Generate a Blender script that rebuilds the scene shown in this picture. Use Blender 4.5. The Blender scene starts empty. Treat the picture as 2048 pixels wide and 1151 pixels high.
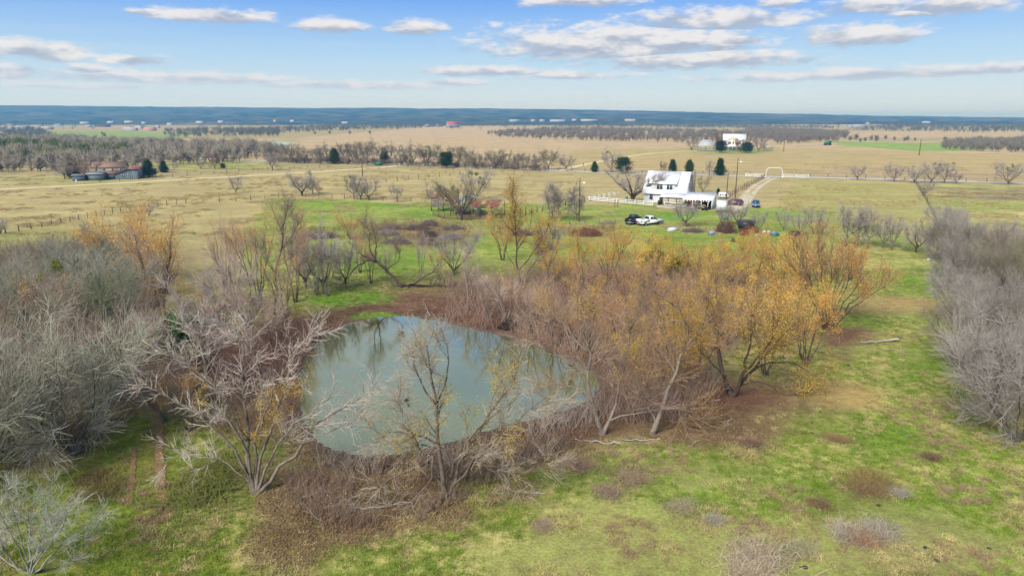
import bpy, math, random
import numpy as np
from mathutils import Vector
R = math.radians
D = bpy.data
scn = bpy.context.scene
col = scn.collection

# ------------------------------------------------------------------ camera
CAM_H, PITCH, FPX = 22.0, R(14.0), 1366.0       # focal length in px of a 2048 px wide picture
cam_d = D.cameras.new('camera'); cam = D.objects.new('camera', cam_d); col.objects.link(cam)
cam.location = (0, 0, CAM_H); cam.rotation_euler = (R(90) - PITCH, 0, 0)
cam_d.sensor_width = 36; cam_d.lens = 36 * FPX / 2048
cam_d.clip_start = 0.1; cam_d.clip_end = 60000
scn.camera = cam

# ------------------------------------------------------------------ light + exposure
SUN_AZ, SUN_EL = R(215), R(42)                  # clockwise from +Y: behind the camera, to the left
vs = scn.view_settings
vs.view_transform = 'Standard'; vs.look = 'None'; vs.exposure = 0.78; vs.gamma = 1; vs.use_curve_mapping = False
sun_d = D.lights.new('sun', 'SUN'); sun = D.objects.new('sun', sun_d); col.objects.link(sun)
sun_d.energy = 3.6; sun_d.angle = R(34); sun_d.color = (1.0, 0.965, 0.90)
sd = Vector((math.sin(SUN_AZ) * math.cos(SUN_EL), math.cos(SUN_AZ) * math.cos(SUN_EL), math.sin(SUN_EL)))
sun.rotation_euler = (-sd).to_track_quat('-Z', 'Y').to_euler()
sun.location = sd * 200

# ------------------------------------------------------------------ picture -> place
CP, SP = math.cos(PITCH), math.sin(PITCH)
def ray(px, py):
    u, v = (px - 1024) / FPX, (py - 575.5) / FPX
    return np.array([u, CP - v * SP, -SP - v * CP])
def G(px, py, z=0.0):
    d = ray(px, py); t = (z - CAM_H) / d[2]
    return np.array([0, 0, CAM_H]) + d * t
def onplane(px, py, Y):
    d = ray(px, py); return np.array([0, 0, CAM_H]) + d * (Y / d[1])
def proj(x, y, z=0.0):
    x = np.asarray(x, float); y = np.asarray(y, float)
    dz = z - CAM_H
    depth = y * CP - dz * SP; up = y * SP + dz * CP
    dd = np.maximum(depth, 1e-3)
    return 1024 + FPX * x / dd, 575.5 - FPX * up / dd, depth
def top_of(px, py, ytop):
    b = G(px, py); return onplane(px, ytop, b[1])[2]
def lin(c):
    c = np.asarray(c, float) / 255.0
    return np.where(c <= 0.04045, c / 12.92, ((c + 0.055) / 1.055) ** 2.4)
KALB = 0.72
def S(r, g, b, k=None):
    v = lin((r, g, b)) * (KALB if k is None else k); return (float(v[0]), float(v[1]), float(v[2]), 1.0)

# ------------------------------------------------------------------ node helpers
class NT:
    def __init__(s, tree): s.t = tree; s.n = tree.nodes; s.l = tree.links
    def new(s, typ, **kw):
        n = s.n.new(typ)
        for k, v in kw.items(): setattr(n, k, v)
        return n
    def link(s, a, b): s.l.new(a, b)
    def put(s, sock, v):
        if isinstance(v, bpy.types.NodeSocket): s.l.new(v, sock)
        elif v is not None: sock.default_value = v
    def m(s, op, a, b=None, c=None, clamp=False):
        n = s.new('ShaderNodeMath', operation=op); n.use_clamp = clamp
        s.put(n.inputs[0], a); s.put(n.inputs[1], b); s.put(n.inputs[2], c); return n.outputs[0]
    def vm(s, op, a, b=None):
        n = s.new('ShaderNodeVectorMath', operation=op)
        s.put(n.inputs[0], a)
        if b is not None: s.put(n.inputs[1], b)
        return n.outputs['Value'] if op in ('LENGTH', 'DOT_PRODUCT', 'DISTANCE') else n.outputs[0]
    def mix(s, f, a, b, blend='MIX'):
        n = s.new('ShaderNodeMix', data_type='RGBA', blend_type=blend)
        s.put(n.inputs[0], f); s.put(n.inputs[6], a); s.put(n.inputs[7], b); return n.outputs[2]
    def noise(s, vec, scale, detail=3, rough=0.55, out='Fac'):
        n = s.new('ShaderNodeTexNoise'); s.put(n.inputs['Vector'], vec)
        n.inputs['Scale'].default_value = scale; n.inputs['Detail'].default_value = detail
        n.inputs['Roughness'].default_value = rough; return n.outputs[out]
    def smooth(s, x, a, b, lo=0.0, hi=1.0):
        n = s.new('ShaderNodeMapRange', interpolation_type='SMOOTHSTEP')
        s.put(n.inputs[0], x); n.inputs[1].default_value = a; n.inputs[2].default_value = b
        n.inputs[3].default_value = lo; n.inputs[4].default_value = hi; return n.outputs[0]
    def ramp(s, f, stops):
        n = s.new('ShaderNodeValToRGB'); s.put(n.inputs[0], f); e = n.color_ramp.elements
        while len(e) < len(stops): e.new(0.5)
        for i, (p, c) in enumerate(stops): e[i].position = p; e[i].color = c
        return n.outputs[0]

# ------------------------------------------------------------------ sky (world): NISHITA graded bluer, drifting cumulus
w = D.worlds.new('World'); scn.world = w; w.use_nodes = True; w.cycles.sampling_method = 'NONE'
W = NT(w.node_tree); W.n.clear()
sky = W.new('ShaderNodeTexSky', sky_type='NISHITA'); sky.sun_disc = False
sky.sun_elevation = SUN_EL; sky.sun_rotation = SUN_AZ; sky.altitude = 150
sky.air_density = 1.2; sky.dust_density = 0.4; sky.ozone_density = 3.0
SKY_STR = 0.1
dirv = W.new('ShaderNodeTexCoord').outputs['Generated']
sep = W.new('ShaderNodeSeparateXYZ'); W.link(dirv, sep.inputs[0])
el = W.m('MULTIPLY', W.m('ARCSINE', sep.outputs[2]), 180 / math.pi)
az = W.m('MULTIPLY', W.m('ARCTAN2', sep.outputs[0], sep.outputs[1]), 180 / math.pi)
pv = W.new('ShaderNodeCombineXYZ'); W.link(az, pv.inputs[0]); W.link(el, pv.inputs[1]); pv = pv.outputs[0]
grad = W.ramp(W.m('DIVIDE', el, 60.0, clamp=True), [
    (0.0, (0.74, 0.82, 0.86, 1)), (0.03, (0.66, 0.79, 0.88, 1)), (0.08, (0.44, 0.67, 0.94, 1)),
    (0.15, (0.15, 0.38, 0.95, 1)), (0.4, (0.10, 0.28, 0.76, 1)), (1.0, (0.08, 0.21, 0.62, 1))])
nis = W.mix(1.0, sky.outputs[0], (SKY_STR, SKY_STR, SKY_STR, 1), 'MULTIPLY')
base = W.mix(0.85, nis, grad)
# clouds seen in the picture: (centre px, centre py, half width px, half height px)
def azel(px, py):
    d = ray(px, py); return math.degrees(math.atan2(d[0], d[1])), math.degrees(math.atan2(d[2], math.hypot(d[0], d[1])))
CL = [(1235, 92, 335, 52), (1395, 124, 250, 28), (1160, 5, 150, 14), (1430, 44, 200, 30), (1725, 15, 75, 26), (1715, 75, 120, 30),
      (1915, 10, 90, 26), (1560, 8, 50, 12), (665, 54, 75, 20), (835, 58, 66, 20), (420, 34, 130, 17), (295, 26, 45, 9), (60, 102, 120, 24),
      (262, 121, 60, 13), (180, 140, 40, 12), (20, 145, 50, 20), (350, 158, 300, 17), (700, 172, 260, 13), (980, 145, 170, 15), (910, 166, 90, 10),
      (1150, 152, 140, 12), (1700, 152, 330, 16), (1950, 142, 220, 14), (130, 172, 160, 9), (1480, 82, 60, 14), (1820, 30, 40, 8)]
wn = W.new('ShaderNodeTexNoise'); W.put(wn.inputs['Vector'], W.vm('MULTIPLY', pv, (0.34, 0.95, 1))); wn.inputs['Scale'].default_value = 1.0
wn.inputs['Detail'].default_value = 5; wn.inputs['Roughness'].default_value = 0.58
F = None
for (cx, cy, hw, hh) in CL:
    a, e = azel(cx, cy); ra = hw / 23.8; re = hh / 23.8
    q = W.new('ShaderNodeSeparateXYZ'); W.link(W.vm('MULTIPLY', W.vm('SUBTRACT', pv, (a, e, 0)), (1 / ra, 1 / re, 0)), q.inputs[0])
    yy = W.m('MAXIMUM', q.outputs[1], W.m('MULTIPLY', q.outputs[1], -1.6))           # flat base, domed top
    dd = W.m('SQRT', W.m('ADD', W.m('MULTIPLY', q.outputs[0], q.outputs[0]), W.m('MULTIPLY', yy, yy)))
    if F is None: F = dd; VV = q.outputs[1]
    else:
        lt = W.m('LESS_THAN', dd, F); VV = W.m('MULTIPLY_ADD', lt, W.m('SUBTRACT', q.outputs[1], VV), VV); F = W.m('MINIMUM', F, dd)
F = W.m('SUBTRACT', 1.0, F)
wn2 = W.noise(W.vm('MULTIPLY', pv, (0.9, 2.6, 1)), 1.0, 4, 0.6)
nz = W.m('SUBTRACT', wn.outputs[0], 0.5)
Fn = W.m('ADD', F, W.m('ADD', W.m('MULTIPLY', nz, 1.6), W.m('MULTIPLY', W.m('SUBTRACT', wn2, 0.5), 1.1)))
Fn = W.m('MAXIMUM', Fn, -2.0)
inlow = W.smooth(el, 9.5, 12.0, 1.0, 0.0)
cm = W.m('MULTIPLY', W.smooth(Fn, -0.05, 0.60), W.m('MULTIPLY', inlow, 0.93))
# the same deck overhead and all round, outside the picture
plane = W.vm('DIVIDE', dirv, None); dn = plane.node
zc = W.m('MAXIMUM', sep.outputs[2], 0.05); cz = W.new('ShaderNodeCombineXYZ')
for i in range(3): W.link(zc, cz.inputs[i])
W.link(cz.outputs[0], dn.inputs[1])
gn = W.noise(plane, 0.85, 6, 0.6)
gm = W.m('MULTIPLY', W.smooth(gn, 0.33, 0.56), W.m('MULTIPLY', W.smooth(el, 9.5, 14.0), 0.9))
mask = W.m('MAXIMUM', cm, gm)
# thick and low in the cloud: grey-lilac base; thin and high: lit white
wns = W.noise(W.vm('MULTIPLY', W.vm('ADD', pv, (0.1, 0.55, 0)), (0.32, 0.95, 1)), 1.0, 5, 0.58)
shl = W.m('ADD', W.m('MULTIPLY', VV, -0.55), W.m('MULTIPLY', W.m('SUBTRACT', wns, wn.outputs[0]), 1.6)); shade = W.m('MULTIPLY_ADD', inlow, shl, W.m('MULTIPLY', W.m('SUBTRACT', 1.0, inlow), 0.2))
ccol = W.mix(W.smooth(shade, -0.30, 0.24), (0.87, 0.84, 0.83, 1), (0.42, 0.46, 0.56, 1))
lowc = W.mix(W.smooth(el, 0.5, 4.5), (0.66, 0.72, 0.83, 1), ccol)
skyc = W.mix(mask, base, lowc)
# thin veil of high streaks near the horizon
st = W.noise(W.vm('MULTIPLY', pv, (0.05, 1.7, 1)), 1.0, 4, 0.6)
veil = W.m('MULTIPLY', W.smooth(st, 0.45, 0.75), W.smooth(el, 0.3, 2.5, 1.0, 0.45))
veil = W.m('MULTIPLY', veil, W.smooth(el, 4.0, 8.0, 0.55, 0.1))
skyc = W.mix(veil, skyc, (0.66, 0.71, 0.79, 1))
bg = W.new('ShaderNodeBackground'); W.link(skyc, bg.inputs[0]); bg.inputs[1].default_value = 0.60
out = W.new('ShaderNodeOutputWorld'); W.link(bg.outputs[0], out.inputs[0])

# ------------------------------------------------------------------ render settings
scn.render.engine = 'CYCLES'
cy = scn.cycles
cy.max_bounces = 3; cy.diffuse_bounces = 2; cy.glossy_bounces = 2; cy.transmission_bounces = 2; cy.transparent_max_bounces = 8
cy.volume_bounces = 0; cy.caustics_reflective = False; cy.caustics_refractive = False

# ------------------------------------------------------------------ tagging
def tag(o, label=None, cat=None, group=None, kind=None):
    if label: o['label'] = label
    if cat: o['category'] = cat
    if group: o['group'] = group
    if kind: o['kind'] = kind
    return o
def empty(name, loc, rz=0.0, label=None, cat=None, group=None):
    o = D.objects.new(name, None); col.objects.link(o); o.location = [float(v) for v in loc]; o.rotation_euler = (0, 0, rz)
    o.empty_display_size = 0.3
    return tag(o, label, cat, group)
def link(name, mesh, parent=None, mat=None, color=None, loc=None):
    o = D.objects.new(name, mesh); col.objects.link(o); o.parent = parent
    if mat is not None and not mesh.materials: mesh.materials.append(mat)
    if color is not None: o.color = tuple(color) if len(color) == 4 else (*color, 1)
    if loc is not None: o.location = [float(v) for v in loc]
    return o

# ------------------------------------------------------------------ mesh builder
class MB:
    def __init__(s): s.v = []; s.f = []; s.nv = 0
    def add(s, v, f):
        v = np.asarray(v, np.float32).reshape(-1, 3); f = np.asarray(f, np.int32)
        s.v.append(v); s.f.append(f + s.nv); s.nv += len(v); return s
    def box(s, c, size, rz=0.0, taper=1.0, rx=0.0):
        x, y, z = np.array(size) / 2.0
        v = np.array([(-x, -y, -z), (x, -y, -z), (x, y, -z), (-x, y, -z), (-x * taper, -y * taper, z), (x * taper, -y * taper, z), (x * taper, y * taper, z), (-x * taper, y * taper, z)])
        if rx: c_, s_ = math.cos(rx), math.sin(rx); v = v @ np.array([[1, 0, 0], [0, c_, -s_], [0, s_, c_]]).T
        if rz: c_, s_ = math.cos(rz), math.sin(rz); v = v @ np.array([[c_, -s_, 0], [s_, c_, 0], [0, 0, 1]]).T
        return s.add(v + np.array(c), [(0, 3, 2, 1), (4, 5, 6, 7), (0, 1, 5, 4), (1, 2, 6, 5), (2, 3, 7, 6), (3, 0, 4, 7)])
    def bb(s, x0, x1, y0, y1, z0, z1): return s.box(((x0 + x1) / 2, (y0 + y1) / 2, (z0 + z1) / 2), (x1 - x0, y1 - y0, z1 - z0))
    def poly_prism(s, pts, off):
        """planar polygon pts extruded by vector off"""
        p = np.array(pts, float); n = len(p); o = np.array(off, float)
        s.v.append(np.vstack([p, p + o]).astype(np.float32)); b = s.nv; s.nv += 2 * n
        for i in range(n): s.f.append(np.array([[b + i, b + (i + 1) % n, b + n + (i + 1) % n, b + n + i]], np.int32))
        s.f.append(('n', [b + i for i in range(n)][::-1])); s.f.append(('n', [b + n + i for i in range(n)])); return s
    def bar(s, a, b, r, k=4, r2=None):
        a = np.array(a, float); b = np.array(b, float)
        v, f = tubes(np.array([[a, b]]), np.array([[r, r if r2 is None else r2]]), k); s.add(v, f)
        if k == 4: s.add(v[4:8], [(0, 1, 2, 3)]); s.add(v[0:4], [(3, 2, 1, 0)])
        return s
    def mesh(s, name, smooth=False):
        me = D.meshes.new(name); V = np.vstack(s.v)
        lv = []; ls = []; pos = 0; tot = []
        for f in s.f:
            if isinstance(f, tuple): lv.append(np.array(f[1], np.int32)); tot.append(np.array([len(f[1])], np.int32))
            else: lv.append(f.reshape(-1)); tot.append(np.full(len(f), f.shape[1], np.int32))
        lv = np.concatenate(lv); tot = np.concatenate(tot); st = np.concatenate([[0], np.cumsum(tot)[:-1]]).astype(np.int32)
        me.vertices.add(len(V)); me.vertices.foreach_set('co', V.reshape(-1))
        me.loops.add(len(lv)); me.loops.foreach_set('vertex_index', lv)
        me.polygons.add(len(tot)); me.polygons.foreach_set('loop_start', st); me.polygons.foreach_set('loop_total', tot)
        if smooth: me.polygons.foreach_set('use_smooth', np.ones(len(tot), bool))
        me.update(calc_edges=True); me.validate(); return me
    def build(s, name, mat, parent=None, color=None, smooth=False): return link(name, s.mesh(name, smooth), parent, mat, color)

def tubes(P, Rr, k=3, tip=False):
    """P (N,S+1,3) polylines, Rr (N,S+1) radii -> verts, faces"""
    N, S1, _ = P.shape
    T = np.gradient(P, axis=1) if S1 > 1 else np.zeros_like(P)
    T /= np.linalg.norm(T, axis=2, keepdims=True) + 1e-9
    ref = np.where(np.abs(T[:, :1, 2:3]) > 0.8, np.array([1.0, 0.2, 0.1]), np.array([0.1, 0.2, 1.0]))
    ref = np.repeat(ref, S1, axis=1)
    U = np.cross(T, ref); U /= np.linalg.norm(U, axis=2, keepdims=True) + 1e-9
    Vv = np.cross(T, U)
    an = np.arange(k) * 2 * math.pi / k + math.pi / 4
    ring = P[:, :, None, :] + Rr[:, :, None, None] * (np.cos(an)[None, None, :, None] * U[:, :, None, :] + np.sin(an)[None, None, :, None] * Vv[:, :, None, :])
    idx = np.arange(N * S1 * k).reshape(N, S1, k)
    a = idx[:, :-1]; b = idx[:, 1:]
    f = np.stack([a, np.roll(a, -1, 2), np.roll(b, -1, 2), b], axis=-1).reshape(-1, 4)
    return ring.reshape(-1, 3), f

def vnoise(x, y, seed=0):
    """smooth value noise, -1..1"""
    x = np.asarray(x, float); y = np.asarray(y, float)
    xi = np.floor(x).astype(np.int64); yi = np.floor(y).astype(np.int64); fx = x - xi; fy = y - yi
    fx = fx * fx * (3 - 2 * fx); fy = fy * fy * (3 - 2 * fy)
    def h(a, b):
        n = (a * 374761393 + b * 668265263 + seed * 1442695041) & 0xffffffff
        n = ((n ^ (n >> 13)) * 1274126177) & 0xffffffff
        return ((n ^ (n >> 16)) & 0xffff) / 32767.5 - 1
    return (h(xi, yi) * (1 - fx) + h(xi + 1, yi) * fx) * (1 - fy) + (h(xi, yi + 1) * (1 - fx) + h(xi + 1, yi + 1) * fx) * fy
def inpoly(x, y, poly):
    c = np.zeros(np.shape(x), bool); n = len(poly)
    for i in range(n):
        x1, y1 = poly[i]; x2, y2 = poly[(i + 1) % n]
        if y1 == y2: continue
        k = ((y1 > y) != (y2 > y)) & (x < (x2 - x1) * (y - y1) / (y2 - y1) + x1); c ^= k
    return c
def polydist(x, y, pts, closed=False):
    d = np.full(np.shape(x), 1e9); n = len(pts)
    for i in range(n if closed else n - 1):
        ax, ay = pts[i][:2]; bx, by = pts[(i + 1) % n][:2]
        L = (bx - ax) ** 2 + (by - ay) ** 2 + 1e-9
        t = np.clip(((x - ax) * (bx - ax) + (y - ay) * (by - ay)) / L, 0, 1)
        d = np.minimum(d, np.hypot(x - ax - t * (bx - ax), y - ay - t * (by - ay)))
    return d

# ------------------------------------------------------------------ materials
MATS = {}
def mat(name, base=(0.5, 0.5, 0.5, 1), rough=0.8, var=0.0, vscale=2.0, objcol=False, metallic=0.0, spec=0.3, rnd=0.0, bump=0.0, bscale=10.0, obj_space=False, stain=None, sscale=1.0, transl=0.0, emit=0.0):
    if name in MATS: return MATS[name]
    m = D.materials.new(name); m.use_nodes = True; t = NT(m.node_tree)
    p = t.n['Principled BSDF']; p.inputs['Roughness'].default_value = rough; p.inputs['Metallic'].default_value = metallic
    p.inputs['Specular IOR Level'].default_value = spec
    c = None
    if objcol: c = t.new('ShaderNodeObjectInfo').outputs['Color']
    else:
        rgb = t.new('ShaderNodeRGB'); rgb.outputs[0].default_value = base; c = rgb.outputs[0]
    pos = t.new('ShaderNodeTexCoord').outputs['Object'] if obj_space else t.new('ShaderNodeNewGeometry').outputs['Position']
    if stain is not None:
        sf = t.smooth(t.noise(pos, sscale, 5, 0.65), 0.45, 0.68)
        c = t.mix(sf, c, stain)
    if var:
        nf = t.noise(pos, vscale, 4, 0.6); k = t.m('MULTIPLY_ADD', nf, 2 * var, 1 - var)
        cc = t.new('ShaderNodeCombineXYZ'); [t.link(k, cc.inputs[i]) for i in range(3)]
        c = t.mix(1.0, c, cc.outputs[0], 'MULTIPLY')
    if rnd:
        r = t.new('ShaderNodeObjectInfo').outputs['Random']; k = t.m('MULTIPLY_ADD', r, 2 * rnd, 1 - rnd)
        cc = t.new('ShaderNodeCombineXYZ'); [t.link(k, cc.inputs[i]) for i in range(3)]
        c = t.mix(1.0, c, cc.outputs[0], 'MULTIPLY')
    t.link(c, p.inputs['Base Color'])
    if bump:
        b = t.new('ShaderNodeBump'); b.inputs['Strength'].default_value = bump; t.link(t.noise(pos, bscale, 3), b.inputs['Height']); t.link(b.outputs[0], p.inputs['Normal'])
    if emit:
        t.link(c, p.inputs['Emission Color']); p.inputs['Emission Strength'].default_value = emit
    if transl:
        tr = t.new('ShaderNodeBsdfTranslucent'); t.link(c, tr.inputs[0]); mx = t.new('ShaderNodeMixShader'); mx.inputs[0].default_value = transl
        t.link(p.outputs[0], mx.inputs[1]); t.link(tr.outputs[0], mx.inputs[2]); t.link(mx.outputs[0], t.n['Material Output'].inputs[0])
    MATS[name] = m; return m
# ================================================================== GROUND
WATER_Z = -0.8
POND_PX = [(760, 634), (800, 631), (870, 640), (935, 655), (1000, 672), (1060, 690), (1125, 712), (1182, 736), (1202, 765), (1186, 794), (1146, 815),
           (1100, 830), (1000, 850), (900, 886), (800, 906), (715, 908), (650, 893), (620, 860), (600, 810), (598, 750), (622, 700), (655, 668), (700, 645)]
_p0 = np.array([G(a, b, WATER_Z)[:2] for a, b in POND_PX])
def smooth_closed(p, it=2):
    for _ in range(it):
        q = np.roll(p, -1, 0); p = np.stack([0.75 * p + 0.25 * q, 0.25 * p + 0.75 * q], 1).reshape(-1, 2)
    return p
POND = smooth_closed(_p0, 3)
_r = np.random.default_rng(5)
POND = POND + 0.18 * np.stack([vnoise(POND[:, 0] * 0.8, POND[:, 1] * 0.8, 3), vnoise(POND[:, 0] * 0.8, POND[:, 1] * 0.8, 4)], 1)
def ground_z(x, y):
    x = np.asarray(x, float); y = np.asarray(y, float)
    z = np.zeros(np.broadcast(x, y).shape)
    near = np.clip((118 - y) / 25, 0, 1) * np.clip((85 - np.abs(x)) / 20, 0, 1)
    z = z + near * (0.10 * vnoise(x * 0.13, y * 0.13, 1) + 0.035 * vnoise(x * 0.6, y * 0.6, 2))
    sel = (np.abs(x - 0) < 60) & (y > 25) & (y < 100)
    if np.any(sel):
        d = np.where(sel, polydist(x, y, POND, True), 1e3)
        ins = inpoly(x, y, POND)
        t = np.clip(d / 7.0, 0, 1); t = t * t * (3 - 2 * t)
        bank = WATER_Z + (z - WATER_Z) * (0.06 + 0.94 * t) * 1.0
        z = np.where(sel & ~ins, np.where(d < 7, bank, z), z)
        z = np.where(sel & ins, WATER_Z - 0.03 - np.clip(d * 0.25, 0, 1.2), z)
    return z
def gz(x, y): return float(ground_z(np.array([x]), np.array([y]))[0])
def GZ(px, py):
    p = G(px, py)
    for _ in range(3): p = G(px, py, gz(p[0], p[1]))
    return p

def axis(lo, hi, d0, c0, c1, g):
    a = list(np.arange(c0, c1 + d0 / 2, d0)); d = d0; x = a[-1]
    while x < hi: d = min(d * g, 900); x += d; a.append(x)
    d = d0; x = c0; b = []
    while x > lo: d = min(d * g, 900); x -= d; b.append(x)
    return np.array(b[::-1] + a)
EXT = 14000.0
xs = axis(-EXT, EXT, 0.6, -48, 52, 1.05); ys = axis(-2500, EXT, 0.6, 24, 100, 1.035)
GX, GY = np.meshgrid(xs, ys)
gxf, gyf = GX.reshape(-1), GY.reshape(-1)
zf = ground_z(gxf, gyf)
# ---- albedo zones: two colours per place (ca, cb) that the material mottles together
TAN = (S(176, 163, 112), S(158, 150, 92)); NEAR = (S(136, 150, 56), S(176, 164, 102))
px, py, dep = proj(gxf, gyf)
wx = 1.0 + 0 * px
ca = np.tile(np.array(TAN[0]), (len(px), 1)); cb = np.tile(np.array(TAN[1]), (len(px), 1))
n1 = vnoise(gxf * 0.06, gyf * 0.06, 11); n2 = vnoise(gxf * 0.25, gyf * 0.25, 12); n3 = vnoise(gxf * 0.02, gyf * 0.02, 13)
pxw = px + (n2 * 14 + n1 * 22) * np.clip((py - 300) / 300, 0.05, 1.2); pyw = py + (vnoise(gxf * 0.25, gyf * 0.25, 22) * 7 + vnoise(gxf * 0.06, gyf * 0.06, 21) * 12) * np.clip((py - 300) / 300, 0.05, 1.2)
front = dep > 5
def blend(mk, a, b):
    mk = np.clip(mk, 0, 1) * front; ca[:] = ca * (1 - mk[:, None]) + np.array(a) * mk[:, None]; cb[:] = cb * (1 - mk[:, None]) + np.array(b) * mk[:, None]
def ell(cx, cy, rx, ry, a, b, s=1.0, soft=0.6):
    d = np.hypot((pxw - cx) / rx, (pyw - cy) / ry); blend(s * np.clip((1 - d) / soft, 0, 1), a, b)
def zone(poly, a, b, s=1.0): blend(s * inpoly(pxw, pyw, poly).astype(float), a, b)
def line(pts, wd, a, b, s=1.0):
    d = polydist(px, py, pts); blend(s * np.clip((wd - d) / (wd * 0.7), 0, 1), a, b)
def band(y0, y1, a, b, soft=8, s=1.0): blend(s * np.clip((pyw - y0) / soft, 0, 1) * np.clip((y1 - pyw) / soft, 0, 1), a, b)
# far distance
FARB = (S(92, 98, 78), S(112, 108, 84))
blend(np.clip((252 - py) / 4, 0, 1), *FARB)
# dry fields
DRY = (S(190, 170, 122), S(176, 158, 112))
zone([(600, 275), (880, 252), (1100, 254), (1420, 262), (2100, 262), (2100, 350), (1100, 338), (560, 318)], *DRY)
zone([(0, 285), (200, 280), (560, 276), (600, 290), (560, 322), (0, 330)], *DRY, 0.8)
zone([(1080, 243), (1780, 246), (1780, 260), (1100, 252)], S(176, 160, 112), S(160, 150, 104))
zone([(60, 262), (250, 262), (370, 268), (360, 277), (70, 280)], S(128, 168, 70), S(140, 160, 84), 0.9)
zone([(1660, 283), (1960, 286), (1990, 300), (1840, 303), (1680, 292)], S(132, 172, 66), S(146, 166, 80), 0.95)
zone([(1700, 276), (2048, 274), (2048, 281), (1700, 283)], S(150, 148, 100), S(166, 150, 108), 0.8)
zone([(1150, 300), (1500, 293), (2060, 312), (2060, 360), (1500, 340), (1090, 334)], S(180, 164, 104), S(166, 152, 90), 0.8)
zone([(1700, 330), (2060, 345), (2060, 363), (1700, 354), (1580, 346)], S(166, 146, 108), S(176, 158, 112), 0.7)
ell(1450, 302, 110, 9, S(120, 150, 62), S(140, 150, 80)); ell(1310, 305, 200, 8, S(164, 158, 88), S(176, 160, 100), 0.7)
# pasture between road and the meadow
zone([(-100, 372), (760, 334), (1200, 348), (2100, 368), (2100, 420), (-100, 470)], S(180, 166, 112), S(164, 154, 92))
ell(430, 330, 170, 16, S(140, 158, 66), S(168, 160, 96)); ell(160, 362, 220, 14, S(150, 154, 76), S(172, 160, 100), 0.7)
ell(150, 430, 330, 26, S(158, 156, 88), S(178, 164, 110), 0.7, 1.0); ell(330, 470, 180, 45, S(150, 154, 80), S(168, 156, 100), 0.8, 1.0)
ell(60, 480, 220, 40, S(146, 152, 72), S(160, 150, 88), 0.8)
zone([(1600, 362), (1830, 366), (1870, 470), (1700, 470), (1560, 400)], S(172, 164, 94), S(160, 158, 84), 0.9)
zone([(1840, 366), (2200, 372), (2200, 470), (1880, 470)], S(160, 164, 82), S(178, 168, 108))
zone([(1850, 374), (2200, 382), (2200, 402), (1920, 398), (1840, 386)], S(128, 112, 88), S(164, 156, 92), 0.85)
zone([(1845, 395), (2200, 408), (2200, 424), (1860, 414)], S(146, 168, 62), S(166, 166, 88), 0.8)
ell(2000, 455, 120, 14, S(150, 132, 100), S(166, 156, 96), 0.8)
# green meadow round the farmstead and behind the pond
zone([(540, 395), (860, 402), (1180, 410), (1500, 415), (1680, 420), (1880, 505), (1900, 640), (500, 640), (480, 470), (520, 420)], S(124, 154, 44), S(156, 158, 78))
ell(720, 408, 150, 10, S(112, 156, 36), S(132, 158, 52)); ell(800, 520, 150, 30, S(110, 152, 36), S(128, 150, 50)); ell(900, 425, 160, 14, S(110, 160, 34), S(140, 160, 64), 0.9)
ell(1330, 432, 130, 8, S(96, 160, 30), S(118, 160, 44)); ell(1260, 436, 40, 6, S(168, 150, 92), S(150, 150, 72), 0.8); ell(1560, 425, 90, 10, S(112, 160, 34), S(142, 160, 66))
ell(1380, 418, 130, 4.5, S(176, 150, 112), S(160, 144, 100), 0.9); ell(1420, 482, 170, 20, S(118, 152, 44), S(140, 152, 60)); ell(1200, 480, 120, 20, S(150, 140, 70), S(160, 136, 76), 0.8)
ell(850, 465, 130, 32, S(140, 124, 86), S(122, 106, 82), 0.9); ell(640, 468, 80, 14, S(132, 116, 84), S(140, 140, 66), 0.8); ell(1170, 462, 60, 10, S(138, 92, 66), S(120, 84, 62))
ell(1040, 470, 90, 20, S(130, 116, 90), S(150, 140, 70), 0.7)
# near pasture
band(545, 3000, *NEAR, soft=50)
zone([(1640, 480), (1900, 505), (1960, 640), (1990, 800), (2100, 1200), (1000, 1200), (1400, 920), (1640, 760)], S(128, 148, 52), S(168, 160, 92))
for (cx, cy, rx, ry, s) in [(1760, 870, 110, 50, 0.9), (1660, 990, 170, 45, 0.9), (1800, 560, 110, 40, 0.6), (1540, 960, 220, 40, 0.6), (1850, 720, 110, 50, 0.6), (1780, 640, 110, 26, 0.7), (1250, 930, 150, 36, 0.6), (1970, 990, 140, 80, 0.5), (1830, 1010, 90, 30, 0.5), (1420, 990, 100, 26, 0.5)]:
    ell(cx, cy, rx * 1.1, ry * 1.1, S(106, 156, 36), S(128, 152, 52), s, 1.0)
for (cx, cy, rx, ry, s) in [(1450, 1080, 360, 100, 1.0), (1750, 1110, 330, 80, 0.9), (1250, 1030, 190, 70, 0.85), (1860, 1050, 180, 70, 0.7), (1430, 950, 170, 40, 0.75), (1150, 1120, 240, 70, 0.9), (1950, 1090, 180, 60, 0.85), (1850, 620, 60, 40, 0.5), (1880, 880, 90, 60, 0.5), (1330, 920, 110, 26, 0.6)]:
    ell(cx, cy, rx * 1.1, ry * 1.1, S(172, 164, 98), S(132, 150, 60), s, 1.0)
ell(1680, 785, 110, 34, S(176, 148, 88), S(160, 146, 80), 0.95); ell(1790, 610, 120, 22, S(170, 142, 90), S(156, 144, 84), 0.9)
ell(1740, 970, 120, 60, S(128, 116, 66), S(112, 120, 44), 0.7); ell(1700, 690, 80, 24, S(140, 124, 84), S(130, 140, 60), 0.8); ell(1680, 720, 60, 26, S(120, 120, 60), S(134, 138, 60), 0.6)
ell(1960, 820, 60, 80, S(112, 118, 52), S(130, 130, 66), 0.6)
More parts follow.
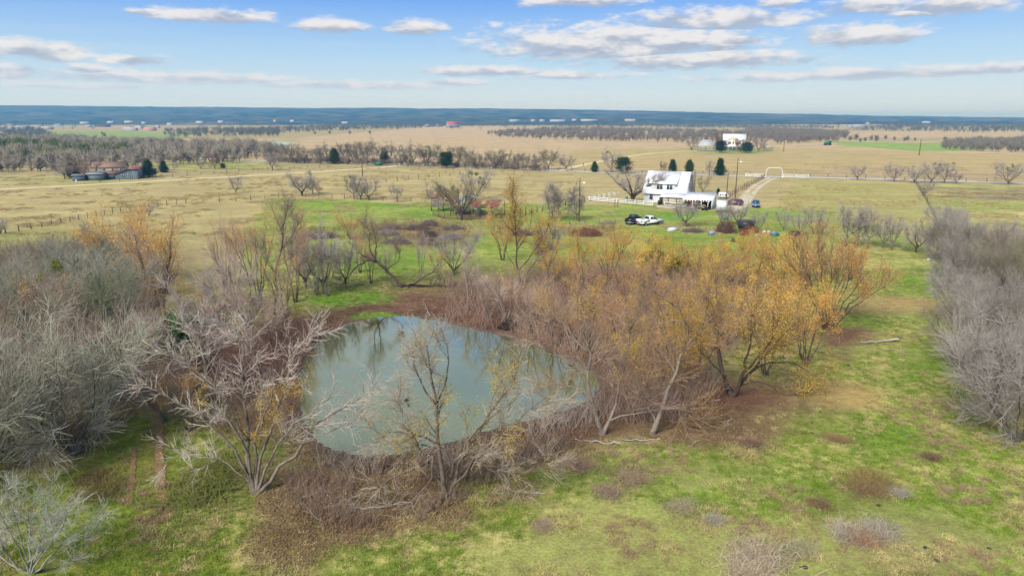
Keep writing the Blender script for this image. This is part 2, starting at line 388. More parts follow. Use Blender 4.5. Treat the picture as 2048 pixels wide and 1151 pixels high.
# brown leaf litter and mud round the pond and below the trees
MUD = (S(94, 70, 54), S(112, 86, 64)); RED = (S(124, 92, 72), S(108, 84, 64)); OLV = (S(116, 104, 54), S(104, 82, 58))
ell(920, 755, 460, 215, *MUD, 1.0, 0.35); ell(1400, 800, 320, 80, *RED, 0.9, 0.75); ell(1250, 620, 420, 120, *RED, 0.95, 0.5); ell(1380, 560, 330, 60, S(132, 112, 58), S(124, 92, 58), 0.8)
ell(760, 985, 380, 95, S(120, 110, 60), S(112, 92, 66), 0.95, 0.6); ell(640, 1040, 200, 70, *MUD, 0.6, 0.8); ell(1430, 855, 200, 50, *OLV, 0.8, 0.7); ell(1010, 960, 130, 50, S(104, 114, 38), S(126, 126, 46), 0.9)
ell(460, 720, 260, 130, *MUD, 0.75, 0.7); ell(110, 740, 300, 260, S(112, 98, 70), S(100, 94, 62), 0.9, 0.6); ell(250, 560, 260, 90, S(130, 112, 76), S(118, 108, 66), 0.7); ell(1690, 668, 70, 22, *RED, 0.95, 0.7)
ell(2010, 690, 130, 190, S(124, 108, 78), S(116, 112, 70), 0.85); ell(2000, 540, 150, 60, S(128, 116, 84), S(124, 122, 76), 0.8); ell(1460, 790, 130, 34, S(132, 88, 64), S(112, 78, 58), 0.8, 0.8)
ell(1120, 850, 170, 40, S(122, 90, 56), S(108, 82, 56), 0.8); ell(740, 895, 160, 22, S(110, 106, 52), S(100, 82, 58), 0.8)
# trodden mud all along the water's edge
pd_ = np.full(len(px), 99.0); sl = (np.abs(gxf) < 60) & (gyf > 25) & (gyf < 110); pd_[sl] = polydist(gxf[sl], gyf[sl], POND, True)
blend(np.clip((8.0 + 3.0 * n2 - pd_) / 3.0, 0, 1) * np.clip((gyf - 52) / 8, 0.25, 1), *MUD)
blend(np.clip((1.3 + 0.6 * n2 - pd_) / 0.8, 0, 1), S(112, 98, 82), S(92, 76, 62))
# bright green spots at the far bank
for (cx, cy, rx, ry) in [(700, 600, 105, 15), (750, 628, 80, 9), (650, 612, 50, 9)]: ell(cx, cy, rx, ry, S(86, 140, 16), S(110, 150, 30), 1.0, 0.5)
ell(830, 640, 90, 8, S(140, 132, 96), S(120, 104, 76), 0.8)
# left grass lane with its wheel rut
zone([(330, 770), (360, 840), (420, 1000), (480, 1200), (-100, 1200), (-60, 990), (120, 930), (270, 830)], S(122, 140, 36), S(138, 136, 56), 0.95)
ell(400, 960, 80, 60, S(96, 108, 34), S(104, 98, 40), 0.8); ell(215, 960, 90, 40, S(104, 108, 40), S(116, 100, 48), 0.7); ell(280, 740, 60, 60, S(122, 94, 56), S(110, 106, 44), 0.8)
line([(322, 760), (320, 840), (317, 900), (322, 960), (330, 1030)], 10, S(138, 104, 70), S(126, 96, 66), 0.95); line([(322, 1030), (320, 1080), (322, 1150)], 7, S(130, 110, 60), S(122, 120, 50), 0.5)
line([(262, 900), (270, 940), (262, 1010)], 8, S(130, 106, 62), S(122, 120, 50), 0.6)
ell(560, 1090, 120, 60, S(108, 92, 52), S(112, 106, 46), 0.8)
for arr in (ca, cb):                     # winter pasture: the green is yellowed by dead stems
    dg = np.clip(arr[:, 1] - arr[:, 0], 0, None); arr[:, 0] += 0.14 * dg; dr_ = arr[:, 0] > arr[:, 1] * 1.04; arr[:, 1] *= np.where(dr_, 0.955, 1.0); arr[:, :3] *= np.where(dr_ & (arr[:, :3].sum(1) > 0.55), 1.13, 1.0)[:, None]; arr[:, :3] *= 1.08; arr[:, 2] += 0.04 * arr[:, 1]
g = MB(); nx, ny = len(xs), len(ys)
idx = np.arange(nx * ny).reshape(ny, nx)
g.add(np.stack([gxf, gyf, zf], 1), np.stack([idx[:-1, :-1], idx[:-1, 1:], idx[1:, 1:], idx[1:, :-1]], -1).reshape(-1, 4))
gme = g.mesh('ground', smooth=True)
for nm, arr in (('ca', ca), ('cb', cb)):
    at = gme.attributes.new(nm, 'FLOAT_COLOR', 'POINT'); at.data.foreach_set('color', arr.astype(np.float32).reshape(-1))
gm_ = D.materials.new('ground_soil_and_grass'); gm_.use_nodes = True; t = NT(gm_.node_tree); p = t.n['Principled BSDF']
p.inputs['Roughness'].default_value = 0.95; p.inputs['Specular IOR Level'].default_value = 0.1
pos = t.new('ShaderNodeNewGeometry').outputs['Position']
A = t.new('ShaderNodeAttribute', attribute_name='ca').outputs['Color']; B = t.new('ShaderNodeAttribute', attribute_name='cb').outputs['Color']
na = t.noise(pos, 0.12, 5, 0.62); nb = t.noise(pos, 0.9, 5, 0.65); nc = t.noise(pos, 7.0, 4, 0.7); nd = t.noise(pos, 0.018, 4, 0.6)
f = t.m('ADD', t.m('MULTIPLY', na, 0.9), t.m('MULTIPLY', nb, 0.9)); f = t.m('ADD', f, t.m('MULTIPLY', nd, 0.5))
c = t.mix(t.smooth(f, 0.85, 1.45), A, B)
ng_ = t.noise(pos, 2.3, 5, 0.7); dist = t.new('ShaderNodeSeparateXYZ'); t.link(pos, dist.inputs[0])
c = t.mix(t.m('MULTIPLY', t.smooth(ng_, 0.52, 0.70), 0.34), c, S(190, 172, 118)); c = t.mix(t.m('MULTIPLY', t.smooth(t.noise(pos, 1.5, 5, 0.7), 0.56, 0.72), 0.34), c, S(112, 100, 60))
k = t.m('MULTIPLY', t.m('MULTIPLY_ADD', t.smooth(nc, 0.25, 0.75), 0.62, 0.66), t.m('MULTIPLY_ADD', t.smooth(nb, 0.25, 0.75), 0.5, 0.74))
ne = t.noise(t.vm('MULTIPLY', pos, (0.035, 0.11, 1)), 1.0, 5, 0.65)
k = t.m('MULTIPLY', k, t.m('MULTIPLY_ADD', t.smooth(na, 0.3, 0.7), 0.30, 0.86)); k = t.m('MULTIPLY', k, t.m('MULTIPLY_ADD', t.smooth(ne, 0.3, 0.7), 0.26, 0.87))
cc = t.new('ShaderNodeCombineXYZ'); [t.link(k, cc.inputs[i]) for i in range(3)]
c = t.mix(1.0, c, cc.outputs[0], 'MULTIPLY')
t.link(c, p.inputs['Base Color'])
b = t.new('ShaderNodeBump'); b.inputs['Strength'].default_value = 0.5; b.inputs['Distance'].default_value = 0.15
t.link(t.m('ADD', nc, t.m('MULTIPLY', nb, 1.5)), b.inputs['Height']); t.link(b.outputs[0], p.inputs['Normal'])
tag(link('ground', gme, None, gm_), kind='structure')

# ------------------------------------------------------------------ pond water
def fan(poly, z, name, m):
    if (poly[:, 0] * np.roll(poly[:, 1], -1) - np.roll(poly[:, 0], -1) * poly[:, 1]).sum() < 0: poly = poly[::-1]
    mb = MB(); c = poly.mean(0); n = len(poly)
    mb.add(np.vstack([np.c_[poly, np.full(n, z)], [[c[0], c[1], z]]]), [(i, (i + 1) % n, n) for i in range(n)])
    return mb.build(name, m)
wm = D.materials.new('murky_pond_water'); wm.use_nodes = True; t = NT(wm.node_tree); p = t.n['Principled BSDF']
pos = t.new('ShaderNodeNewGeometry').outputs['Position']
p.inputs['Base Color'].default_value = (0.13, 0.14, 0.06, 1); p.inputs['Roughness'].default_value = 0.5; p.inputs['Specular IOR Level'].default_value = 0.0
tn = t.noise(pos, 0.14, 3, 0.5)
t.link(t.mix(t.smooth(tn, 0.4, 0.65), (0.070, 0.088, 0.008, 1), (0.10, 0.118, 0.026, 1)), p.inputs['Base Color'])
gl = t.new('ShaderNodeBsdfGlossy'); gl.inputs['Roughness'].default_value = 0.02; gl.inputs['Color'].default_value = (0.88, 0.95, 0.76, 1)
bp = t.new('ShaderNodeBump'); bp.inputs['Strength'].default_value = 0.045; bp.inputs['Distance'].default_value = 0.05
t.link(t.m('ADD', t.noise(t.vm('MULTIPLY', pos, (2.2, 5.0, 1)), 1.0, 3, 0.55), t.m('MULTIPLY', t.noise(t.vm('MULTIPLY', pos, (0.3, 0.9, 1)), 1.0, 2, 0.5), 1.2)), bp.inputs['Height'])
t.link(bp.outputs[0], gl.inputs['Normal'])
lw = t.new('ShaderNodeFresnel'); lw.inputs['IOR'].default_value = 1.7
mx = t.new('ShaderNodeMixShader'); t.link(t.m('MULTIPLY', lw.outputs[0], 3.1, clamp=True), mx.inputs[0]); t.link(p.outputs[0], mx.inputs[1]); t.link(gl.outputs[0], mx.inputs[2])
t.link(mx.outputs[0], t.n['Material Output'].inputs[0])
cen = POND.mean(0)
tag(fan(cen + (POND - cen) * 1.012, WATER_Z, 'pond_water', wm), kind='structure')
far_px = [(455, 286), (500, 283), (560, 284), (600, 287), (575, 291), (520, 292), (470, 291)]
tag(fan(np.array([G(a, b)[:2] for a, b in far_px]), 0.05, 'stock_pond_water', wm), kind='structure')

# ------------------------------------------------------------------ roads, tracks
def spline(pts, n=40):
    p = np.array(pts, float); d = np.r_[0, np.cumsum(np.linalg.norm(np.diff(p, axis=0), axis=1))]
    tt = np.linspace(0, d[-1], n); q = np.stack([np.interp(tt, d, p[:, i]) for i in range(p.shape[1])], 1)
    for _ in range(3): q[1:-1] = 0.25 * q[:-2] + 0.5 * q[1:-1] + 0.25 * q[2:]
    return q
def strip(name, pts, width, z, m, n=60, jag=0.12, off=0.0):
    q = spline([p[:2] for p in pts], n); tn = np.gradient(q, axis=0); tn /= np.linalg.norm(tn, axis=1, keepdims=True); nn = np.stack([-tn[:, 1], tn[:, 0]], 1)
    rr = np.random.default_rng(len(pts) + n); L = q + nn * (off + width / 2 * (1 + jag * rr.normal(size=(n, 1)))); Rr = q + nn * (off - width / 2 * (1 + jag * rr.normal(size=(n, 1))))
    mb = MB(); mb.add(np.vstack([np.c_[L, np.full(n, z)], np.c_[Rr, np.full(n, z)]]), [(i, n + i, n + i + 1, i + 1) for i in range(n - 1)])
    o = mb.build(name, m); return tag(o, kind='structure')
M_road = mat('grey_chipseal_road', S(196, 192, 184), 0.9, 0.18, 0.3); M_gravel = mat('pale_limestone_gravel', S(214, 200, 170), 0.95, 0.2, 0.8, stain=S(176, 164, 120), sscale=0.35)
M_track = mat('sandy_track', S(226, 210, 164), 0.95, 0.15, 0.3)
gp = lambda L: [G(a, b) for a, b in L]
strip('county_road', gp([(300, 312), (480, 320), (600, 323), (800, 328.5), (960, 334), (1100, 340.5), (1250, 346.5), (1500, 352), (1700, 356.5), (2048, 366), (2500, 380)]), 6.0, 0.03, M_road, 120, 0.03)
strip('dirt_track', gp([(-300, 392), (0, 378.5), (150, 371), (300, 362.5), (450, 354), (600, 345.5), (700, 339), (760, 335), (800, 331)]), 3.6, 0.02, M_track, 90)
strip('far_driveway', gp([(1120, 341), (1160, 331), (1210, 321), (1260, 312), (1310, 306), (1380, 302), (1425, 300.5)]), 3.4, 0.02, M_track, 60)
DRV = gp([(1546, 355), (1534, 360), (1518, 369), (1505, 380), (1496, 392), (1488, 404), (1478, 414)])
strip('gravel_driveway', DRV, 1.5, 0.02, M_gravel, 60, 0.2, 1.1); strip('gravel_driveway', DRV, 1.5, 0.02, M_gravel, 60, 0.2, -1.1)
def patch(name, pts, z, m):
    pp = smooth_closed(np.array([q[:2] for q in pts]), 2); return tag(fan(pp, z, name, m), kind='structure')
patch('gravel_apron', gp([(1484, 391), (1502, 384), (1508, 393), (1503, 403), (1496, 412), (1470, 424), (1452, 421), (1462, 408)]), 0.035, M_gravel)
patch('gravel_apron', gp([(1305, 413), (1330, 409), (1360, 414), (1340, 418)]), 0.03, M_gravel)
patch('concrete_slab', gp([(1389, 299.5), (1432, 299.5), (1432, 302), (1386, 302)]), 0.03, M_road)

# wheel ruts worn into the grass lane at the left
M_rut = mat('bare_earth_rut', S(150, 116, 82), 0.98, 0.35, 1.2, stain=S(120, 122, 56), sscale=0.9)
def rut(pts, width, n=70):
    q = spline([GZ(a, b)[:2] for a, b in pts], n); tn = np.gradient(q, axis=0); tn /= np.linalg.norm(tn, axis=1, keepdims=True); nn = np.stack([-tn[:, 1], tn[:, 0]], 1); rr = np.random.default_rng(n)
    w1 = width / 2 * (1 + 0.35 * vnoise(np.arange(n) * 0.35, np.zeros(n), 4))[:, None]; w2 = width / 2 * (1 + 0.35 * vnoise(np.arange(n) * 0.35, np.ones(n) * 7.3, 5))[:, None]; A_, B_ = q + nn * w1, q - nn * w2
    mb = MB(); mb.add(np.vstack([np.c_[A_, ground_z(A_[:, 0], A_[:, 1]) + 0.045], np.c_[B_, ground_z(B_[:, 0], B_[:, 1]) + 0.045]]), [(i, n + i, n + i + 1, i + 1) for i in range(n - 1)]); return tag(mb.build('wheel_rut', M_rut), kind='structure')
rut([(324, 745), (320, 800), (319, 850), (317, 900), (321, 950), (326, 990), (331, 1035)], 0.5); rut([(268, 895), (266, 930), (262, 965), (258, 1010)], 0.35)
# ------------------------------------------------------------------ hills on the skyline
def ridge(xx):
    a = np.interp(xx, [-5000, -3300, -1550, 0, 850, 1600, 2300, 3150, 5000], [90, 87, 78, 70, 60, 41, 30, 20, 14])
    return a + 4 * vnoise(xx / 900, 0 * xx, 31) + 2.0 * vnoise(xx / 260, 0 * xx, 32)
hx = np.linspace(-9500, 9500, 480); hy = np.concatenate([np.linspace(2000, 4700, 110), np.linspace(4800, 13000, 20)])
HX, HY = np.meshgrid(hx, hy)
tt = np.clip((HY - 2100 - 200 * vnoise(HX / 1300, HY / 1300, 33)) / 2300, 0, 1); tt = tt * tt * (3 - 2 * tt)
HZ = ridge(HX) * tt + 9 * tt * (1 - tt) * 4 * vnoise(HX / 700, HY / 500, 34) * 0.9 + (3.2 * vnoise(HX / 60, HY / 60, 35) + 2.0 * np.random.default_rng(2).random(HX.shape)) * np.clip(tt * 6, 0, 1) - 3.0 * (1 - np.clip(tt * 30, 0, 1))
HZ = np.where(HY > 4700, np.minimum(HZ, ridge(HX) * 0.96), HZ)
hm = MB(); hn = len(hx); hi = np.arange(HX.size).reshape(HX.shape)
hm.add(np.stack([HX, HY, HZ], -1).reshape(-1, 3), np.stack([hi[:-1, :-1], hi[:-1, 1:], hi[1:, 1:], hi[1:, :-1]], -1).reshape(-1, 4))
M_hill = D.materials.new('wooded_hill'); M_hill.use_nodes = True; t = NT(M_hill.node_tree); p = t.n['Principled BSDF']; p.inputs['Roughness'].default_value = 1.0; p.inputs['Specular IOR Level'].default_value = 0
pos = t.new('ShaderNodeNewGeometry').outputs['Position']
a_ = t.noise(pos, 0.012, 5, 0.6); b_ = t.noise(pos, 0.0016, 4, 0.55); c_ = t.noise(t.vm('MULTIPLY', pos, (1, 0.5, 1)), 0.05, 3, 0.7)
cc = t.mix(t.smooth(a_, 0.38, 0.62), S(46, 66, 54), S(112, 112, 86)); cc = t.mix(t.smooth(c_, 0.35, 0.7), t.mix(0.5, cc, S(36, 50, 40)), cc)
cc = t.mix(t.m('MULTIPLY', t.smooth(b_, 0.56, 0.68), 0.4), cc, S(176, 146, 112)); t.link(cc, p.inputs['Base Color'])
tag(hm.build('hills', M_hill, None, smooth=False), kind='structure')
def land(px_, py_):
    """where the view through a picture point meets the plain or the hill slope"""
    d = ray(px_, py_)
    for s in np.arange(1200, 5200, 15.0):
        x, y, z = d[0] / d[1] * s, s, CAM_H + d[2] / d[1] * s
        i = int(np.argmin(np.abs(hy - y))); j = int(np.argmin(np.abs(hx - x))); hz_ = max(0.0, float(HZ[i, j])) if y > 2000 else 0.0
        if z <= hz_: return np.array([x, y, hz_ - 1.0])
    return G(px_, max(py_, 240))
# ================================================================== TREES
def wood_mat(name, k=0.22):
    m = mat(name, objcol=True, rough=0.95, var=0.5, vscale=4.5, rnd=0.12, spec=0.1, stain=S(82, 72, 64), sscale=1.3, bump=0.6, bscale=12); return m
M_bark = wood_mat('tree_bark'); M_twig = mat('bare_twigs', objcol=True, rough=0.9, var=0.22, vscale=0.7, rnd=0.14, spec=0.1)
M_leaf = mat('autumn_leaves', objcol=True, rough=0.75, var=0.45, vscale=0.8, rnd=0.15, spec=0.15, transl=0.35)
M_green = mat('evergreen_needles', objcol=True, rough=0.8, var=0.5, vscale=1.3, rnd=0.12, spec=0.15)
M_mist = mat('mistletoe_leaves', S(120, 132, 38), 0.8, 0.4, 2.0, rnd=0.2)

def norm(v): return v / (np.linalg.norm(v, axis=-1, keepdims=True) + 1e-9)
def children(P, Rr, n, rng, t0=0.25, t1=1.0, ln=(0.3, 0.6), ang=(25, 60), up=0.15, wob=0.25, S_=4, rf=0.6, end=0.2, rel=None, weight=None, flat=0.0):
    """n child branches on the parent polylines P"""
    N, S1, _ = P.shape
    wgt = np.linalg.norm(np.diff(P, axis=1), axis=2).sum(1) if weight is None else weight
    pi = rng.choice(N, n, p=wgt / wgt.sum()); tq = (t0 + (t1 - t0) * rng.random(n)) * (S1 - 1); k = np.minimum(tq.astype(int), S1 - 2); fr = (tq - k)[:, None]
    a = P[pi, k]; b = P[pi, k + 1]; pos = a + (b - a) * fr; T = norm(b - a); rad = Rr[pi, k] * (1 - fr[:, 0]) + Rr[pi, k + 1] * fr[:, 0]
    rv = norm(rng.normal(size=(n, 3))); pr = norm(rv - (rv * T).sum(1, keepdims=True) * T)
    an = np.radians(rng.uniform(ang[0], ang[1], n))[:, None]; d = np.cos(an) * T + np.sin(an) * pr
    L = rng.uniform(ln[0], ln[1], n) * (1.0 if rel is None else (1 - rel * (tq / (S1 - 1))))
    Q = np.zeros((n, S_ + 1, 3)); Q[:, 0] = pos
    for s in range(S_):
        d = norm(d + wob * rng.normal(size=(n, 3)) * 0.6 + np.array([0, 0, up]) - np.array([0, 0, flat]) * d[:, 2:3])
        Q[:, s + 1] = Q[:, s] + d * (L / S_)[:, None]
    r0 = rad * rf * rng.uniform(0.7, 1.1, n)
    RR = r0[:, None] * np.linspace(1, end, S_ + 1)[None, :]
    return Q, RR
def polyl(pts, S_=8, wob=0.0, rng=None):
    p = np.array(pts, float); d = np.r_[0, np.cumsum(np.linalg.norm(np.diff(p, axis=0), axis=1))]
    q = np.stack([np.interp(np.linspace(0, d[-1], S_ + 1), d, p[:, i]) for i in range(3)], 1)
    q[1:-1] = 0.2 * q[:-2] + 0.6 * q[1:-1] + 0.2 * q[2:]
    if wob and rng is not None: q[1:] += rng.normal(size=(S_, 3)) * wob * d[-1] / S_
    return q
def leaf_cards(pts, size, rng, asp=0.35, spread=0.12):
    """small folded two-triangle leaves"""
    n = len(pts); d = norm(rng.normal(size=(n, 3)) + np.array([0, 0, -0.25])); u = norm(np.cross(d, norm(rng.normal(size=(n, 3))))); s = (size * rng.uniform(0.6, 1.3, n))[:, None]
    c = pts + rng.normal(size=(n, 3)) * spread; nrm = np.cross(d, u)
    v = np.stack([c - d * s * 0.5, c + u * s * asp * 0.5 + nrm * s * 0.08, c + d * s * 0.5, c - u * s * asp * 0.5 + nrm * s * 0.08], 1)
    i = np.arange(n)[:, None] * 4
    f = np.concatenate([i + np.array([[0, 1, 2]]), i + np.array([[0, 2, 3]])], 0)
    return v.reshape(-1, 3), f
def along(P, n, rng, t0=0.2, t1=1.0):
    N, S1, _ = P.shape; pi = rng.integers(0, N, n); tq = (t0 + (t1 - t0) * rng.random(n)) * (S1 - 1); k = np.minimum(tq.astype(int), S1 - 2); fr = (tq - k)[:, None]
    return P[pi, k] * (1 - fr) + P[pi, k + 1] * fr
def clumpy(P, n, rng, cl=0.55, scale=0.8, seed=0):
    """points along twigs, thinned into clumps so the crown has gaps"""
    q = along(P, n * 3, rng, 0.1, 1.0)
    w = vnoise(q[:, 0] / scale + q[:, 2] / scale * 0.7, q[:, 1] / scale - q[:, 2] / scale * 0.6, seed) * 0.5 + 0.5
    return q[w > cl][:n]

def finish(name, stems, lv1, lv2, tw, leaves, k0=6):
    """returns dict of meshes trunk / crown / foliage"""
    a = MB(); v, f = tubes(stems[0], stems[1], k0); a.add(v, f)
    if lv1 is not None: v, f = tubes(lv1[0], lv1[1], 4); a.add(v, f)
    c = MB()
    if lv2 is not None: v, f = tubes(lv2[0], lv2[1], 3); c.add(v, f)
    if tw is not None: v, f = tubes(tw[0], tw[1], 3); c.add(v, f)
    out = {'trunk': a.mesh(name + '_trunk', True), 'crown': c.mesh(name + '_crown', True)}
    out['trunk'].materials.append(M_bark); out['crown'].materials.append(M_twig)
    if leaves is not None:
        l = MB(); l.add(*leaves); out['foliage'] = l.mesh(name + '_foliage'); out['foliage'].materials.append(M_leaf)
    return out
def stems_from(limbs, r0, rng, S_=9, wob=0.09, end=0.16):
    P = np.stack([polyl(l, S_, wob, rng) for l in limbs]); ln = np.linalg.norm(np.diff(P, axis=1), axis=2).sum(1)
    r = 0.78 * np.asarray(r0) if np.ndim(r0) else np.full(len(limbs), r0)
    flare = np.ones(S_ + 1); flare[0] = 1.45
    return P, r[:, None] * np.linspace(1, end, S_ + 1)[None, :] * flare
def grow(name, limbs, r0, H, seed, n1=24, n2=220, n3=1500, up=0.18, leaf=0, lsize=0.2, lclump=0.5, a1=(25, 60), tw_len=(0.05, 0.13), l1=(0.22, 0.45), l2=(0.10, 0.24), wob=0.3, twr=0.011, asp=0.35, t1=0.3, k0=6, droop=0.0, clus=()):
    rng = np.random.default_rng(seed); st = stems_from(limbs, r0, rng)
    A = children(*st, n1, rng, t1, 1.0, (l1[0] * H, l1[1] * H), a1, up, wob, 5, 0.42, 0.3, rel=0.35); A = (A[0], np.maximum(A[1], twr * 1.3))
    allp = np.concatenate([A[0], st[0][:, 4:][:, :6]], 0) if st[0].shape[1] >= 10 else A[0]
    allr = np.concatenate([A[1], st[1][:, 4:][:, :6]], 0) if st[0].shape[1] >= 10 else A[1]
    B = children(allp, allr, n2, rng, 0.15, 1.0, (l2[0] * H, l2[1] * H), (20, 65), up * 0.8 - droop, wob, 4, 0.6, 0.35, rel=0.2); B = (B[0], np.clip(B[1], twr * 1.05, twr * 2.2))
    pp = np.concatenate([B[0], A[0][:, 1:]], 0); pr = np.concatenate([B[1], A[1][:, 1:]], 0)
    C = children(pp, pr, n3, rng, 0.1, 1.0, (tw_len[0] * H, tw_len[1] * H), (15, 60), up * 0.7 - droop, wob, 2, 0.8, 0.5)
    C = (C[0], np.clip(C[1], twr * 0.5, twr))
    lv = None
    if leaf:
        pts = clumpy(np.concatenate([C[0], B[0][:, -3:]], 0), leaf, rng, lclump, 0.12 * H, seed); 
        for (cc_, rad_, n_) in clus:                       # late leaves still hanging in bunches on some twigs
            tp = np.concatenate([along(C[0], 9000, rng, 0.0, 1.0), along(B[0], 5000, rng, 0.2, 1.0)], 0); dd = (tp - np.array(cc_)) * np.array([1, 0.45, 1.0]); ok = tp[np.linalg.norm(dd, axis=1) < rad_ * rng.uniform(0.5, 1.1, len(tp))]
            if len(ok): pts = np.vstack([pts, ok[rng.integers(0, len(ok), n_)]])
        lv = leaf_cards(pts, lsize, rng, asp, 0.02 * H)
    return finish(name, st, A, B, C, lv, k0)
def rand_limbs(rng, n, H, spread, lean=0.0, curve=0.35, base_r=0.05, split=0.0):
    out = []
    for i in range(n):
        a = 2 * math.pi * (i + rng.random() * 0.7) / max(n, 1); s = spread * H * rng.uniform(0.45, 1.0) if n > 1 else spread * H * 0.2; h = H * rng.uniform(0.72, 1.0)
        d = np.array([math.cos(a), math.sin(a), 0]); b = d * base_r * H; mid = b + d * s * curve * 0.7 + np.array([lean * H * 0.3, 0, h * (0.45 if split == 0 else 0.4)])
        if split: out.append([b * 0.2, np.array([0, 0, split * H]) + b * 0.4, mid * 0.8 + np.array([0, 0, 0.12 * H]), d * s + np.array([lean * H, 0, h])])
        else: out.append([b * 0.6, b + d * s * 0.1 + np.array([0, 0, h * 0.18]), mid, d * s + np.array([lean * H, 0, h])])
    return out
# ---- prototypes, all about 1 crown of 8 m (scaled per tree)
PROTO = {}
def proto(kind, lst): PROTO[kind] = lst
r_ = np.random.default_rng(71)
proto('willow', [grow('willow', rand_limbs(r_, n, 8, sp, ln), rr, 8, 100 + i, 20, 170, 1100, 0.13, lf * 2, 0.15, 0.5, twr=0.009) for i, (n, sp, ln, rr, lf) in enumerate([(4, 0.45, 0.1, 0.13, 900), (5, 0.5, -0.1, 0.12, 500), (3, 0.4, 0.2, 0.15, 1300)])])
proto('bare_willow', [grow('bare_willow', rand_limbs(r_, n, 8, sp, ln), rr, 8, 120 + i, 20, 170, 1200, 0.14, twr=0.009) for i, (n, sp, ln, rr) in enumerate([(4, 0.5, 0.15, 0.13), (3, 0.35, -0.15, 0.14), (5, 0.55, 0.0, 0.11)])])
proto('yellow_willow', [grow('yellow_willow', rand_limbs(r_, n, 8, sp, ln), rr, 8, 140 + i, 24, 220, 1300, 0.12, 5200, 0.15, 0.5, twr=0.009) for i, (n, sp, ln, rr) in enumerate([(6, 0.5, 0.05, 0.11), (7, 0.6, 0.0, 0.10), (5, 0.45, -0.1, 0.12)])])
proto('fan_willow', [grow('fan_willow', rand_limbs(r_, 15, 8, 0.62, 0.0, 0.3, 0.03), 0.075, 8, 160 + i, 54, 260, 1700, 0.22, 3600, 0.15, 0.5, twr=0.009, a1=(10, 30), l1=(0.2, 0.4)) for i in range(2)])
proto('grey_bush', [grow('grey_bush', rand_limbs(r_, n, 5, sp, 0, 0.6, 0.06), 0.05, 5, 180 + i, 80, 620, 3800, 0.06, 0, a1=(15, 60), l1=(0.28, 0.55), l2=(0.14, 0.32), tw_len=(0.08, 0.22), t1=0.1, twr=0.0115, wob=0.17) for i, (n, sp) in enumerate([(13, 0.95), (10, 0.75), (15, 1.05)])])
proto('bare_tree', [grow('bare_tree', rand_limbs(r_, n, 7, sp, ln, 1.15, 0.01, spl), rr, 7, 200 + i, 44, 340, 2300, 0.06, 0, a1=(30, 80), l1=(0.16, 0.34), l2=(0.1, 0.22), wob=0.3, twr=0.014) for i, (n, sp, ln, spl, rr) in enumerate([(5, 0.52, 0.05, 0.22, 0.12), (6, 0.6, 0, 0.16, 0.11), (4, 0.42, -0.05, 0.25, 0.12), (7, 0.55, 0.08, 0.12, 0.10)])])
proto('oak_bare', [grow('spreading_tree', rand_limbs(r_, 7, 8, 0.75, -0.12, 0.55, 0.01, 0.14), 0.26, 8, 230, 46, 420, 3200, 0.12, 0, l1=(0.25, 0.5), wob=0.4, twr=0.018)])
def cedar(name, seed, H=5.0, rad=0.34, round_=False):
    rng = np.random.default_rng(seed); a = MB(); v, f = tubes(np.array([[[0, 0, 0], [0, 0, H * 0.5], [0.03, 0, H * 0.93]]]), np.array([[0.16, 0.1, 0.02]]), 6); a.add(v, f)
    nb = 260; hh = (0.05 + 0.93 * rng.random(nb) ** 0.9) if not round_ else (0.22 + 0.76 * rng.random(nb)); az_ = rng.random(nb) * 6.283
    if round_: prof = np.sqrt(np.clip(1 - ((hh - 0.55) / 0.5) ** 2, 0.02, 1)) * (1 + 0.22 * np.sin(3 * az_ + 5 * hh) + 0.15 * np.sin(5 * az_))
    else: prof = (1 - hh) ** 0.75 * np.clip(hh / 0.12, 0.35, 1) * (1 + 0.25 * np.sin(2 * az_ + 7 * hh) + 0.15 * np.sin(5 * az_ + 11 * hh)) + 0.03
    L = prof * rad * H * rng.uniform(0.65, 1.12, nb); d = np.stack([np.cos(az_), np.sin(az_), np.zeros(nb)], 1)
    b0 = np.stack([0 * hh, 0 * hh, hh * H * (0.93 if round_ else 0.95)], 1); tip = b0 + d * L[:, None] + np.array([0, 0, 1]) * (L * (0.12 if round_ else 0.35) * np.where(hh > 0.5, 1, -0.5 if round_ else 1))[:, None]
    tip[:, 2] = np.minimum(tip[:, 2], H); br = np.stack([b0, (b0 + tip) / 2 - np.array([0, 0, 0.05]), tip], 1); v, f = tubes(br, np.tile(np.array([[0.03, 0.02, 0.008]]), (nb, 1)), 3)
    a.add(v, f); n = 6500; pts = along(br, n, rng, 0.35, 1.0) + rng.normal(size=(n, 3)) * 0.05 * H
    l = MB(); l.add(*leaf_cards(pts, 0.055 * H, rng, 0.5, 0.01 * H)); m1 = a.mesh(name + '_trunk', True); m1.materials.append(M_bark); m2 = l.mesh(name + '_crown'); m2.materials.append(M_green)
    return {'trunk': m1, 'crown': m2}
proto('cedar', [cedar('cedar', 300), cedar('cedar', 301, rad=0.42), cedar('cedar', 302, rad=0.3)])
proto('oak', [cedar('live_oak', 310, 6, 0.55, True), cedar('live_oak', 311, 6, 0.5, True)])
def mist_mesh():
    rng = np.random.default_rng(9); p = norm(rng.normal(size=(260, 3))) * (rng.random((260, 1)) ** 0.5) * 0.5; mb = MB(); mb.add(*leaf_cards(p, 0.16, rng, 0.5, 0.03)); m = mb.mesh('mistletoe'); m.materials.append(M_mist); return m
MISTLE = mist_mesh()
PH = {'willow': 8, 'bare_willow': 8, 'yellow_willow': 8, 'fan_willow': 8, 'grey_bush': 5.2, 'bare_tree': 7.5, 'oak_bare': 8.5, 'cedar': 5, 'oak': 6}
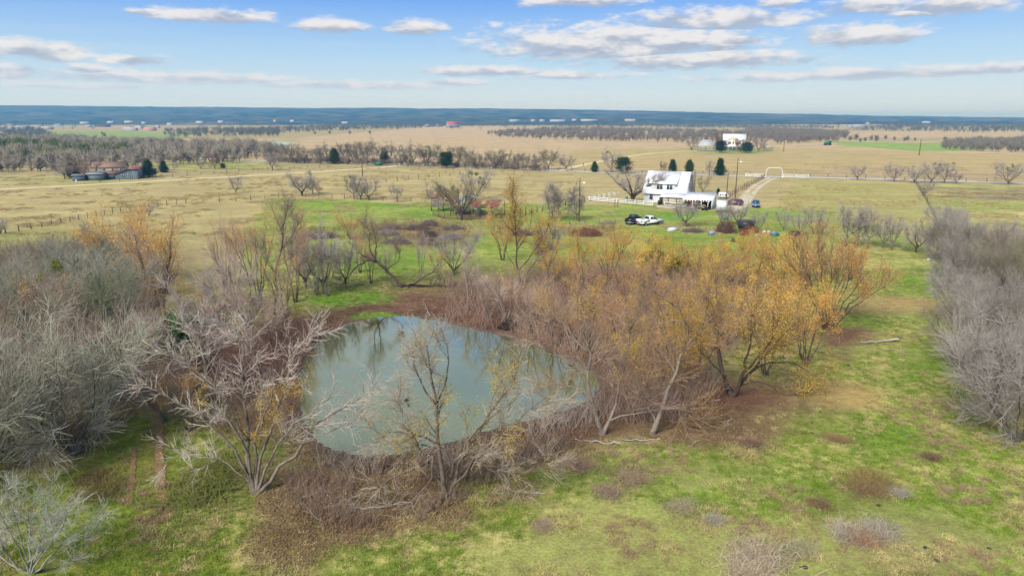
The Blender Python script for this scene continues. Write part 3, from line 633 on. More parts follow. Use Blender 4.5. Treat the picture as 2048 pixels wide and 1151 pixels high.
BARK = {'willow': S(128, 112, 98), 'bare_willow': S(164, 150, 138), 'yellow_willow': S(126, 108, 90), 'fan_willow': S(92, 78, 66), 'grey_bush': S(140, 136, 122), 'bare_tree': S(120, 108, 98), 'oak_bare': S(104, 92, 82), 'cedar': S(90, 72, 60), 'oak': S(84, 72, 62)}
TWIG = {'willow': S(200, 174, 150), 'bare_willow': S(204, 182, 164, 0.74), 'yellow_willow': S(200, 172, 128), 'fan_willow': S(194, 158, 118), 'grey_bush': S(178, 172, 158), 'bare_tree': S(178, 168, 158), 'oak_bare': S(180, 168, 160), 'cedar': S(58, 74, 34), 'oak': S(48, 68, 36)}
LEAF = {'willow': S(234, 186, 84, 0.95), 'yellow_willow': S(234, 194, 80, 0.95), 'fan_willow': S(232, 182, 86, 0.95)}
NAME = {'willow': 'willow_tree', 'bare_willow': 'willow_tree', 'yellow_willow': 'willow_tree', 'fan_willow': 'willow_tree', 'grey_bush': 'bare_shrub', 'bare_tree': 'bare_tree', 'oak_bare': 'bare_tree', 'cedar': 'cedar_tree', 'oak': 'oak_tree'}
CAT = {'grey_bush': 'shrub'}
trng = np.random.default_rng(2024); TREES = 0
def put_parts(root, meshes, bark, twig, leafc, sc, rz, mist=0, h=1.0, seed=0):
    for part in ('trunk', 'crown', 'foliage'):
        if part in meshes:
            o = link(part, meshes[part], root, None, {'trunk': bark, 'crown': twig, 'foliage': leafc}[part]); o.scale = sc; o.rotation_euler = (0, 0, rz)
    rg = np.random.default_rng(seed + 5)
    for _ in range(mist):
        o = link('mistletoe_clump', MISTLE, root); a = rg.random() * 6.28; q = rg.uniform(0.05, 0.28) * h; o.location = (q * math.cos(a), q * math.sin(a), h * rg.uniform(0.5, 0.9)); s = h * 0.12 * rg.uniform(0.6, 1.3); o.scale = (s, s, s * 0.9)
def tree(kind, px_, py_, ytop, label, group=None, wide=1.0, twig=None, leafc=None, bark=None, mist=0, var=None, cat=None, name=None):
    global TREES; TREES += 1
    p = GZ(px_, py_); h = onplane(px_, ytop, p[1])[2] - p[2]; lst = PROTO[kind]; v = int(trng.integers(len(lst))) if var is None else var % len(lst)
    rz = float(trng.uniform(0, 6.283)); s = h / PH[kind]; sc = (s * wide, s * wide, s)
    root = empty(name or NAME[kind], (p[0], p[1], p[2] - 0.03), 0, label, cat or CAT.get(kind, 'tree'), group)
    put_parts(root, lst[v], bark or BARK[kind], twig or TWIG[kind], leafc or LEAF.get(kind), sc, rz, mist, h, TREES); return root
def hero(name, bx, by, limbs, label, r0, H, seed, bark, twig, leafc=None, cat='tree', dy=1.0, group=None, clus=(), **kw):
    """a tree whose main limbs follow the ones in the photograph (limb points as picture points on planes through the trunk)"""
    b = GZ(bx, by); rng = np.random.default_rng(seed); L = []
    for i, l in enumerate(limbs):
        off = dy * rng.uniform(-1, 1) * H * 0.22; m = []
        for j, q in enumerate(l):
            w_ = 0 if (j == 0 and abs(q[0] - bx) < 30 and abs(q[1] - by) < 30) else j / max(len(l) - 1, 1)
            P = onplane(q[0], q[1], b[1] + off * w_); m.append(P - b)
        m = np.array(m); m[:, 2] = np.maximum(m[:, 2], 0.02 if m[-1, 2] > 0.4 else 0.06); L.append(m)
    me = grow(name, L, r0, H, seed, clus=[(onplane(a, c, b[1]) - b, rp * b[1] / FPX, n_) for (a, c, rp, n_) in clus], **kw); root = empty(name, b - np.array([0, 0, 0.03]), 0, label, cat, group)
    put_parts(root, me, bark, twig, leafc, (1, 1, 1), 0.0); return root
# ------------------------------------------------------------------ trees modelled limb by limb
PALE = S(172, 160, 148); PTW = S(208, 194, 182, 0.78)
hero('willow_tree', 512, 985, [
    [(510, 985), (500, 940), (494, 890), (490, 820), (487, 750), (478, 690), (462, 640)], [(506, 985), (490, 930), (468, 885), (430, 852), (385, 815), (335, 792), (285, 772)], [(508, 985), (496, 925), (476, 860), (440, 790), (402, 735), (350, 705), (298, 684)],
    [(516, 984), (545, 945), (580, 920), (602, 880), (640, 840), (692, 812), (760, 772)], [(512, 984), (512, 920), (522, 850), (528, 790), (520, 740), (500, 690), (470, 655)], [(514, 984), (530, 930), (556, 880), (580, 850), (620, 830), (664, 790)],
    [(513, 985), (520, 930), (545, 850), (566, 780), (585, 720), (592, 660)], [(600, 885), (640, 872), (700, 848), (742, 800)], [(495, 880), (455, 800), (425, 740), (396, 680), (352, 632)], [(523, 850), (550, 770), (590, 700), (640, 655)], [(505, 972), (470, 932), (430, 910), (390, 903), (345, 912)]],
    'pale bare willow with several leaning stems on the near left bank', [0.17, 0.13, 0.13, 0.16, 0.14, 0.12, 0.13, 0.06, 0.08, 0.07, 0.07], 6.5, 401, S(146, 134, 120), PTW, S(228, 188, 76),
    n1=90, n2=560, n3=2800, up=0.05, leaf=900, lsize=0.12, lclump=0.70, l1=(0.16, 0.34), twr=0.0095, clus=[(560, 800, 46, 1500), (515, 855, 40, 600), (410, 780, 30, 350), (600, 780, 26, 300)])
hero('willow_tree', 893, 998, [
    [(893, 998), (882, 935), (879, 885), (873, 830), (868, 790), (860, 740), (852, 690)], [(897, 995), (915, 950), (930, 890), (968, 850), (1000, 800), (1030, 750), (1052, 700)],
    [(878, 890), (842, 870), (800, 862), (755, 864)], [(870, 805), (845, 770), (830, 738), (824, 700)], [(872, 820), (888, 770), (900, 720), (890, 670)],
    [(866, 910), (862, 952), (845, 985), (800, 1020), (738, 1052)], [(866, 910), (830, 935), (780, 962), (722, 988), (668, 1012)], [(935, 925), (1000, 932), (1060, 926), (1124, 926)],
    [(955, 920), (1000, 950), (1042, 992)], [(935, 880), (985, 830), (1030, 800), (1045, 778)], [(880, 905), (845, 885), (815, 895), (775, 903)], [(893, 998), (900, 960), (905, 925), (925, 905), (965, 915)], [(896, 996), (940, 930), (990, 880), (1040, 840), (1088, 790)], [(886, 970), (848, 910), (812, 850), (794, 796)]],
    'broken willow on the near bank with split limbs hanging to the ground', [0.22, 0.16, 0.08, 0.09, 0.09, 0.08, 0.09, 0.08, 0.06, 0.09, 0.07, 0.16, 0.12, 0.11], 6.5, 402, S(126, 112, 100), S(206, 190, 168), S(222, 196, 60),
    n1=110, n2=800, n3=4600, up=0.05, leaf=2200, lsize=0.12, lclump=0.62, l1=(0.2, 0.42), twr=0.011, dy=0.8, clus=[(935, 765, 62, 420), (800, 880, 60, 650), (1000, 740, 64, 650), (945, 840, 40, 260), (870, 830, 56, 450), (1040, 870, 50, 400)])
hero('willow_tree', 1205, 868, [
    [(1205, 868), (1192, 840), (1180, 790), (1176, 720), (1172, 670), (1166, 620), (1160, 566)], [(1174, 700), (1150, 680), (1122, 652), (1106, 620), (1094, 588)], [(1175, 690), (1186, 650), (1190, 605)],
    [(1205, 868), (1226, 830), (1236, 790), (1242, 740), (1252, 690), (1278, 640), (1284, 590)], [(1182, 800), (1150, 772), (1108, 766)], [(1215, 842), (1260, 828), (1300, 820), (1345, 812)],
    [(1178, 745), (1145, 735), (1110, 705), (1075, 690), (1045, 640)], [(1172, 800), (1135, 810), (1080, 790)]],
    'forked pale willow at the near right end of the pond', [0.22, 0.09, 0.09, 0.18, 0.08, 0.08, 0.08, 0.07], 9, 403, S(148, 134, 122), S(186, 160, 140), S(226, 188, 66),
    n1=44, n2=360, n3=2400, up=0.12, leaf=500, lsize=0.13, lclump=0.68, l1=(0.16, 0.34), twr=0.011, dy=0.7, clus=[(1180, 600, 40, 600), (1090, 600, 30, 300), (1270, 650, 36, 400)])
hero('willow_tree', 1305, 868, [
    [(1305, 868), (1320, 820), (1340, 762), (1358, 712), (1385, 672), (1420, 640), (1465, 604)], [(1374, 690), (1376, 650), (1360, 622), (1322, 590), (1290, 572)], [(1405, 650), (1415, 612), (1420, 570)],
    [(1362, 640), (1330, 640), (1312, 628)], [(1312, 845), (1290, 800), (1288, 770), (1262, 740)], [(1318, 820), (1350, 810), (1385, 830), (1410, 838)], [(1440, 620), (1430, 580), (1440, 540)]],
    'leaning willow with thick pale trunk and high forked limbs right of the pond', [0.25, 0.13, 0.1, 0.06, 0.1, 0.06, 0.07], 10, 404, S(152, 140, 126), S(182, 150, 118), S(226, 186, 70),
    n1=44, n2=360, n3=2400, up=0.12, leaf=2200, lsize=0.13, lclump=0.6, clus=[(1385, 640, 46, 900), (1400, 690, 36, 600), (1370, 600, 40, 600)], l1=(0.16, 0.34), twr=0.012, dy=0.9)
hero('willow_tree', 1465, 792, [
    [(1465, 792), (1450, 760), (1440, 720), (1432, 660), (1420, 596)], [(1468, 790), (1490, 740), (1500, 690), (1506, 626)], [(1470, 780), (1520, 720), (1560, 680), (1596, 640)], [(1480, 762), (1530, 722), (1590, 722), (1642, 760)],
    [(1460, 776), (1410, 776), (1358, 764)], [(1450, 750), (1400, 700), (1385, 660)], [(1490, 740), (1540, 690), (1560, 620)], [(1475, 770), (1520, 760), (1570, 790), (1600, 800)]],
    'spreading willow dense with yellow leaves beside the red leaf litter', [0.3, 0.2, 0.17, 0.12, 0.09, 0.12, 0.14, 0.09], 9, 405, S(96, 82, 70), S(160, 130, 92), S(230, 194, 78, 1.0),
    n1=60, n2=460, n3=2600, up=0.06, leaf=9500, lsize=0.13, lclump=0.44, l1=(0.2, 0.42), twr=0.011, dy=1.1)
tips = [(1566, 512), (1590, 496), (1612, 486), (1634, 478), (1650, 482), (1668, 484), (1686, 492), (1704, 504), (1722, 520), (1740, 540), (1762, 560), (1770, 572), (1600, 560), (1580, 600), (1690, 560)]
hero('willow_tree', 1655, 660, [[(1655 + (tx - 1655) * 0.06, 658), (1655 + (tx - 1655) * 0.35, 658 + (ty - 658) * 0.42), (1655 + (tx - 1655) * 0.7, 658 + (ty - 658) * 0.75), (tx, ty)] for tx, ty in tips],
    'fan shaped orange willow with many dark upright stems on the open grass', 0.09, 11, 406, S(92, 78, 66), S(196, 158, 118), S(234, 182, 86, 0.95), n1=90, n2=420, n3=3200, up=0.25, leaf=5200, lsize=0.13, lclump=0.5, a1=(8, 26), l1=(0.16, 0.34), l2=(0.08, 0.18), twr=0.013, dy=1.3, t1=0.45)
hero('bare_shrub', 60, 1146, [[(60, 1146), (30, 1080), (-20, 990)], [(60, 1146), (40, 1070), (8, 970)], [(60, 1146), (60, 1060), (56, 975)], [(62, 1146), (85, 1070), (104, 985)], [(64, 1146), (110, 1070), (152, 1000)], [(66, 1148), (130, 1080), (206, 1022)],
    [(66, 1148), (130, 1100), (212, 1062)], [(58, 1148), (0, 1110), (-50, 1060)], [(60, 1148), (75, 1100), (128, 1030)], [(60, 1148), (20, 1120), (-40, 1010)], [(66, 1150), (120, 1130), (170, 1110)]],
    'pale lichen covered bare shrub in the near left corner', 0.05, 5, 407, S(158, 160, 142), S(190, 190, 176), cat='shrub', n1=80, n2=520, n3=2600, up=0.1, l1=(0.14, 0.3), l2=(0.08, 0.18), tw_len=(0.05, 0.13), twr=0.007, dy=1.2, t1=0.3)
hero('willow_tree', 806, 574, [[(806, 574), (785, 548), (765, 534), (745, 520), (716, 505)], [(748, 522), (754, 490), (745, 452)], [(760, 530), (738, 500), (740, 470), (730, 440)], [(745, 520), (718, 526), (690, 560), (676, 582)], [(770, 538), (800, 520), (795, 490)]],
    'dark tree leaning left over the grassy far bank', [0.3, 0.16, 0.14, 0.14, 0.1], 8, 408, S(98, 84, 74), S(150, 132, 120), S(196, 146, 60), n1=26, n2=220, n3=1200, leaf=200, lclump=0.6, up=0.12, l1=(0.14, 0.3), twr=0.013, dy=0.6)
hero('willow_tree', 548, 636, [[(548, 636), (552, 560), (560, 500), (566, 450), (578, 396)], [(560, 500), (585, 470), (600, 440)], [(554, 550), (530, 520), (512, 480)], [(564, 460), (548, 430), (540, 404)], [(556, 530), (580, 515), (598, 492)]],
    'tall slender dark trunk rising highest left of the pond', [0.2, 0.08, 0.08, 0.07, 0.06], 9, 409, S(118, 106, 96), S(160, 142, 128), S(196, 150, 60), n1=24, n2=180, n3=1000, leaf=120, lclump=0.6, up=0.2, l1=(0.12, 0.25), twr=0.013, dy=0.5)
hero('willow_tree', 430, 800, [[(430, 800), (412, 740), (400, 680), (385, 640), (350, 590), (322, 560)], [(405, 700), (420, 650), (428, 600), (420, 555)], [(400, 680), (370, 660), (330, 650), (292, 642)], [(412, 740), (440, 700), (460, 650)]],
    'pale bare willow with forked trunk on the left bank behind the dark green bush', [0.18, 0.09, 0.08, 0.08], 6, 410, PALE, PTW, S(204, 150, 60), n1=36, n2=300, n3=1800, up=0.12, leaf=200, lclump=0.7, l1=(0.15, 0.32), twr=0.012, dy=0.8)
hero('willow_tree', 455, 690, [[(455, 690), (446, 640), (447, 600), (442, 540)], [(448, 660), (425, 620), (412, 580)], [(450, 650), (476, 610), (490, 560)], [(447, 610), (462, 570), (466, 530)], [(450, 670), (490, 640), (520, 600)], [(452, 680), (420, 660), (390, 610)]],
    'pale bare willow with open fan of whitish branches left of the water', [0.15, 0.08, 0.08, 0.06, 0.07, 0.06], 6, 411, PALE, PTW, None, n1=40, n2=320, n3=2000, up=0.14, l1=(0.15, 0.3), twr=0.012, dy=0.9)
hero('willow_tree', 1040, 565, [[(1040, 565), (1034, 500), (1030, 450), (1030, 400), (1028, 362)], [(1034, 500), (1060, 460), (1064, 430)], [(1032, 470), (1005, 440), (990, 410)], [(1038, 540), (1068, 500), (1086, 470), (1100, 440)], [(1036, 545), (1010, 500), (1000, 470)], [(1040, 560), (1075, 520), (1080, 480)]],
    'tall golden leaved willow with dark straight trunk behind the pond', [0.22, 0.1, 0.09, 0.12, 0.08, 0.1], 10, 412, S(104, 88, 74), S(166, 132, 88), S(226, 190, 96), n1=36, n2=320, n3=1600, leaf=3200, lsize=0.24, lclump=0.5, up=0.14, l1=(0.14, 0.3), twr=0.013, dy=0.9)

# ------------------------------------------------------------------ left-hand thicket of grey shrubs
GL = 'grey shrubs massed left of the pond'
LB = S(140, 140, 118); LT = S(170, 168, 148); LT2 = S(164, 144, 128); LT3 = S(142, 146, 112)
for (a, b, c, wd, tw, lab) in [
    (150, 905, 661, 0.92, LT, 'largest greenish grey shrub, dome shaped, beside the grass lane'), (20, 905, 689, 0.83, LT2, 'grey shrub at the left edge, beside the largest dome shaped shrub'), (-60, 980, 734, 0.83, LT, 'grey shrub cut by the left edge above the pale corner shrub'),
    (250, 800, 633, 0.74, LT2, 'grey brown shrub behind the largest dome shrub, nearest the lane bend'), (60, 760, 584, 0.92, LT2, 'wide brownish grey shrub in the middle of the left thicket'), (160, 730, 563, 0.83, LT3, 'mid thicket shrub directly below the mistletoe clumps'),
    (-20, 700, 559, 0.83, LT, 'grey shrub at the left edge below the open pasture'), (240, 690, 540, 0.74, LT, 'grey shrub with dark core left of the dark green bush'), (70, 640, 517, 0.83, LT, 'silver grey shrub at the upper part of the left thicket'),
    (180, 620, 488, 0.74, LT, 'tall grey shrub just left of the orange willow'), (225, 570, 456, 0.55, LT, 'narrow grey shrub touching the orange willow from the left'), (0, 585, 493, 0.92, LT2, 'low grey shrub where the left edge meets the pasture'),
    (120, 560, 488, 0.83, LT2, 'topmost low shrub of the left thicket by the pasture'), (300, 640, 534, 0.64, LT2, 'brownish shrub in front of the orange willow'), (330, 840, 717, 0.55, LT2, 'thin brown shrub at the narrow end of the grass lane')]:
    tree('grey_bush', a, b, c, lab, GL, wd, tw, bark=LB)
tree('bare_tree', 122, 680, 505, 'bare grey tree with yellow green mistletoe balls in the left thicket', None, 1.0, LT, mist=7)
tree('oak', 350, 722, 632, 'dark green leafy bush under the pale willows on the left', None, 1.15, S(62, 112, 40), bark=S(80, 70, 60), cat='bush', name='evergreen_bush')
tree('oak', 385, 745, 690, 'small olive and yellow bush right of the dark green bush', None, 0.9, S(120, 118, 40), bark=S(80, 70, 60), cat='bush', name='evergreen_bush')

# ------------------------------------------------------------------ willows left of and behind the pond
OR = S(236, 180, 80, 0.95)
for (k, a, b, c, wd, lab, kw) in [
    ('yellow_willow', 262, 580, 436, 0.95, 'bright orange willow, the largest of its colour, left of the pond', dict(leafc=OR)), ('yellow_willow', 330, 590, 448, 0.7, 'orange and grey willow right of the bright orange one', dict(leafc=OR)),
    ('willow', 322, 660, 428, 0.7, 'thin willow with tall bare dark tip behind the orange willows', {}), ('willow', 205, 668, 530, 0.8, 'tan tinted willow standing inside the left thicket', dict(leafc=S(214, 186, 130))), ('willow', 95, 720, 560, 0.8, 'reddish twigged tree inside the left thicket', dict(twig=S(176, 134, 112))), ('yellow_willow', 395, 670, 560, 0.7, 'small golden willow between bare trunks left of the pond', dict(leafc=S(190, 158, 40))),
    ('willow', 275, 690, 570, 0.8, 'small rust coloured willow at the right edge of the grey thicket', dict(leafc=OR)),
    ('bare_willow', 500, 700, 520, 0.75, 'slender bare willow with pale tip, midway in the left grove', {}), ('bare_willow', 470, 620, 452, 0.5, 'thin pale trunk reaching above the left grove', {}), ('willow', 520, 600, 428, 0.6, 'upright dark trunked willow next to the tallest slender trunk', {}),
    ('bare_willow', 545, 720, 560, 0.9, 'bare pinkish willow at the left shore of the pond', {}),
    ('willow', 380, 860, 740, 0.8, 'small orange tinged willow by the lane end', dict(leafc=OR)),
    ('willow', 590, 604, 430, 0.55, 'slender willow with orange tip on the left end of the far bank', dict(leafc=OR)), ('bare_willow', 632, 590, 476, 0.6, 'thin pale sapling left of the drooping tree', {}), ('bare_tree', 692, 578, 470, 0.6, 'thin dark sapling right of the drooping tree', {}), ('willow', 742, 566, 486, 0.6, 'rusty tipped sapling beside the leaning dark tree', dict(leafc=OR)), ('bare_willow', 775, 560, 490, 0.6, 'pale sapling behind the leaning dark tree', {}), ('willow', 570, 650, 500, 0.7, 'orange tinted willow left of the bright green bank', dict(leafc=OR)), ('willow', 500, 570, 446, 0.7, 'hazy orange willow at the back of the left grove', dict(leafc=OR)), ('willow', 450, 570, 452, 0.7, 'hazy rusty willow at the back of the left grove', dict(leafc=OR)),
    ('bare_tree', 648, 588, 452, 0.8, 'dark thin tree left of the pale drooping stump tree on the far bank', {}), ('bare_willow', 655, 592, 500, 0.8, 'pale drooping tree standing in the far bank grass', dict(bark=S(150, 140, 128))),
    ('bare_tree', 612, 575, 450, 0.7, 'bare tree at the left end of the green far bank', {}), ('bare_willow', 842, 560, 470, 0.5, 'thin sapling just right of the leaning dark tree', {}),
    ('bare_tree', 908, 548, 462, 1.1, 'multi stemmed bare tree above the fallen trunk', {}), ('willow', 880, 560, 500, 0.8, 'small rusty willow over the fallen trunk', {}), ('bare_willow', 940, 600, 500, 0.8, 'grey bare willow behind the fallen trunk tip', {}),
    ('bare_tree', 1095, 560, 442, 0.7, 'forked bare tree right of the tall golden willow', {}), ('willow', 720, 545, 450, 0.7, 'orange tinted willow sapling in front of the brush piles', dict(leafc=OR)), ('fan_willow', 700, 478, 432, 1.2, 'orange willow clump on the brown weeds of the far meadow', dict(leafc=OR)),
    ('yellow_willow', 1005, 520, 440, 0.8, 'golden willow left of the tall golden one', {}), ('yellow_willow', 985, 470, 420, 0.7, 'small golden willow in front of the rusty barn corner', {}), ('yellow_willow', 1100, 500, 440, 0.9, 'low golden willow in front of the leafless field trees', {}),
    ('bare_willow', 1012, 640, 540, 0.9, 'grey bare willow above the black bank hollow', {}), ('bare_willow', 975, 640, 560, 0.8, 'grey brown willow beside the black bank hollow', {}), ('willow', 1060, 660, 560, 1.0, 'rust brown willow on the right far shore', {}),
    ('willow', 1110, 690, 590, 0.9, 'rust brown willow right at the water on the far right shore', {})]:
    tree(k, a, b, c, lab, 'willows round the pond', wd, **kw)
# mass of willows right of the pond
YR = ['golden', 'orange', 'rusty', 'yellow']
rows = [('yellow_willow', 1120, 590, 500), ('willow', 1170, 610, 510), ('yellow_willow', 1215, 570, 470), ('fan_willow', 1240, 520, 455), ('willow', 1255, 630, 520), ('yellow_willow', 1290, 600, 490), ('yellow_willow', 1335, 560, 488), ('willow', 1330, 660, 540),
        ('fan_willow', 1390, 580, 488), ('yellow_willow', 1420, 620, 500), ('fan_willow', 1460, 570, 480), ('yellow_willow', 1500, 600, 490), ('fan_willow', 1535, 560, 470), ('yellow_willow', 1560, 610, 495), ('fan_willow', 1600, 570, 475), ('willow', 1380, 690, 570),
        ('yellow_willow', 1450, 690, 560), ('yellow_willow', 1540, 690, 560), ('yellow_willow', 1600, 680, 560), ('willow', 1235, 700, 570), ('willow', 1290, 740, 600), ('yellow_willow', 1350, 750, 600), ('willow', 1180, 660, 560), ('yellow_willow', 1530, 750, 610), ('yellow_willow', 1610, 730, 600), ('willow', 1400, 770, 640),
        ('yellow_willow', 1160, 540, 470), ('fan_willow', 1310, 520, 470), ('fan_willow', 1700, 560, 490), ('fan_willow', 1490, 520, 470), ('willow', 1245, 790, 660), ('willow', 1340, 800, 690), ('bare_willow', 1225, 770, 650), ('bare_willow', 1200, 720, 600), ('bare_willow', 1150, 700, 590)]
ORD = 'first second third fourth fifth sixth seventh eighth ninth tenth eleventh twelfth thirteenth fourteenth fifteenth sixteenth seventeenth eighteenth nineteenth twentieth'.split()
ORD += ['twenty-' + o for o in ORD[:9]] + ['thirtieth'] + ['thirty-' + o for o in ORD[:9]] + ['fortieth'] + ['forty-' + o for o in ORD[:9]]
LC = [S(234, 198, 84, 1.0), S(234, 184, 84, 1.0), S(226, 194, 72, 1.0), S(236, 204, 104, 1.0)]
for i, (k, a, b, c) in enumerate(sorted(rows, key=lambda q: q[1])):
    tree(k, a, b, c, '%s %s willow from the left in the leafy grove right of the pond' % (ORD[i], {'bare_willow': 'leafless', 'willow': 'thin leaved', 'yellow_willow': 'full leaved', 'fan_willow': 'upright fanning'}[k]), 'leafy grove right of the pond', 0.85, leafc=LC[i % 4], twig=[S(200, 154, 114), S(196, 160, 106), S(188, 142, 106)][i % 3])
tree('oak', 1308, 552, 498, 'olive green leafy tree top in the willow grove', None, 1.0, S(128, 124, 24), bark=S(90, 78, 62), name='leafy_tree')
tree('oak', 1345, 560, 512, 'olive yellow leafy tree right of the olive green one', None, 1.0, S(142, 130, 30), bark=S(90, 78, 62), name='leafy_tree')

# ------------------------------------------------------------------ right-hand hedge
GR = 'grey shrubs of the right hand hedge'; RT = S(176, 168, 158); RT2 = S(146, 134, 118); RT3 = S(150, 144, 114)
for (a, b, c, wd, tw, lab) in [
    (2030, 880, 678, 0.83, RT, 'nearest and largest pale grey shrub of the right hedge'), (1985, 800, 640, 0.60, RT, 'pale grey shrub left of the nearest large hedge shrub'), (2050, 760, 600, 0.83, RT, 'pale grey hedge shrub cut by the right edge, mid height'),
    (1985, 720, 586, 0.64, RT, 'silvery hedge shrub at the inner edge facing the grass strip'), (2040, 660, 542, 0.83, RT2, 'dark brownish hedge shrub at the right edge'), (1960, 650, 549, 0.55, RT, 'slender grey hedge shrub above the silvery one'),
    (1905, 585, 514, 0.55, RT, 'small grey tree standing out of the hedge on the grass'), (1945, 590, 498, 0.64, RT2, 'grey hedge shrub behind the small outlying tree'), (2000, 590, 489, 0.83, RT3, 'olive grey hedge shrub, middle of the far part'), (2060, 570, 469, 0.83, RT2, 'far hedge shrub at the right edge'),
    (1915, 530, 471, 0.64, RT, 'grey hedge shrub beside the end of the cross fence'), (1960, 530, 463, 0.74, RT2, 'brownish grey hedge shrub beyond the cross fence end'), (2015, 520, 453, 0.83, RT, 'far grey hedge shrub below the ploughed field'), (1905, 482, 428, 0.64, RT, 'bluish grey shrub on the boundary fence line'), (1930, 500, 443, 0.64, RT, 'second grey shrub on the boundary fence line'), (1884, 462, 414, 0.92, RT, 'small shrub on the boundary fence, nearest the road side of the bluish one'), (1898, 522, 456, 0.98, RT2, 'brown shrub where boundary fence and cross fence meet'), (1903, 558, 484, 0.92, RT, 'pale shrub just above the small outlying hedge tree'), (1930, 650, 552, 0.92, RT, 'pale shrub at the inner hedge edge beside the dry patch'), (1945, 740, 610, 0.80, RT2, 'brown tinted shrub at the inner hedge edge lower down')]:
    tree('grey_bush', a, b, c, lab, GR, wd, tw, bark=S(130, 120, 112))

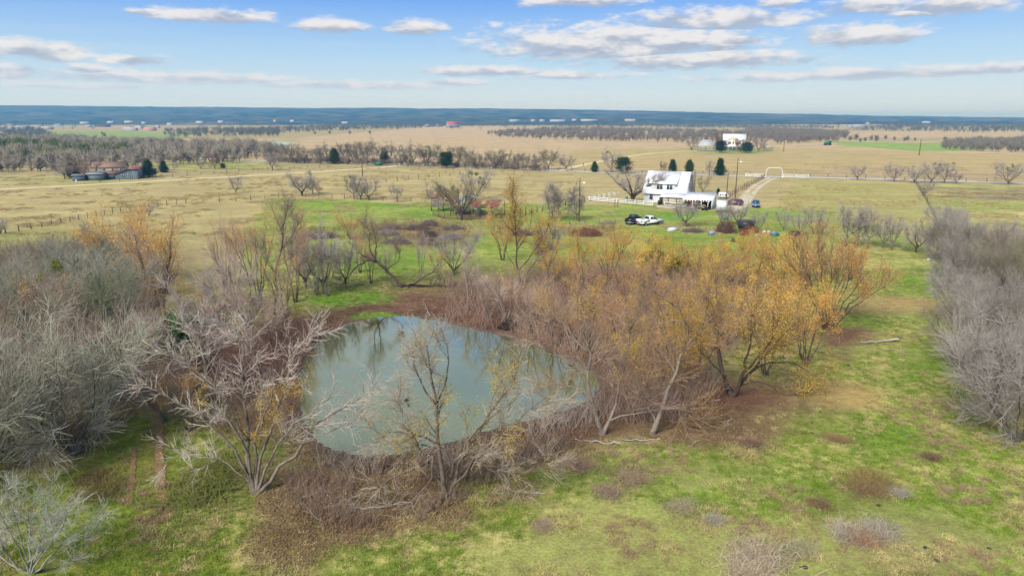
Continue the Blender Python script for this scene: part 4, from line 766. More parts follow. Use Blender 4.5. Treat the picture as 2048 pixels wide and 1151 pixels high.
# ------------------------------------------------------------------ field and farmyard trees
for (k, a, b, c, wd, m_, lab, kw) in [
    ('bare_tree', 605, 392, 336, 1.2, 0, 'bare grey tree left of the pair on the pasture fence', {}), ('bare_tree', 626, 388, 352, 1.1, 0, 'smaller bare tree right beside the pasture fence tree', {}), ('bare_tree', 638, 388, 372, 1.0, 0, 'stubby low bare tree at the pasture fence', {}),
    ('bare_tree', 708, 399, 344, 0.9, 3, 'bare tree with mistletoe at the left of the meadow edge clump', {}), ('bare_tree', 722, 400, 350, 0.8, 0, 'middle bare tree of the meadow edge clump', {}), ('bare_tree', 737, 400, 355, 1.0, 0, 'rightmost bare tree of the meadow edge clump', {}),
    ('bare_tree', 795, 404, 366, 0.9, 0, 'small lone bare sapling at the meadow fence', {}), ('bare_tree', 870, 412, 362, 1.0, 0, 'grey bare tree left of the ruined barn', {}), ('bare_tree', 950, 402, 336, 1.1, 6, 'tall tree with mistletoe behind the ruined barn', {}),
    ('oak_bare', 923, 441, 362, 0.75, 0, 'dark trunked tree in front of the ruined barn', dict(twig=S(150, 142, 110))), ('bare_tree', 900, 405, 368, 0.9, 2, 'olive tinted tree between barn shed and tall tree', dict(twig=S(160, 146, 90))),
    ('bare_tree', 1118, 441, 360, 1.0, 0, 'pale dead tree with whitish trunk in the corral', dict(bark=S(176, 166, 156), twig=S(158, 150, 140))), ('bare_tree', 1104, 438, 372, 0.8, 0, 'dark leaning tree beside the pale dead one', {}), ('bare_tree', 1154, 441, 382, 0.8, 0, 'stub trunked tree beside the yard light pole', {}),
    ('oak_bare', 1266, 403, 340, 1.15, 0, 'big spreading bare tree in front of the white farmhouse corner', {}), ('bare_tree', 1370, 454, 396, 1.2, 2, 'bare tree with green clumps in front of the carport', {}), ('bare_tree', 1444, 455, 408, 0.7, 0, 'slim bare tree in front of the white trailer', {}),
    ('bare_tree', 1474, 450, 398, 1.1, 0, 'round bare tree between white trailer and scrap heap', {}), ('bare_tree', 1514, 466, 420, 0.7, 0, 'thin bare tree right of the dark dump trailer', {}), ('bare_tree', 1567, 460, 418, 0.8, 0, 'crooked bare tree behind the scattered rubbish', {}), ('bare_tree', 1600, 472, 424, 0.8, 0, 'bare tree above the brown bramble heap', {}),
    ('bare_tree', 1626, 468, 412, 0.9, 1, 'dark crooked tree right of the bramble heap', {}), ('bare_tree', 1643, 470, 424, 0.7, 0, 'thin grey tree next to the crooked dark tree', {}), ('bare_tree', 1693, 492, 402, 0.75, 1, 'tallest dark tree of the cross fence row, with one mistletoe', {}), ('bare_tree', 1714, 494, 406, 0.75, 0, 'second tree of the cross fence row', {}),
    ('bare_tree', 1737, 490, 426, 0.7, 0, 'third tree of the cross fence row', {}), ('bare_tree', 1765, 496, 422, 0.6, 0, 'fourth tree of the cross fence row', {}), ('bare_tree', 1784, 496, 428, 0.6, 0, 'fifth tree of the cross fence row', {}), ('bare_tree', 1832, 504, 432, 1.0, 0, 'last rounded tree of the cross fence row', {}),
    ('bare_tree', 472, 386, 350, 0.9, 0, 'lone dark small tree in the left pasture', {}), ('bare_tree', 298, 432, 404, 1.0, 0, 'dark leafless stub tree on the left wire fence', {}), ('bare_tree', 2, 468, 430, 1.0, 0, 'dark dead tree at the left edge on the wire fence', {}), ('bare_tree', 545, 341, 300, 1.0, 0, 'lone bare tree on the green verge before the road trees', {}),
    ('bare_tree', 430, 338, 308, 1.2, 0, 'reddish brown round tree on the left verge', dict(twig=S(150, 116, 100))), ('bare_tree', 402, 338, 320, 1.3, 0, 'pale low tree left of the reddish brown one', {}), ('oak', 446, 337, 326, 1.1, 0, 'small round green bush beside the reddish brown tree', dict(twig=S(84, 100, 50), cat='bush', name='evergreen_bush')),
    ('cedar', 148, 356, 318, 1.3, 0, 'olive cedar left of the metal barn', dict(twig=S(80, 92, 34))), ('bare_tree', 130, 358, 318, 1.3, 0, 'grey bare tree at the far left of the metal barn yard', {}), ('bare_tree', 178, 358, 312, 1.3, 0, 'reddish brown bare tree over the small metal shed', dict(twig=S(150, 122, 112))),
    ('cedar', 298, 354, 320, 1.3, 0, 'dark green cedar against the right end of the metal barn', dict(twig=S(50, 78, 36))), ('cedar', 328, 345, 322, 1.4, 0, 'small dark green cedar standing right of the metal barn', dict(twig=S(46, 72, 44))), ('bare_tree', 350, 340, 322, 1.0, 0, 'pale little tree right of the small dark cedar', {}),
    ('bare_tree', 1132, 338, 306, 1.3, 0, 'lone round bare tree at the far driveway mouth', {}), ('bare_tree', 1222, 345, 298, 1.0, 3, 'grey tree left of the dark evergreen by the road', {}), ('oak', 1246, 347, 313, 0.95, 0, 'broad dark evergreen by the road behind the big spreading tree', dict(twig=S(48, 74, 32))),
    ('cedar', 1189, 344, 323, 1.3, 0, 'small cedar by the road, leftmost of the five', dict(twig=S(60, 88, 36))), ('cedar', 1344, 350, 319, 1.1, 0, 'cedar behind the farmhouse roof, left of two', dict(twig=S(50, 78, 38))), ('cedar', 1378, 351, 319, 1.05, 0, 'cedar behind the farmhouse roof, right of two', dict(twig=S(66, 84, 36))),
    ('cedar', 1439, 351, 316, 1.1, 0, 'tall pointed dark cedar by the road', dict(twig=S(40, 68, 36))), ('bare_tree', 1418, 351, 318, 0.7, 0, 'thin bare tree left of the tall pointed cedar', {}), ('bare_tree', 1326, 350, 320, 0.6, 0, 'thin rusty tree left of the two cedars', dict(twig=S(150, 124, 96))), ('cedar', 1436, 389, 376, 0.9, 0, 'tiny dark conifer behind the carport', dict(twig=S(34, 66, 56))),
    ('bare_tree', 1405, 384, 350, 0.9, 0, 'faint bare tree in the field right of the chimney', dict(twig=S(160, 146, 124))),
    ('bare_tree', 1714, 360, 328, 1.2, 0, 'roadside bare tree, first right of the white gate fence', {}), ('bare_tree', 1788, 363, 326, 1.2, 0, 'roadside bare tree, second right of the white gate fence', {}), ('bare_tree', 1828, 366, 326, 1.0, 0, 'roadside bare tree at the boundary fence end', {}), ('bare_tree', 1862, 366, 322, 1.0, 4, 'roadside tree dark with mistletoe', {}), ('bare_tree', 1888, 366, 320, 0.9, 5, 'roadside tree green with mistletoe', {}), ('bare_tree', 1912, 367, 342, 1.3, 0, 'low shrubby roadside tree right of the mistletoe trees', {}),
    ('bare_tree', 2016, 369, 324, 1.4, 8, 'leaning leafy roadside tree near the right edge', {}), ('bare_tree', 1846, 392, 362, 1.0, 1, 'grey tree on the boundary fence nearest the road', {}),
    ('bare_tree', 1383, 300, 274, 1.3, 0, 'bare tree left of the open pavilion', {}), ('oak', 1440, 305, 281, 1.1, 0, 'dark round oak between pavilion and far white house', dict(twig=S(36, 58, 32))), ('oak', 1494, 306, 284, 1.1, 0, 'green round oak right of the far white house', dict(twig=S(50, 72, 36))), ('bare_tree', 1481, 304, 274, 1.1, 0, 'rusty leaved tree hiding the far white house corner', dict(twig=S(142, 96, 62))),
    ('bare_tree', 1440, 291, 262, 1.5, 0, 'large brown crowned tree behind the open pavilion', dict(twig=S(156, 128, 96))), ('bare_tree', 1475, 290, 266, 1.4, 0, 'brown crowned tree behind the far white house roof', dict(twig=S(156, 130, 92))), ('bare_tree', 1517, 303, 274, 1.0, 0, 'bare tree right of the far house lawn', {}), ('bare_tree', 1527, 300, 284, 1.0, 0, 'smaller bare tree by the loafing shed', {})]:
    tree(k, a, b, c, lab, None, wd, mist=m_, **kw)
# row along the county road
rx = np.linspace(548, 1098, 36); rr = np.random.default_rng(88); ev = {8: 0, 14: 1, 22: 2, 27: 3}
for i, x in enumerate(rx):
    x += rr.uniform(-6, 6); yb = np.interp(x, [540, 800, 960, 1100], [325, 331, 336, 342]) + rr.uniform(-5.5, 1.0); hpx = rr.uniform(28, 50) * (0.75 if x > 1020 and x < 1040 else 1)
    if i == 22: tree('oak', x, yb + 1, yb - 32, 'darkest green round evergreen in the tree row along the road', 'tree row along the county road', 1.0, S(44, 70, 26))
    elif i in (8, 14): tree('cedar', x, yb + 1, yb - 30, '%s evergreen from the left in the tree row along the road' % ('first' if i == 8 else 'second'), 'tree row along the county road', 1.1, S(66, 80, 36))
    else: tree('bare_tree', x, yb, yb - hpx, '%s tree from the left in the bare row along the road' % ORD[i], 'tree row along the county road', rr.uniform(0.9, 1.3), [S(148, 138, 126), S(138, 130, 112), S(146, 142, 108)][i % 3], mist=int(rr.random() < 0.3) * 2)

# ------------------------------------------------------------------ woods that read as one mass
def woods(name, label, n, poly=None, seed=0, hgt=(4, 7.5), col_=(0.2, 0.18, 0.17), twigs=34, ymin=None, pts=None, width=1.0, m=None):
    rng = np.random.default_rng(seed)
    if pts is None:
        W_ = np.array([G(a, b)[:2] for a, b in poly]); lo, hi = W_.min(0), W_.max(0); pts = np.zeros((0, 2))
        while len(pts) < n:
            q = lo + (hi - lo) * rng.random((n * 4, 2)); q = q[inpoly(q[:, 0], q[:, 1], W_)]; dens = vnoise(q[:, 0] / 40, q[:, 1] / 40, seed) * 0.5 + 0.5; q = q[rng.random(len(q)) < 0.35 + 0.65 * dens]; pts = np.vstack([pts, q])
        pts = pts[:n]
    n = len(pts); H = rng.uniform(*hgt, n) * (1 + 0.25 * vnoise(pts[:, 0] / 30, pts[:, 1] / 30, seed + 1)); base = np.c_[pts, np.zeros(n)]
    top = base + np.c_[rng.normal(size=(n, 2)) * 0.3, H * 0.75]; mb = MB(); v, f = tubes(np.stack([base, top], 1), np.tile([[0.16, 0.05]], (n, 1)) * (H / 6)[:, None], 3); mb.add(v, f)
    k = twigs; d = rng.normal(size=(n, k, 3)) * np.array([0.5, 0.5, 0.55]); d[:, :, 2] = np.abs(d[:, :, 2]) + 0.25; d = norm(d); st = base[:, None, :] + np.array([0, 0, 1]) * (H[:, None] * rng.uniform(0.12, 0.55, (n, k)))[:, :, None] + d * (H[:, None] * rng.uniform(0, 0.22, (n, k)))[:, :, None] * width
    L = (H[:, None] * rng.uniform(0.25, 0.5, (n, k)))[:, :, None]; en = st + d * L * np.array([width, width, 1]); q = norm(np.cross(d, rng.normal(size=(n, k, 3)))) * (H[:, None] * rng.uniform(0.012, 0.035, (n, k)))[:, :, None]
    q2 = norm(np.cross(d, q)) * np.linalg.norm(q, axis=2, keepdims=True)
    V = np.stack([st + q, st - q * 0.5 + q2, st - q * 0.5 - q2, en], 2).reshape(-1, 3); i = np.arange(n * k)[:, None] * 4
    mb.add(V, np.concatenate([i + np.array([[0, 1, 3]]), i + np.array([[1, 2, 3]]), i + np.array([[2, 0, 3]])], 0))
    return tag(mb.build(name, m or M_twig, None, col_), label, 'woodland', kind='stuff')
WG = S(134, 126, 108)
woods('woodland', 'grey leafless wood behind the metal barn at left', 1500, [(-40, 288), (120, 283), (300, 290), (470, 296), (560, 303), (545, 318), (470, 326), (330, 334), (200, 338), (-60, 350)], 1, (5, 9), WG, 44)
woods('woodland', 'grey leafless wood in the middle distance at centre', 1500, [(970, 268), (1100, 260), (1330, 262), (1480, 268), (1660, 270), (1680, 284), (1560, 290), (1380, 287), (1150, 281), (1000, 277)], 2, (5, 9), S(130, 122, 106), 30)
woods('woodland', 'grey leafless wood at the right beyond the green field', 420, [(1880, 292), (1960, 288), (2070, 284), (2100, 305), (2000, 304), (1890, 300)], 3, (4.5, 8), S(132, 126, 110), 36)
woods('woodland', 'grey wood strip beyond the dry field right of centre', 800, [(1500, 258), (1700, 268), (1680, 284), (1560, 286), (1480, 272)], 4, (5, 9), S(126, 120, 106), 26)
for i, (pl, n, lab) in enumerate([([(430, 262), (700, 252), (1000, 247), (1100, 249), (880, 255), (640, 264), (480, 272)], 1500, 'far grey wood left of the red roofed house'), ([(1090, 253), (1480, 258), (1700, 258), (1480, 250), (1280, 249)], 1100, 'far grey wood beyond the central dry field'), ([(1690, 262), (1780, 250), (2200, 252), (2200, 268), (1900, 266)], 1200, 'far grey wood strip at the right'), ([(-100, 262), (80, 260), (120, 284), (-100, 290)], 500, 'far grey wood at the left edge'), ([(330, 262), (560, 262), (560, 274), (340, 277)], 320, 'far grey wood beyond the stock pond')]):
    woods('woodland', lab, n, pl, 10 + i, (5, 9), S(100, 102, 86), 18, width=1.3)
rng_ = np.random.default_rng(55)
fp = np.c_[rng_.uniform(-3800, 3800, 5200), rng_.uniform(1250, 3600, 5200)]; fp = fp[(np.abs(fp[:, 0]) < 0.85 * fp[:, 1] + 200) & (vnoise(fp[:, 0] / 260, fp[:, 1] / 300, 77) > -0.15)]
woods('woodland', 'distant belt of dark woods below the hills', 0, pts=fp, seed=20, hgt=(6, 11), col_=S(84, 92, 80), twigs=10, width=1.7)
woods('woodland', 'olive evergreen wood at the left edge', 230, [(-30, 300), (120, 297), (250, 302), (260, 318), (120, 326), (-30, 330)], 30, (5, 9), S(78, 92, 30), 70, width=1.1, m=M_green)
sp = np.array([G(a, b)[:2] for a, b in [(1690, 279), (1700, 283), (1712, 281), (1730, 284), (1742, 282), (1752, 284), (1770, 280), (1788, 282), (1808, 284), (1815, 283), (1830, 283), (1720, 286), (1890, 284), (1915, 283), (1935, 288), (1960, 283), (370, 271), (400, 274), (330, 272), (480, 272), (440, 270), (210, 276), (205, 271), (660, 270), (700, 270), (740, 270), (630, 270)]])
woods('woodland', 'scattered small trees dotting the far fields', 0, pts=sp, seed=40, hgt=(5, 8), col_=S(112, 110, 100), twigs=60)
woods('hedge_undergrowth', 'low brushy undergrowth below the roadside tree row', 420, [(540, 320), (800, 327), (960, 333), (1095, 339), (1095, 342.5), (960, 337.5), (800, 331), (540, 325)], 61, (1.6, 3.6), S(146, 132, 112), 40, width=1.4)
# reddish willow saplings crowding the far right shore
rng_ = np.random.default_rng(66)
def thicket(name, label, polys, n, hgt, colr, seed, tw=2):
    rng = np.random.default_rng(seed); P = []
    for poly, share in polys:
        W_ = np.array([G(a, b)[:2] for a, b in poly]); lo, hi = W_.min(0), W_.max(0); q = lo + (hi - lo) * rng.random((n * 6, 2)); q = q[inpoly(q[:, 0], q[:, 1], W_)]; q = q[vnoise(q[:, 0] / 2.2, q[:, 1] / 2.2, seed) > -0.25]; P.append(q[:int(n * share)])
    P = np.vstack(P); P = P[~inpoly(P[:, 0], P[:, 1], POND)]; n = len(P); b = np.c_[P, ground_z(P[:, 0], P[:, 1])]; H = rng.uniform(*hgt, n)
    d = norm(np.c_[rng.normal(size=(n, 2)) * 0.35, np.ones(n)]); Q = np.stack([b, b + d * (H * 0.5)[:, None], b + (norm(d + rng.normal(size=(n, 3)) * 0.12)) * H[:, None]], 1)
    mb = MB(); v, f = tubes(Q, np.tile([[0.02, 0.014, 0.006]], (n, 1)), 3); mb.add(v, f); C = children(Q, np.full((n, 3), 0.012), n * tw, rng, 0.2, 1.0, (0.3, 0.9), (15, 50), 0.15, 0.3, 2, 0.8, 0.5); v, f = tubes(C[0], np.clip(C[1], 0.005, 0.009), 3); mb.add(v, f)
    return tag(mb.build(name, M_twig, None, colr), label, 'thicket', kind='stuff')
thicket('willow_thicket', 'reddish brown willow saplings crowding the shore right of the pond', [([(880, 570), (1000, 560), (1200, 540), (1420, 560), (1480, 700), (1360, 790), (1230, 740), (1120, 700), (1000, 660), (900, 640)], 0.8), ([(1190, 840), (1250, 760), (1420, 740), (1440, 800), (1330, 860)], 0.2)], 4200, (1.4, 3.4), S(184, 156, 138), 1, 3)
thicket('willow_thicket', 'brown twiggy undergrowth on the left shore of the pond', [([(300, 680), (420, 620), (560, 610), (640, 660), (590, 740), (590, 830), (540, 900), (450, 880), (340, 800)], 1.0)], 2600, (0.8, 2.4), S(160, 126, 108), 2, 3)
thicket('dry_weed_thicket', 'thin grey brown twigs and dead weeds on the near bank', [([(560, 960), (700, 925), (900, 915), (1080, 880), (1190, 850), (1130, 900), (1000, 960), (850, 1040), (700, 1060), (600, 1030)], 1.0)], 1300, (0.3, 0.9), S(180, 154, 132), 3, 3)
thicket('willow_saplings', 'thin pale saplings standing along the near waterline', [([(640, 914), (760, 918), (900, 896), (1020, 858), (1190, 808), (1212, 832), (1020, 886), (900, 925), (760, 942), (640, 935)], 1.0)], 420, (1.0, 2.6), S(206, 188, 172), 8, 3)
thicket('dry_weed_thicket', 'brown brush under the right hedge and boundary fence', [([(1895, 500), (2080, 480), (2080, 860), (1980, 830), (1930, 640), (1890, 560)], 1.0)], 2200, (0.8, 2.4), S(150, 134, 114), 4, 4)
thicket('dry_weed_thicket', 'dark undergrowth filling the left thicket', [([(-60, 500), (200, 480), (330, 560), (320, 700), (290, 810), (140, 930), (-60, 960)], 1.0)], 3200, (0.8, 2.6), S(138, 130, 114), 5, 4)
thicket('dry_weed_thicket', 'brown brush along the boundary fence line', [([(1832, 368), (1842, 368), (1885, 440), (1900, 500), (1878, 500), (1866, 440), (1850, 400)], 0.6), ([(1455, 394), (1480, 380), (1528, 354), (1534, 356), (1490, 382), (1462, 398)], 0.4)], 1400, (0.5, 1.2), S(168, 142, 122), 6, 3)
thicket('dry_weed_thicket', 'rust brown weeds round the brush piles', [([(640, 460), (760, 440), (930, 450), (940, 490), (840, 500), (740, 490)], 0.7), ([(1120, 456), (1230, 452), (1230, 470), (1130, 474)], 0.15), ([(590, 462), (680, 452), (690, 480), (590, 485)], 0.15)], 2600, (0.4, 1.0), S(150, 116, 92), 7, 2)
# ================================================================== BUILDINGS
M_white = mat('white_painted_siding', S(230, 234, 236, 0.82), 0.7, 0.06, 1.2, bump=0.1, bscale=6); M_wroof = mat('white_metal_roof', S(236, 240, 246, 0.9), 0.45, 0.07, 0.6, spec=0.4, stain=S(222, 224, 226, 0.85), sscale=0.5)
M_glass = mat('dark_window_glass', (0.03, 0.045, 0.06, 1), 0.12, spec=0.6); M_trim = mat('white_trim', S(240, 240, 238, 0.85), 0.6); M_stone = mat('fieldstone', S(150, 140, 126), 0.9, 0.4, 3.0, bump=0.6, bscale=4)
M_dark = mat('dark_painted_steel', (0.025, 0.027, 0.03, 1), 0.5, 0.2, 3); M_wood = mat('weathered_grey_boards', S(138, 130, 122), 0.9, 0.3, 1.5, rnd=0.2, stain=S(92, 82, 74), sscale=0.8); M_rust = mat('rusty_corrugated_iron', S(138, 90, 74), 0.85, 0.3, 1.2, rnd=0.18, stain=S(176, 128, 108), sscale=0.7)
M_galv = mat('galvanised_sheet', S(178, 186, 190), 0.5, 0.15, 1.0, rnd=0.12, metallic=0.2, stain=S(150, 120, 100), sscale=0.5); M_blue = mat('faded_blue_grey_sheet', S(110, 124, 134), 0.6, 0.18, 0.8, rnd=0.1, stain=S(150, 168, 178), sscale=0.6)
M_redroof = mat('dull_red_sheet', S(136, 76, 72), 0.7, 0.2, 0.7, stain=S(160, 112, 96), sscale=0.4); M_tanroof = mat('tan_shingles', S(186, 154, 122), 0.9, 0.2, 0.8); M_cream = mat('cream_wall', S(214, 206, 188), 0.85, 0.1, 1.0)
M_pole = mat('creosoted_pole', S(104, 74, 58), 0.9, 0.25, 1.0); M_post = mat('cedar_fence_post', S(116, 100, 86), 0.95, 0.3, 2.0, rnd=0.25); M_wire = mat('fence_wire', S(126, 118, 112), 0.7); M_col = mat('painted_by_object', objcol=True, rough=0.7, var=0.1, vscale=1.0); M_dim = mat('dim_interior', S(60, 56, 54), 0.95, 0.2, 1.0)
M_bulb = mat('lit_bulb', (1.0, 0.75, 0.42, 1), 0.4, emit=2.5); M_lat = mat('woven_willow_screen', S(184, 172, 146), 0.9, 0.35, 3.0)

def window(parent, x, z, w_, h_, y, panes=2, side=0):
    """side 0: in a wall facing -y at y; side 1: in a wall facing +x at x=y-argument"""
    fr = MB(); o = []
    def B(x0, x1, z0, z1, d): return (x0, x1, y - d, y, z0, z1) if side == 0 else (y, y + d, x0, x1, z0, z1)
    for (a, b, c, d) in [(x - w_ / 2 - 0.09, x + w_ / 2 + 0.09, z - 0.1, z), (x - w_ / 2 - 0.09, x + w_ / 2 + 0.09, z + h_, z + h_ + 0.1), (x - w_ / 2 - 0.09, x - w_ / 2, z, z + h_), (x + w_ / 2, x + w_ / 2 + 0.09, z, z + h_)]: fr.bb(*B(a, b, c, d, 0.07))
    for i in range(1, panes): xx = x - w_ / 2 + w_ * i / panes; fr.bb(*B(xx - 0.05, xx + 0.05, z, z + h_, 0.07))
    f = fr.build('window', M_trim, parent)
    for i in range(panes):
        a = x - w_ / 2 + w_ * i / panes + (0.05 if i else 0); b = x - w_ / 2 + w_ * (i + 1) / panes - (0.05 if i < panes - 1 else 0); p = MB(); p.bb(*B(a, b, z, z + h_, 0.03)); p.build('pane', M_glass, f)
    return f
def slab(mb, a, b, c, d, th=0.08):
    """roof slab: quad a b c d thickened downward along its normal"""
    a, b, c, d = [np.array(q, float) for q in (a, b, c, d)]; n = np.cross(b - a, d - a); n /= np.linalg.norm(n); n = -n if n[2] > 0 else n
    mb.poly_prism([a, b, c, d], n * th)
def ribs(mb, a, b, c, d, n, r=0.03):
    a, b, c, d = [np.array(q, float) for q in (a, b, c, d)]; nn = np.cross(b - a, d - a); nn /= np.linalg.norm(nn); nn = nn if nn[2] > 0 else -nn
    for i in range(n + 1): t_ = i / n; mb.bar(a + (b - a) * t_ + nn * 0.02, d + (c - d) * t_ + nn * 0.02, r, 3)

# ---- white farmhouse with gambrel roof
h0 = G(1287, 404.5); HA = R(-25); house = empty('farmhouse', h0, HA, 'white two storey farmhouse with curved metal roof, shed dormer and carport', 'house')
L, DP, EV, RZ_ = 10.9, 10.2, 2.75, 7.9; mid = DP / 2
wl = MB(); prof = [(0, 0), (0, EV), (0.7, 4.1), (2.0, 5.6), (mid, RZ_ - 0.2), (DP - 2.0, 5.6), (DP - 0.7, 4.1), (DP, EV), (DP, 0)]
wl.poly_prism([(0.0, y, z) for y, z in prof], (0.2, 0, 0)); wl.poly_prism([(L - 0.2, y, z) for y, z in prof], (0.2, 0, 0)); wl.bb(0.2, L - 0.2, 0, 0.2, 0, EV - 0.02); wl.bb(0.2, L - 0.2, DP - 0.2, DP, 0, EV - 0.02); wl.build('wall', M_white, house)
sd_ = MB()
for i in range(11): sd_.bb(0.02, L - 0.02, -0.022, -0.002, 0.15 + i * 0.23, 0.15 + i * 0.23 + 0.19)
tag(sd_.build('siding_board', M_white, house), kind='stuff')
rf = MB(); x0, x1 = -0.35, L + 0.35
pr = [(-0.5, EV - 0.2), (0.55, 4.15), (1.95, 5.75), (mid, RZ_)]
for sgn in (0, 1):
    yy = lambda y: y if sgn == 0 else DP - y
    for (a, b) in zip(pr[:-1], pr[1:]): slab(rf, (x0, yy(a[0]), a[1]), (x1, yy(a[0]), a[1]), (x1, yy(b[0]), b[1]), (x0, yy(b[0]), b[1]))
roof = rf.build('roof', M_wroof, house); rb = MB()
for (a, b) in zip(pr[:-1], pr[1:]): ribs(rb, (x0, a[0], a[1]), (x1, a[0], a[1]), (x1, b[0], b[1]), (x0, b[0], b[1]), 18)
tag(rb.build('seam', M_wroof, roof), kind='stuff'); cap = MB(); cap.bar((x0, mid, RZ_ + 0.02), (x1, mid, RZ_ + 0.02), 0.12); cap.build('ridge_cap', M_trim, roof); fs = MB(); fs.bb(x0, x1, -0.56, -0.50, EV - 0.34, EV - 0.16); fs.build('fascia', M_trim, roof)
dm = MB(); dm.bb(1.9, 8.0, 0.22, 2.6, 3.25, 5.05); dm.build('dormer', M_white, house); dra = [(1.2, -0.2, 5.15), (8.6, -0.2, 5.15), (8.6, mid - 0.1, RZ_ + 0.1), (1.2, mid - 0.1, RZ_ + 0.1)]; dr = MB(); slab(dr, *dra, 0.1); dro = dr.build('dormer_roof', M_wroof, house); rb = MB(); ribs(rb, *dra, 12); tag(rb.build('seam', M_wroof, dro), kind='stuff')
window(house, 4.1, 3.55, 1.5, 1.4, 0.22); window(house, 6.7, 3.55, 1.5, 1.4, 0.22); window(house, 2.0, 0.85, 0.85, 1.5, -0.022, 1); window(house, 4.2, 3.6, 0.8, 1.5, L, 1, 1); window(house, 6.0, 3.6, 0.8, 1.5, L, 1, 1)
ch = MB(); ch.box((L + 0.8, mid + 1.2, 4.1), (0.9, 1.0, 8.2), taper=0.85); chim = ch.build('chimney', M_stone, house)
rg = np.random.default_rng(3); stm = MB(); stm.box((0, 0, 0), (0.28, 0.1, 0.2), taper=0.8); sme = stm.mesh('chimney_stone'); sme.materials.append(mat('chimney_stones', S(168, 158, 144), 0.9, 0.3, 2.0, rnd=0.35))
for i in range(40): o = link('stone', sme, chim); o.location = (L + 0.8 + rg.uniform(-0.26, 0.26), mid + 0.68, 0.3 + i * 0.195); o.scale = (rg.uniform(0.8, 1.4), 1, rg.uniform(0.7, 1))
# porch roof and screened patio
pc = MB(); slab(pc, (5.2, -5.1, 2.3), (12.0, -5.1, 2.3), (12.0, -0.52, 2.75), (5.2, -0.52, 2.75)); pc.build('porch_roof', M_wroof, house)
for xx in (5.4, 7.6, 9.7, 11.8): q = MB(); q.bb(xx - 0.07, xx + 0.07, -5.0, -4.86, 0, 2.25); q.build('porch_post', M_dark, house)
sc = MB(); sc.bb(6.2, 11.7, -4.8, -4.74, 0.1, 1.9); sc.build('woven_screen', M_lat, house); dq = MB(); dq.bb(4.4, 5.3, -0.08, -0.023, 0, 2.0); dq.build('door', M_dim, house)
# carport
cpx0, cpx1, cy0, cy1 = 12.0, 18.9, -8.0, -0.9
cra = [(cpx0 - 0.2, cy0 - 0.3, 2.3), (cpx1 + 0.2, cy0 - 0.3, 2.3), (cpx1 + 0.2, cy1, 3.4), (cpx0 - 0.2, cy1, 3.4)]
cr = MB(); slab(cr, *cra); cro = cr.build('carport_roof', M_wroof, house); rb = MB(); ribs(rb, *cra, 12); tag(rb.build('seam', M_wroof, cro), kind='stuff')
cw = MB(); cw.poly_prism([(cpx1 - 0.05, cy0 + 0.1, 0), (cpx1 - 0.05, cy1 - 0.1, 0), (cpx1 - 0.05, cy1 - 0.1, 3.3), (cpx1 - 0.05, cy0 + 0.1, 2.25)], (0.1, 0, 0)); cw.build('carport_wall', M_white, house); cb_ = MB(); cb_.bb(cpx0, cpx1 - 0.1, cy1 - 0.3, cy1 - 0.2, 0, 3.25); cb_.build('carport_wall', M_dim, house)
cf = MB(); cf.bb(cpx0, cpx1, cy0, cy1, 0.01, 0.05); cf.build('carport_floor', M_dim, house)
for i, xx in enumerate((cpx0 + 0.05, cpx0 + 2.2, cpx0 + 4.4, cpx0 + 6.0)): q = MB(); q.bb(xx, xx + 0.13, cy0, cy0 + 0.13, 0.05, 2.25); q.build('carport_post', M_trim, house)
bm_ = MB(); bm_.box((0, 0, 0), (0.11, 0.11, 0.16), taper=0.6); bme = bm_.mesh('bulb'); bme.materials.append(M_bulb)
for i in range(10): o = link('string_light', bme, house); o.location = (cpx0 + 0.4 + i * 0.66, cy0 - 0.36, 2.1 - 0.06 * (i % 2))
# goods stored under the carport
def place_local(o, parent_loc, ang, x, y, z=0.0): c_, s_ = math.cos(ang), math.sin(ang); o.location = (float(parent_loc[0] + c_ * x - s_ * y), float(parent_loc[1] + s_ * x + c_ * y), z)
def goods(name, label, cat, boxes, x, y, rz=0.0):
    """a small farm thing: list of (part, colour, [(cx,cy,cz,sx,sy,sz,taper)])"""
    e = empty(name, (0, 0, 0), HA + rz, label, cat); place_local(e, h0, HA, x, y)
    for part, colr, bs in boxes:
        m_ = MB()
        for b in bs: m_.box(b[:3], b[3:6], taper=b[6] if len(b) > 6 else 1.0)
        m_.build(part, M_col, e, colr)
    return e
goods('tool_cabinet', 'tall red tool cabinet under the carport', 'cabinet', [('body', S(176, 60, 40), [(0, 0, 0.85, 0.9, 0.6, 1.5)]), ('drawer_front', S(140, 44, 32), [(0, -0.32, 0.6, 0.8, 0.04, 0.3), (0, -0.32, 1.0, 0.8, 0.04, 0.3)]), ('caster', S(40, 40, 40), [(-0.35, 0, 0.05, 0.1, 0.4, 0.1), (0.35, 0, 0.05, 0.1, 0.4, 0.1)])], cpx0 + 2.0, cy0 + 1.2)
goods('patio_umbrella', 'folded teal patio umbrella under the carport', 'umbrella', [('pole', S(90, 70, 50), [(0, 0, 1.0, 0.05, 0.05, 2.0)]), ('canopy', S(40, 120, 118), [(0, 0, 1.4, 0.5, 0.5, 1.1, 0.3)]), ('base', S(60, 60, 60), [(0, 0, 0.05, 0.5, 0.5, 0.1, 0.8)])], cpx0 + 4.0, cy0 + 1.4)
goods('workbench', 'brown workbench in the carport opening', 'table', [('table_top', S(150, 104, 70), [(0, 0, 0.85, 1.5, 0.7, 0.07)]), ('leg', S(120, 84, 56), [(-0.68, -0.28, 0.41, 0.08, 0.08, 0.82), (0.68, -0.28, 0.41, 0.08, 0.08, 0.82), (-0.68, 0.28, 0.41, 0.08, 0.08, 0.82), (0.68, 0.28, 0.41, 0.08, 0.08, 0.82)]), ('toolbox', S(180, 120, 60), [(0.2, 0, 1.02, 0.5, 0.3, 0.26)])], cpx0 + 5.0, cy0 + 0.2)
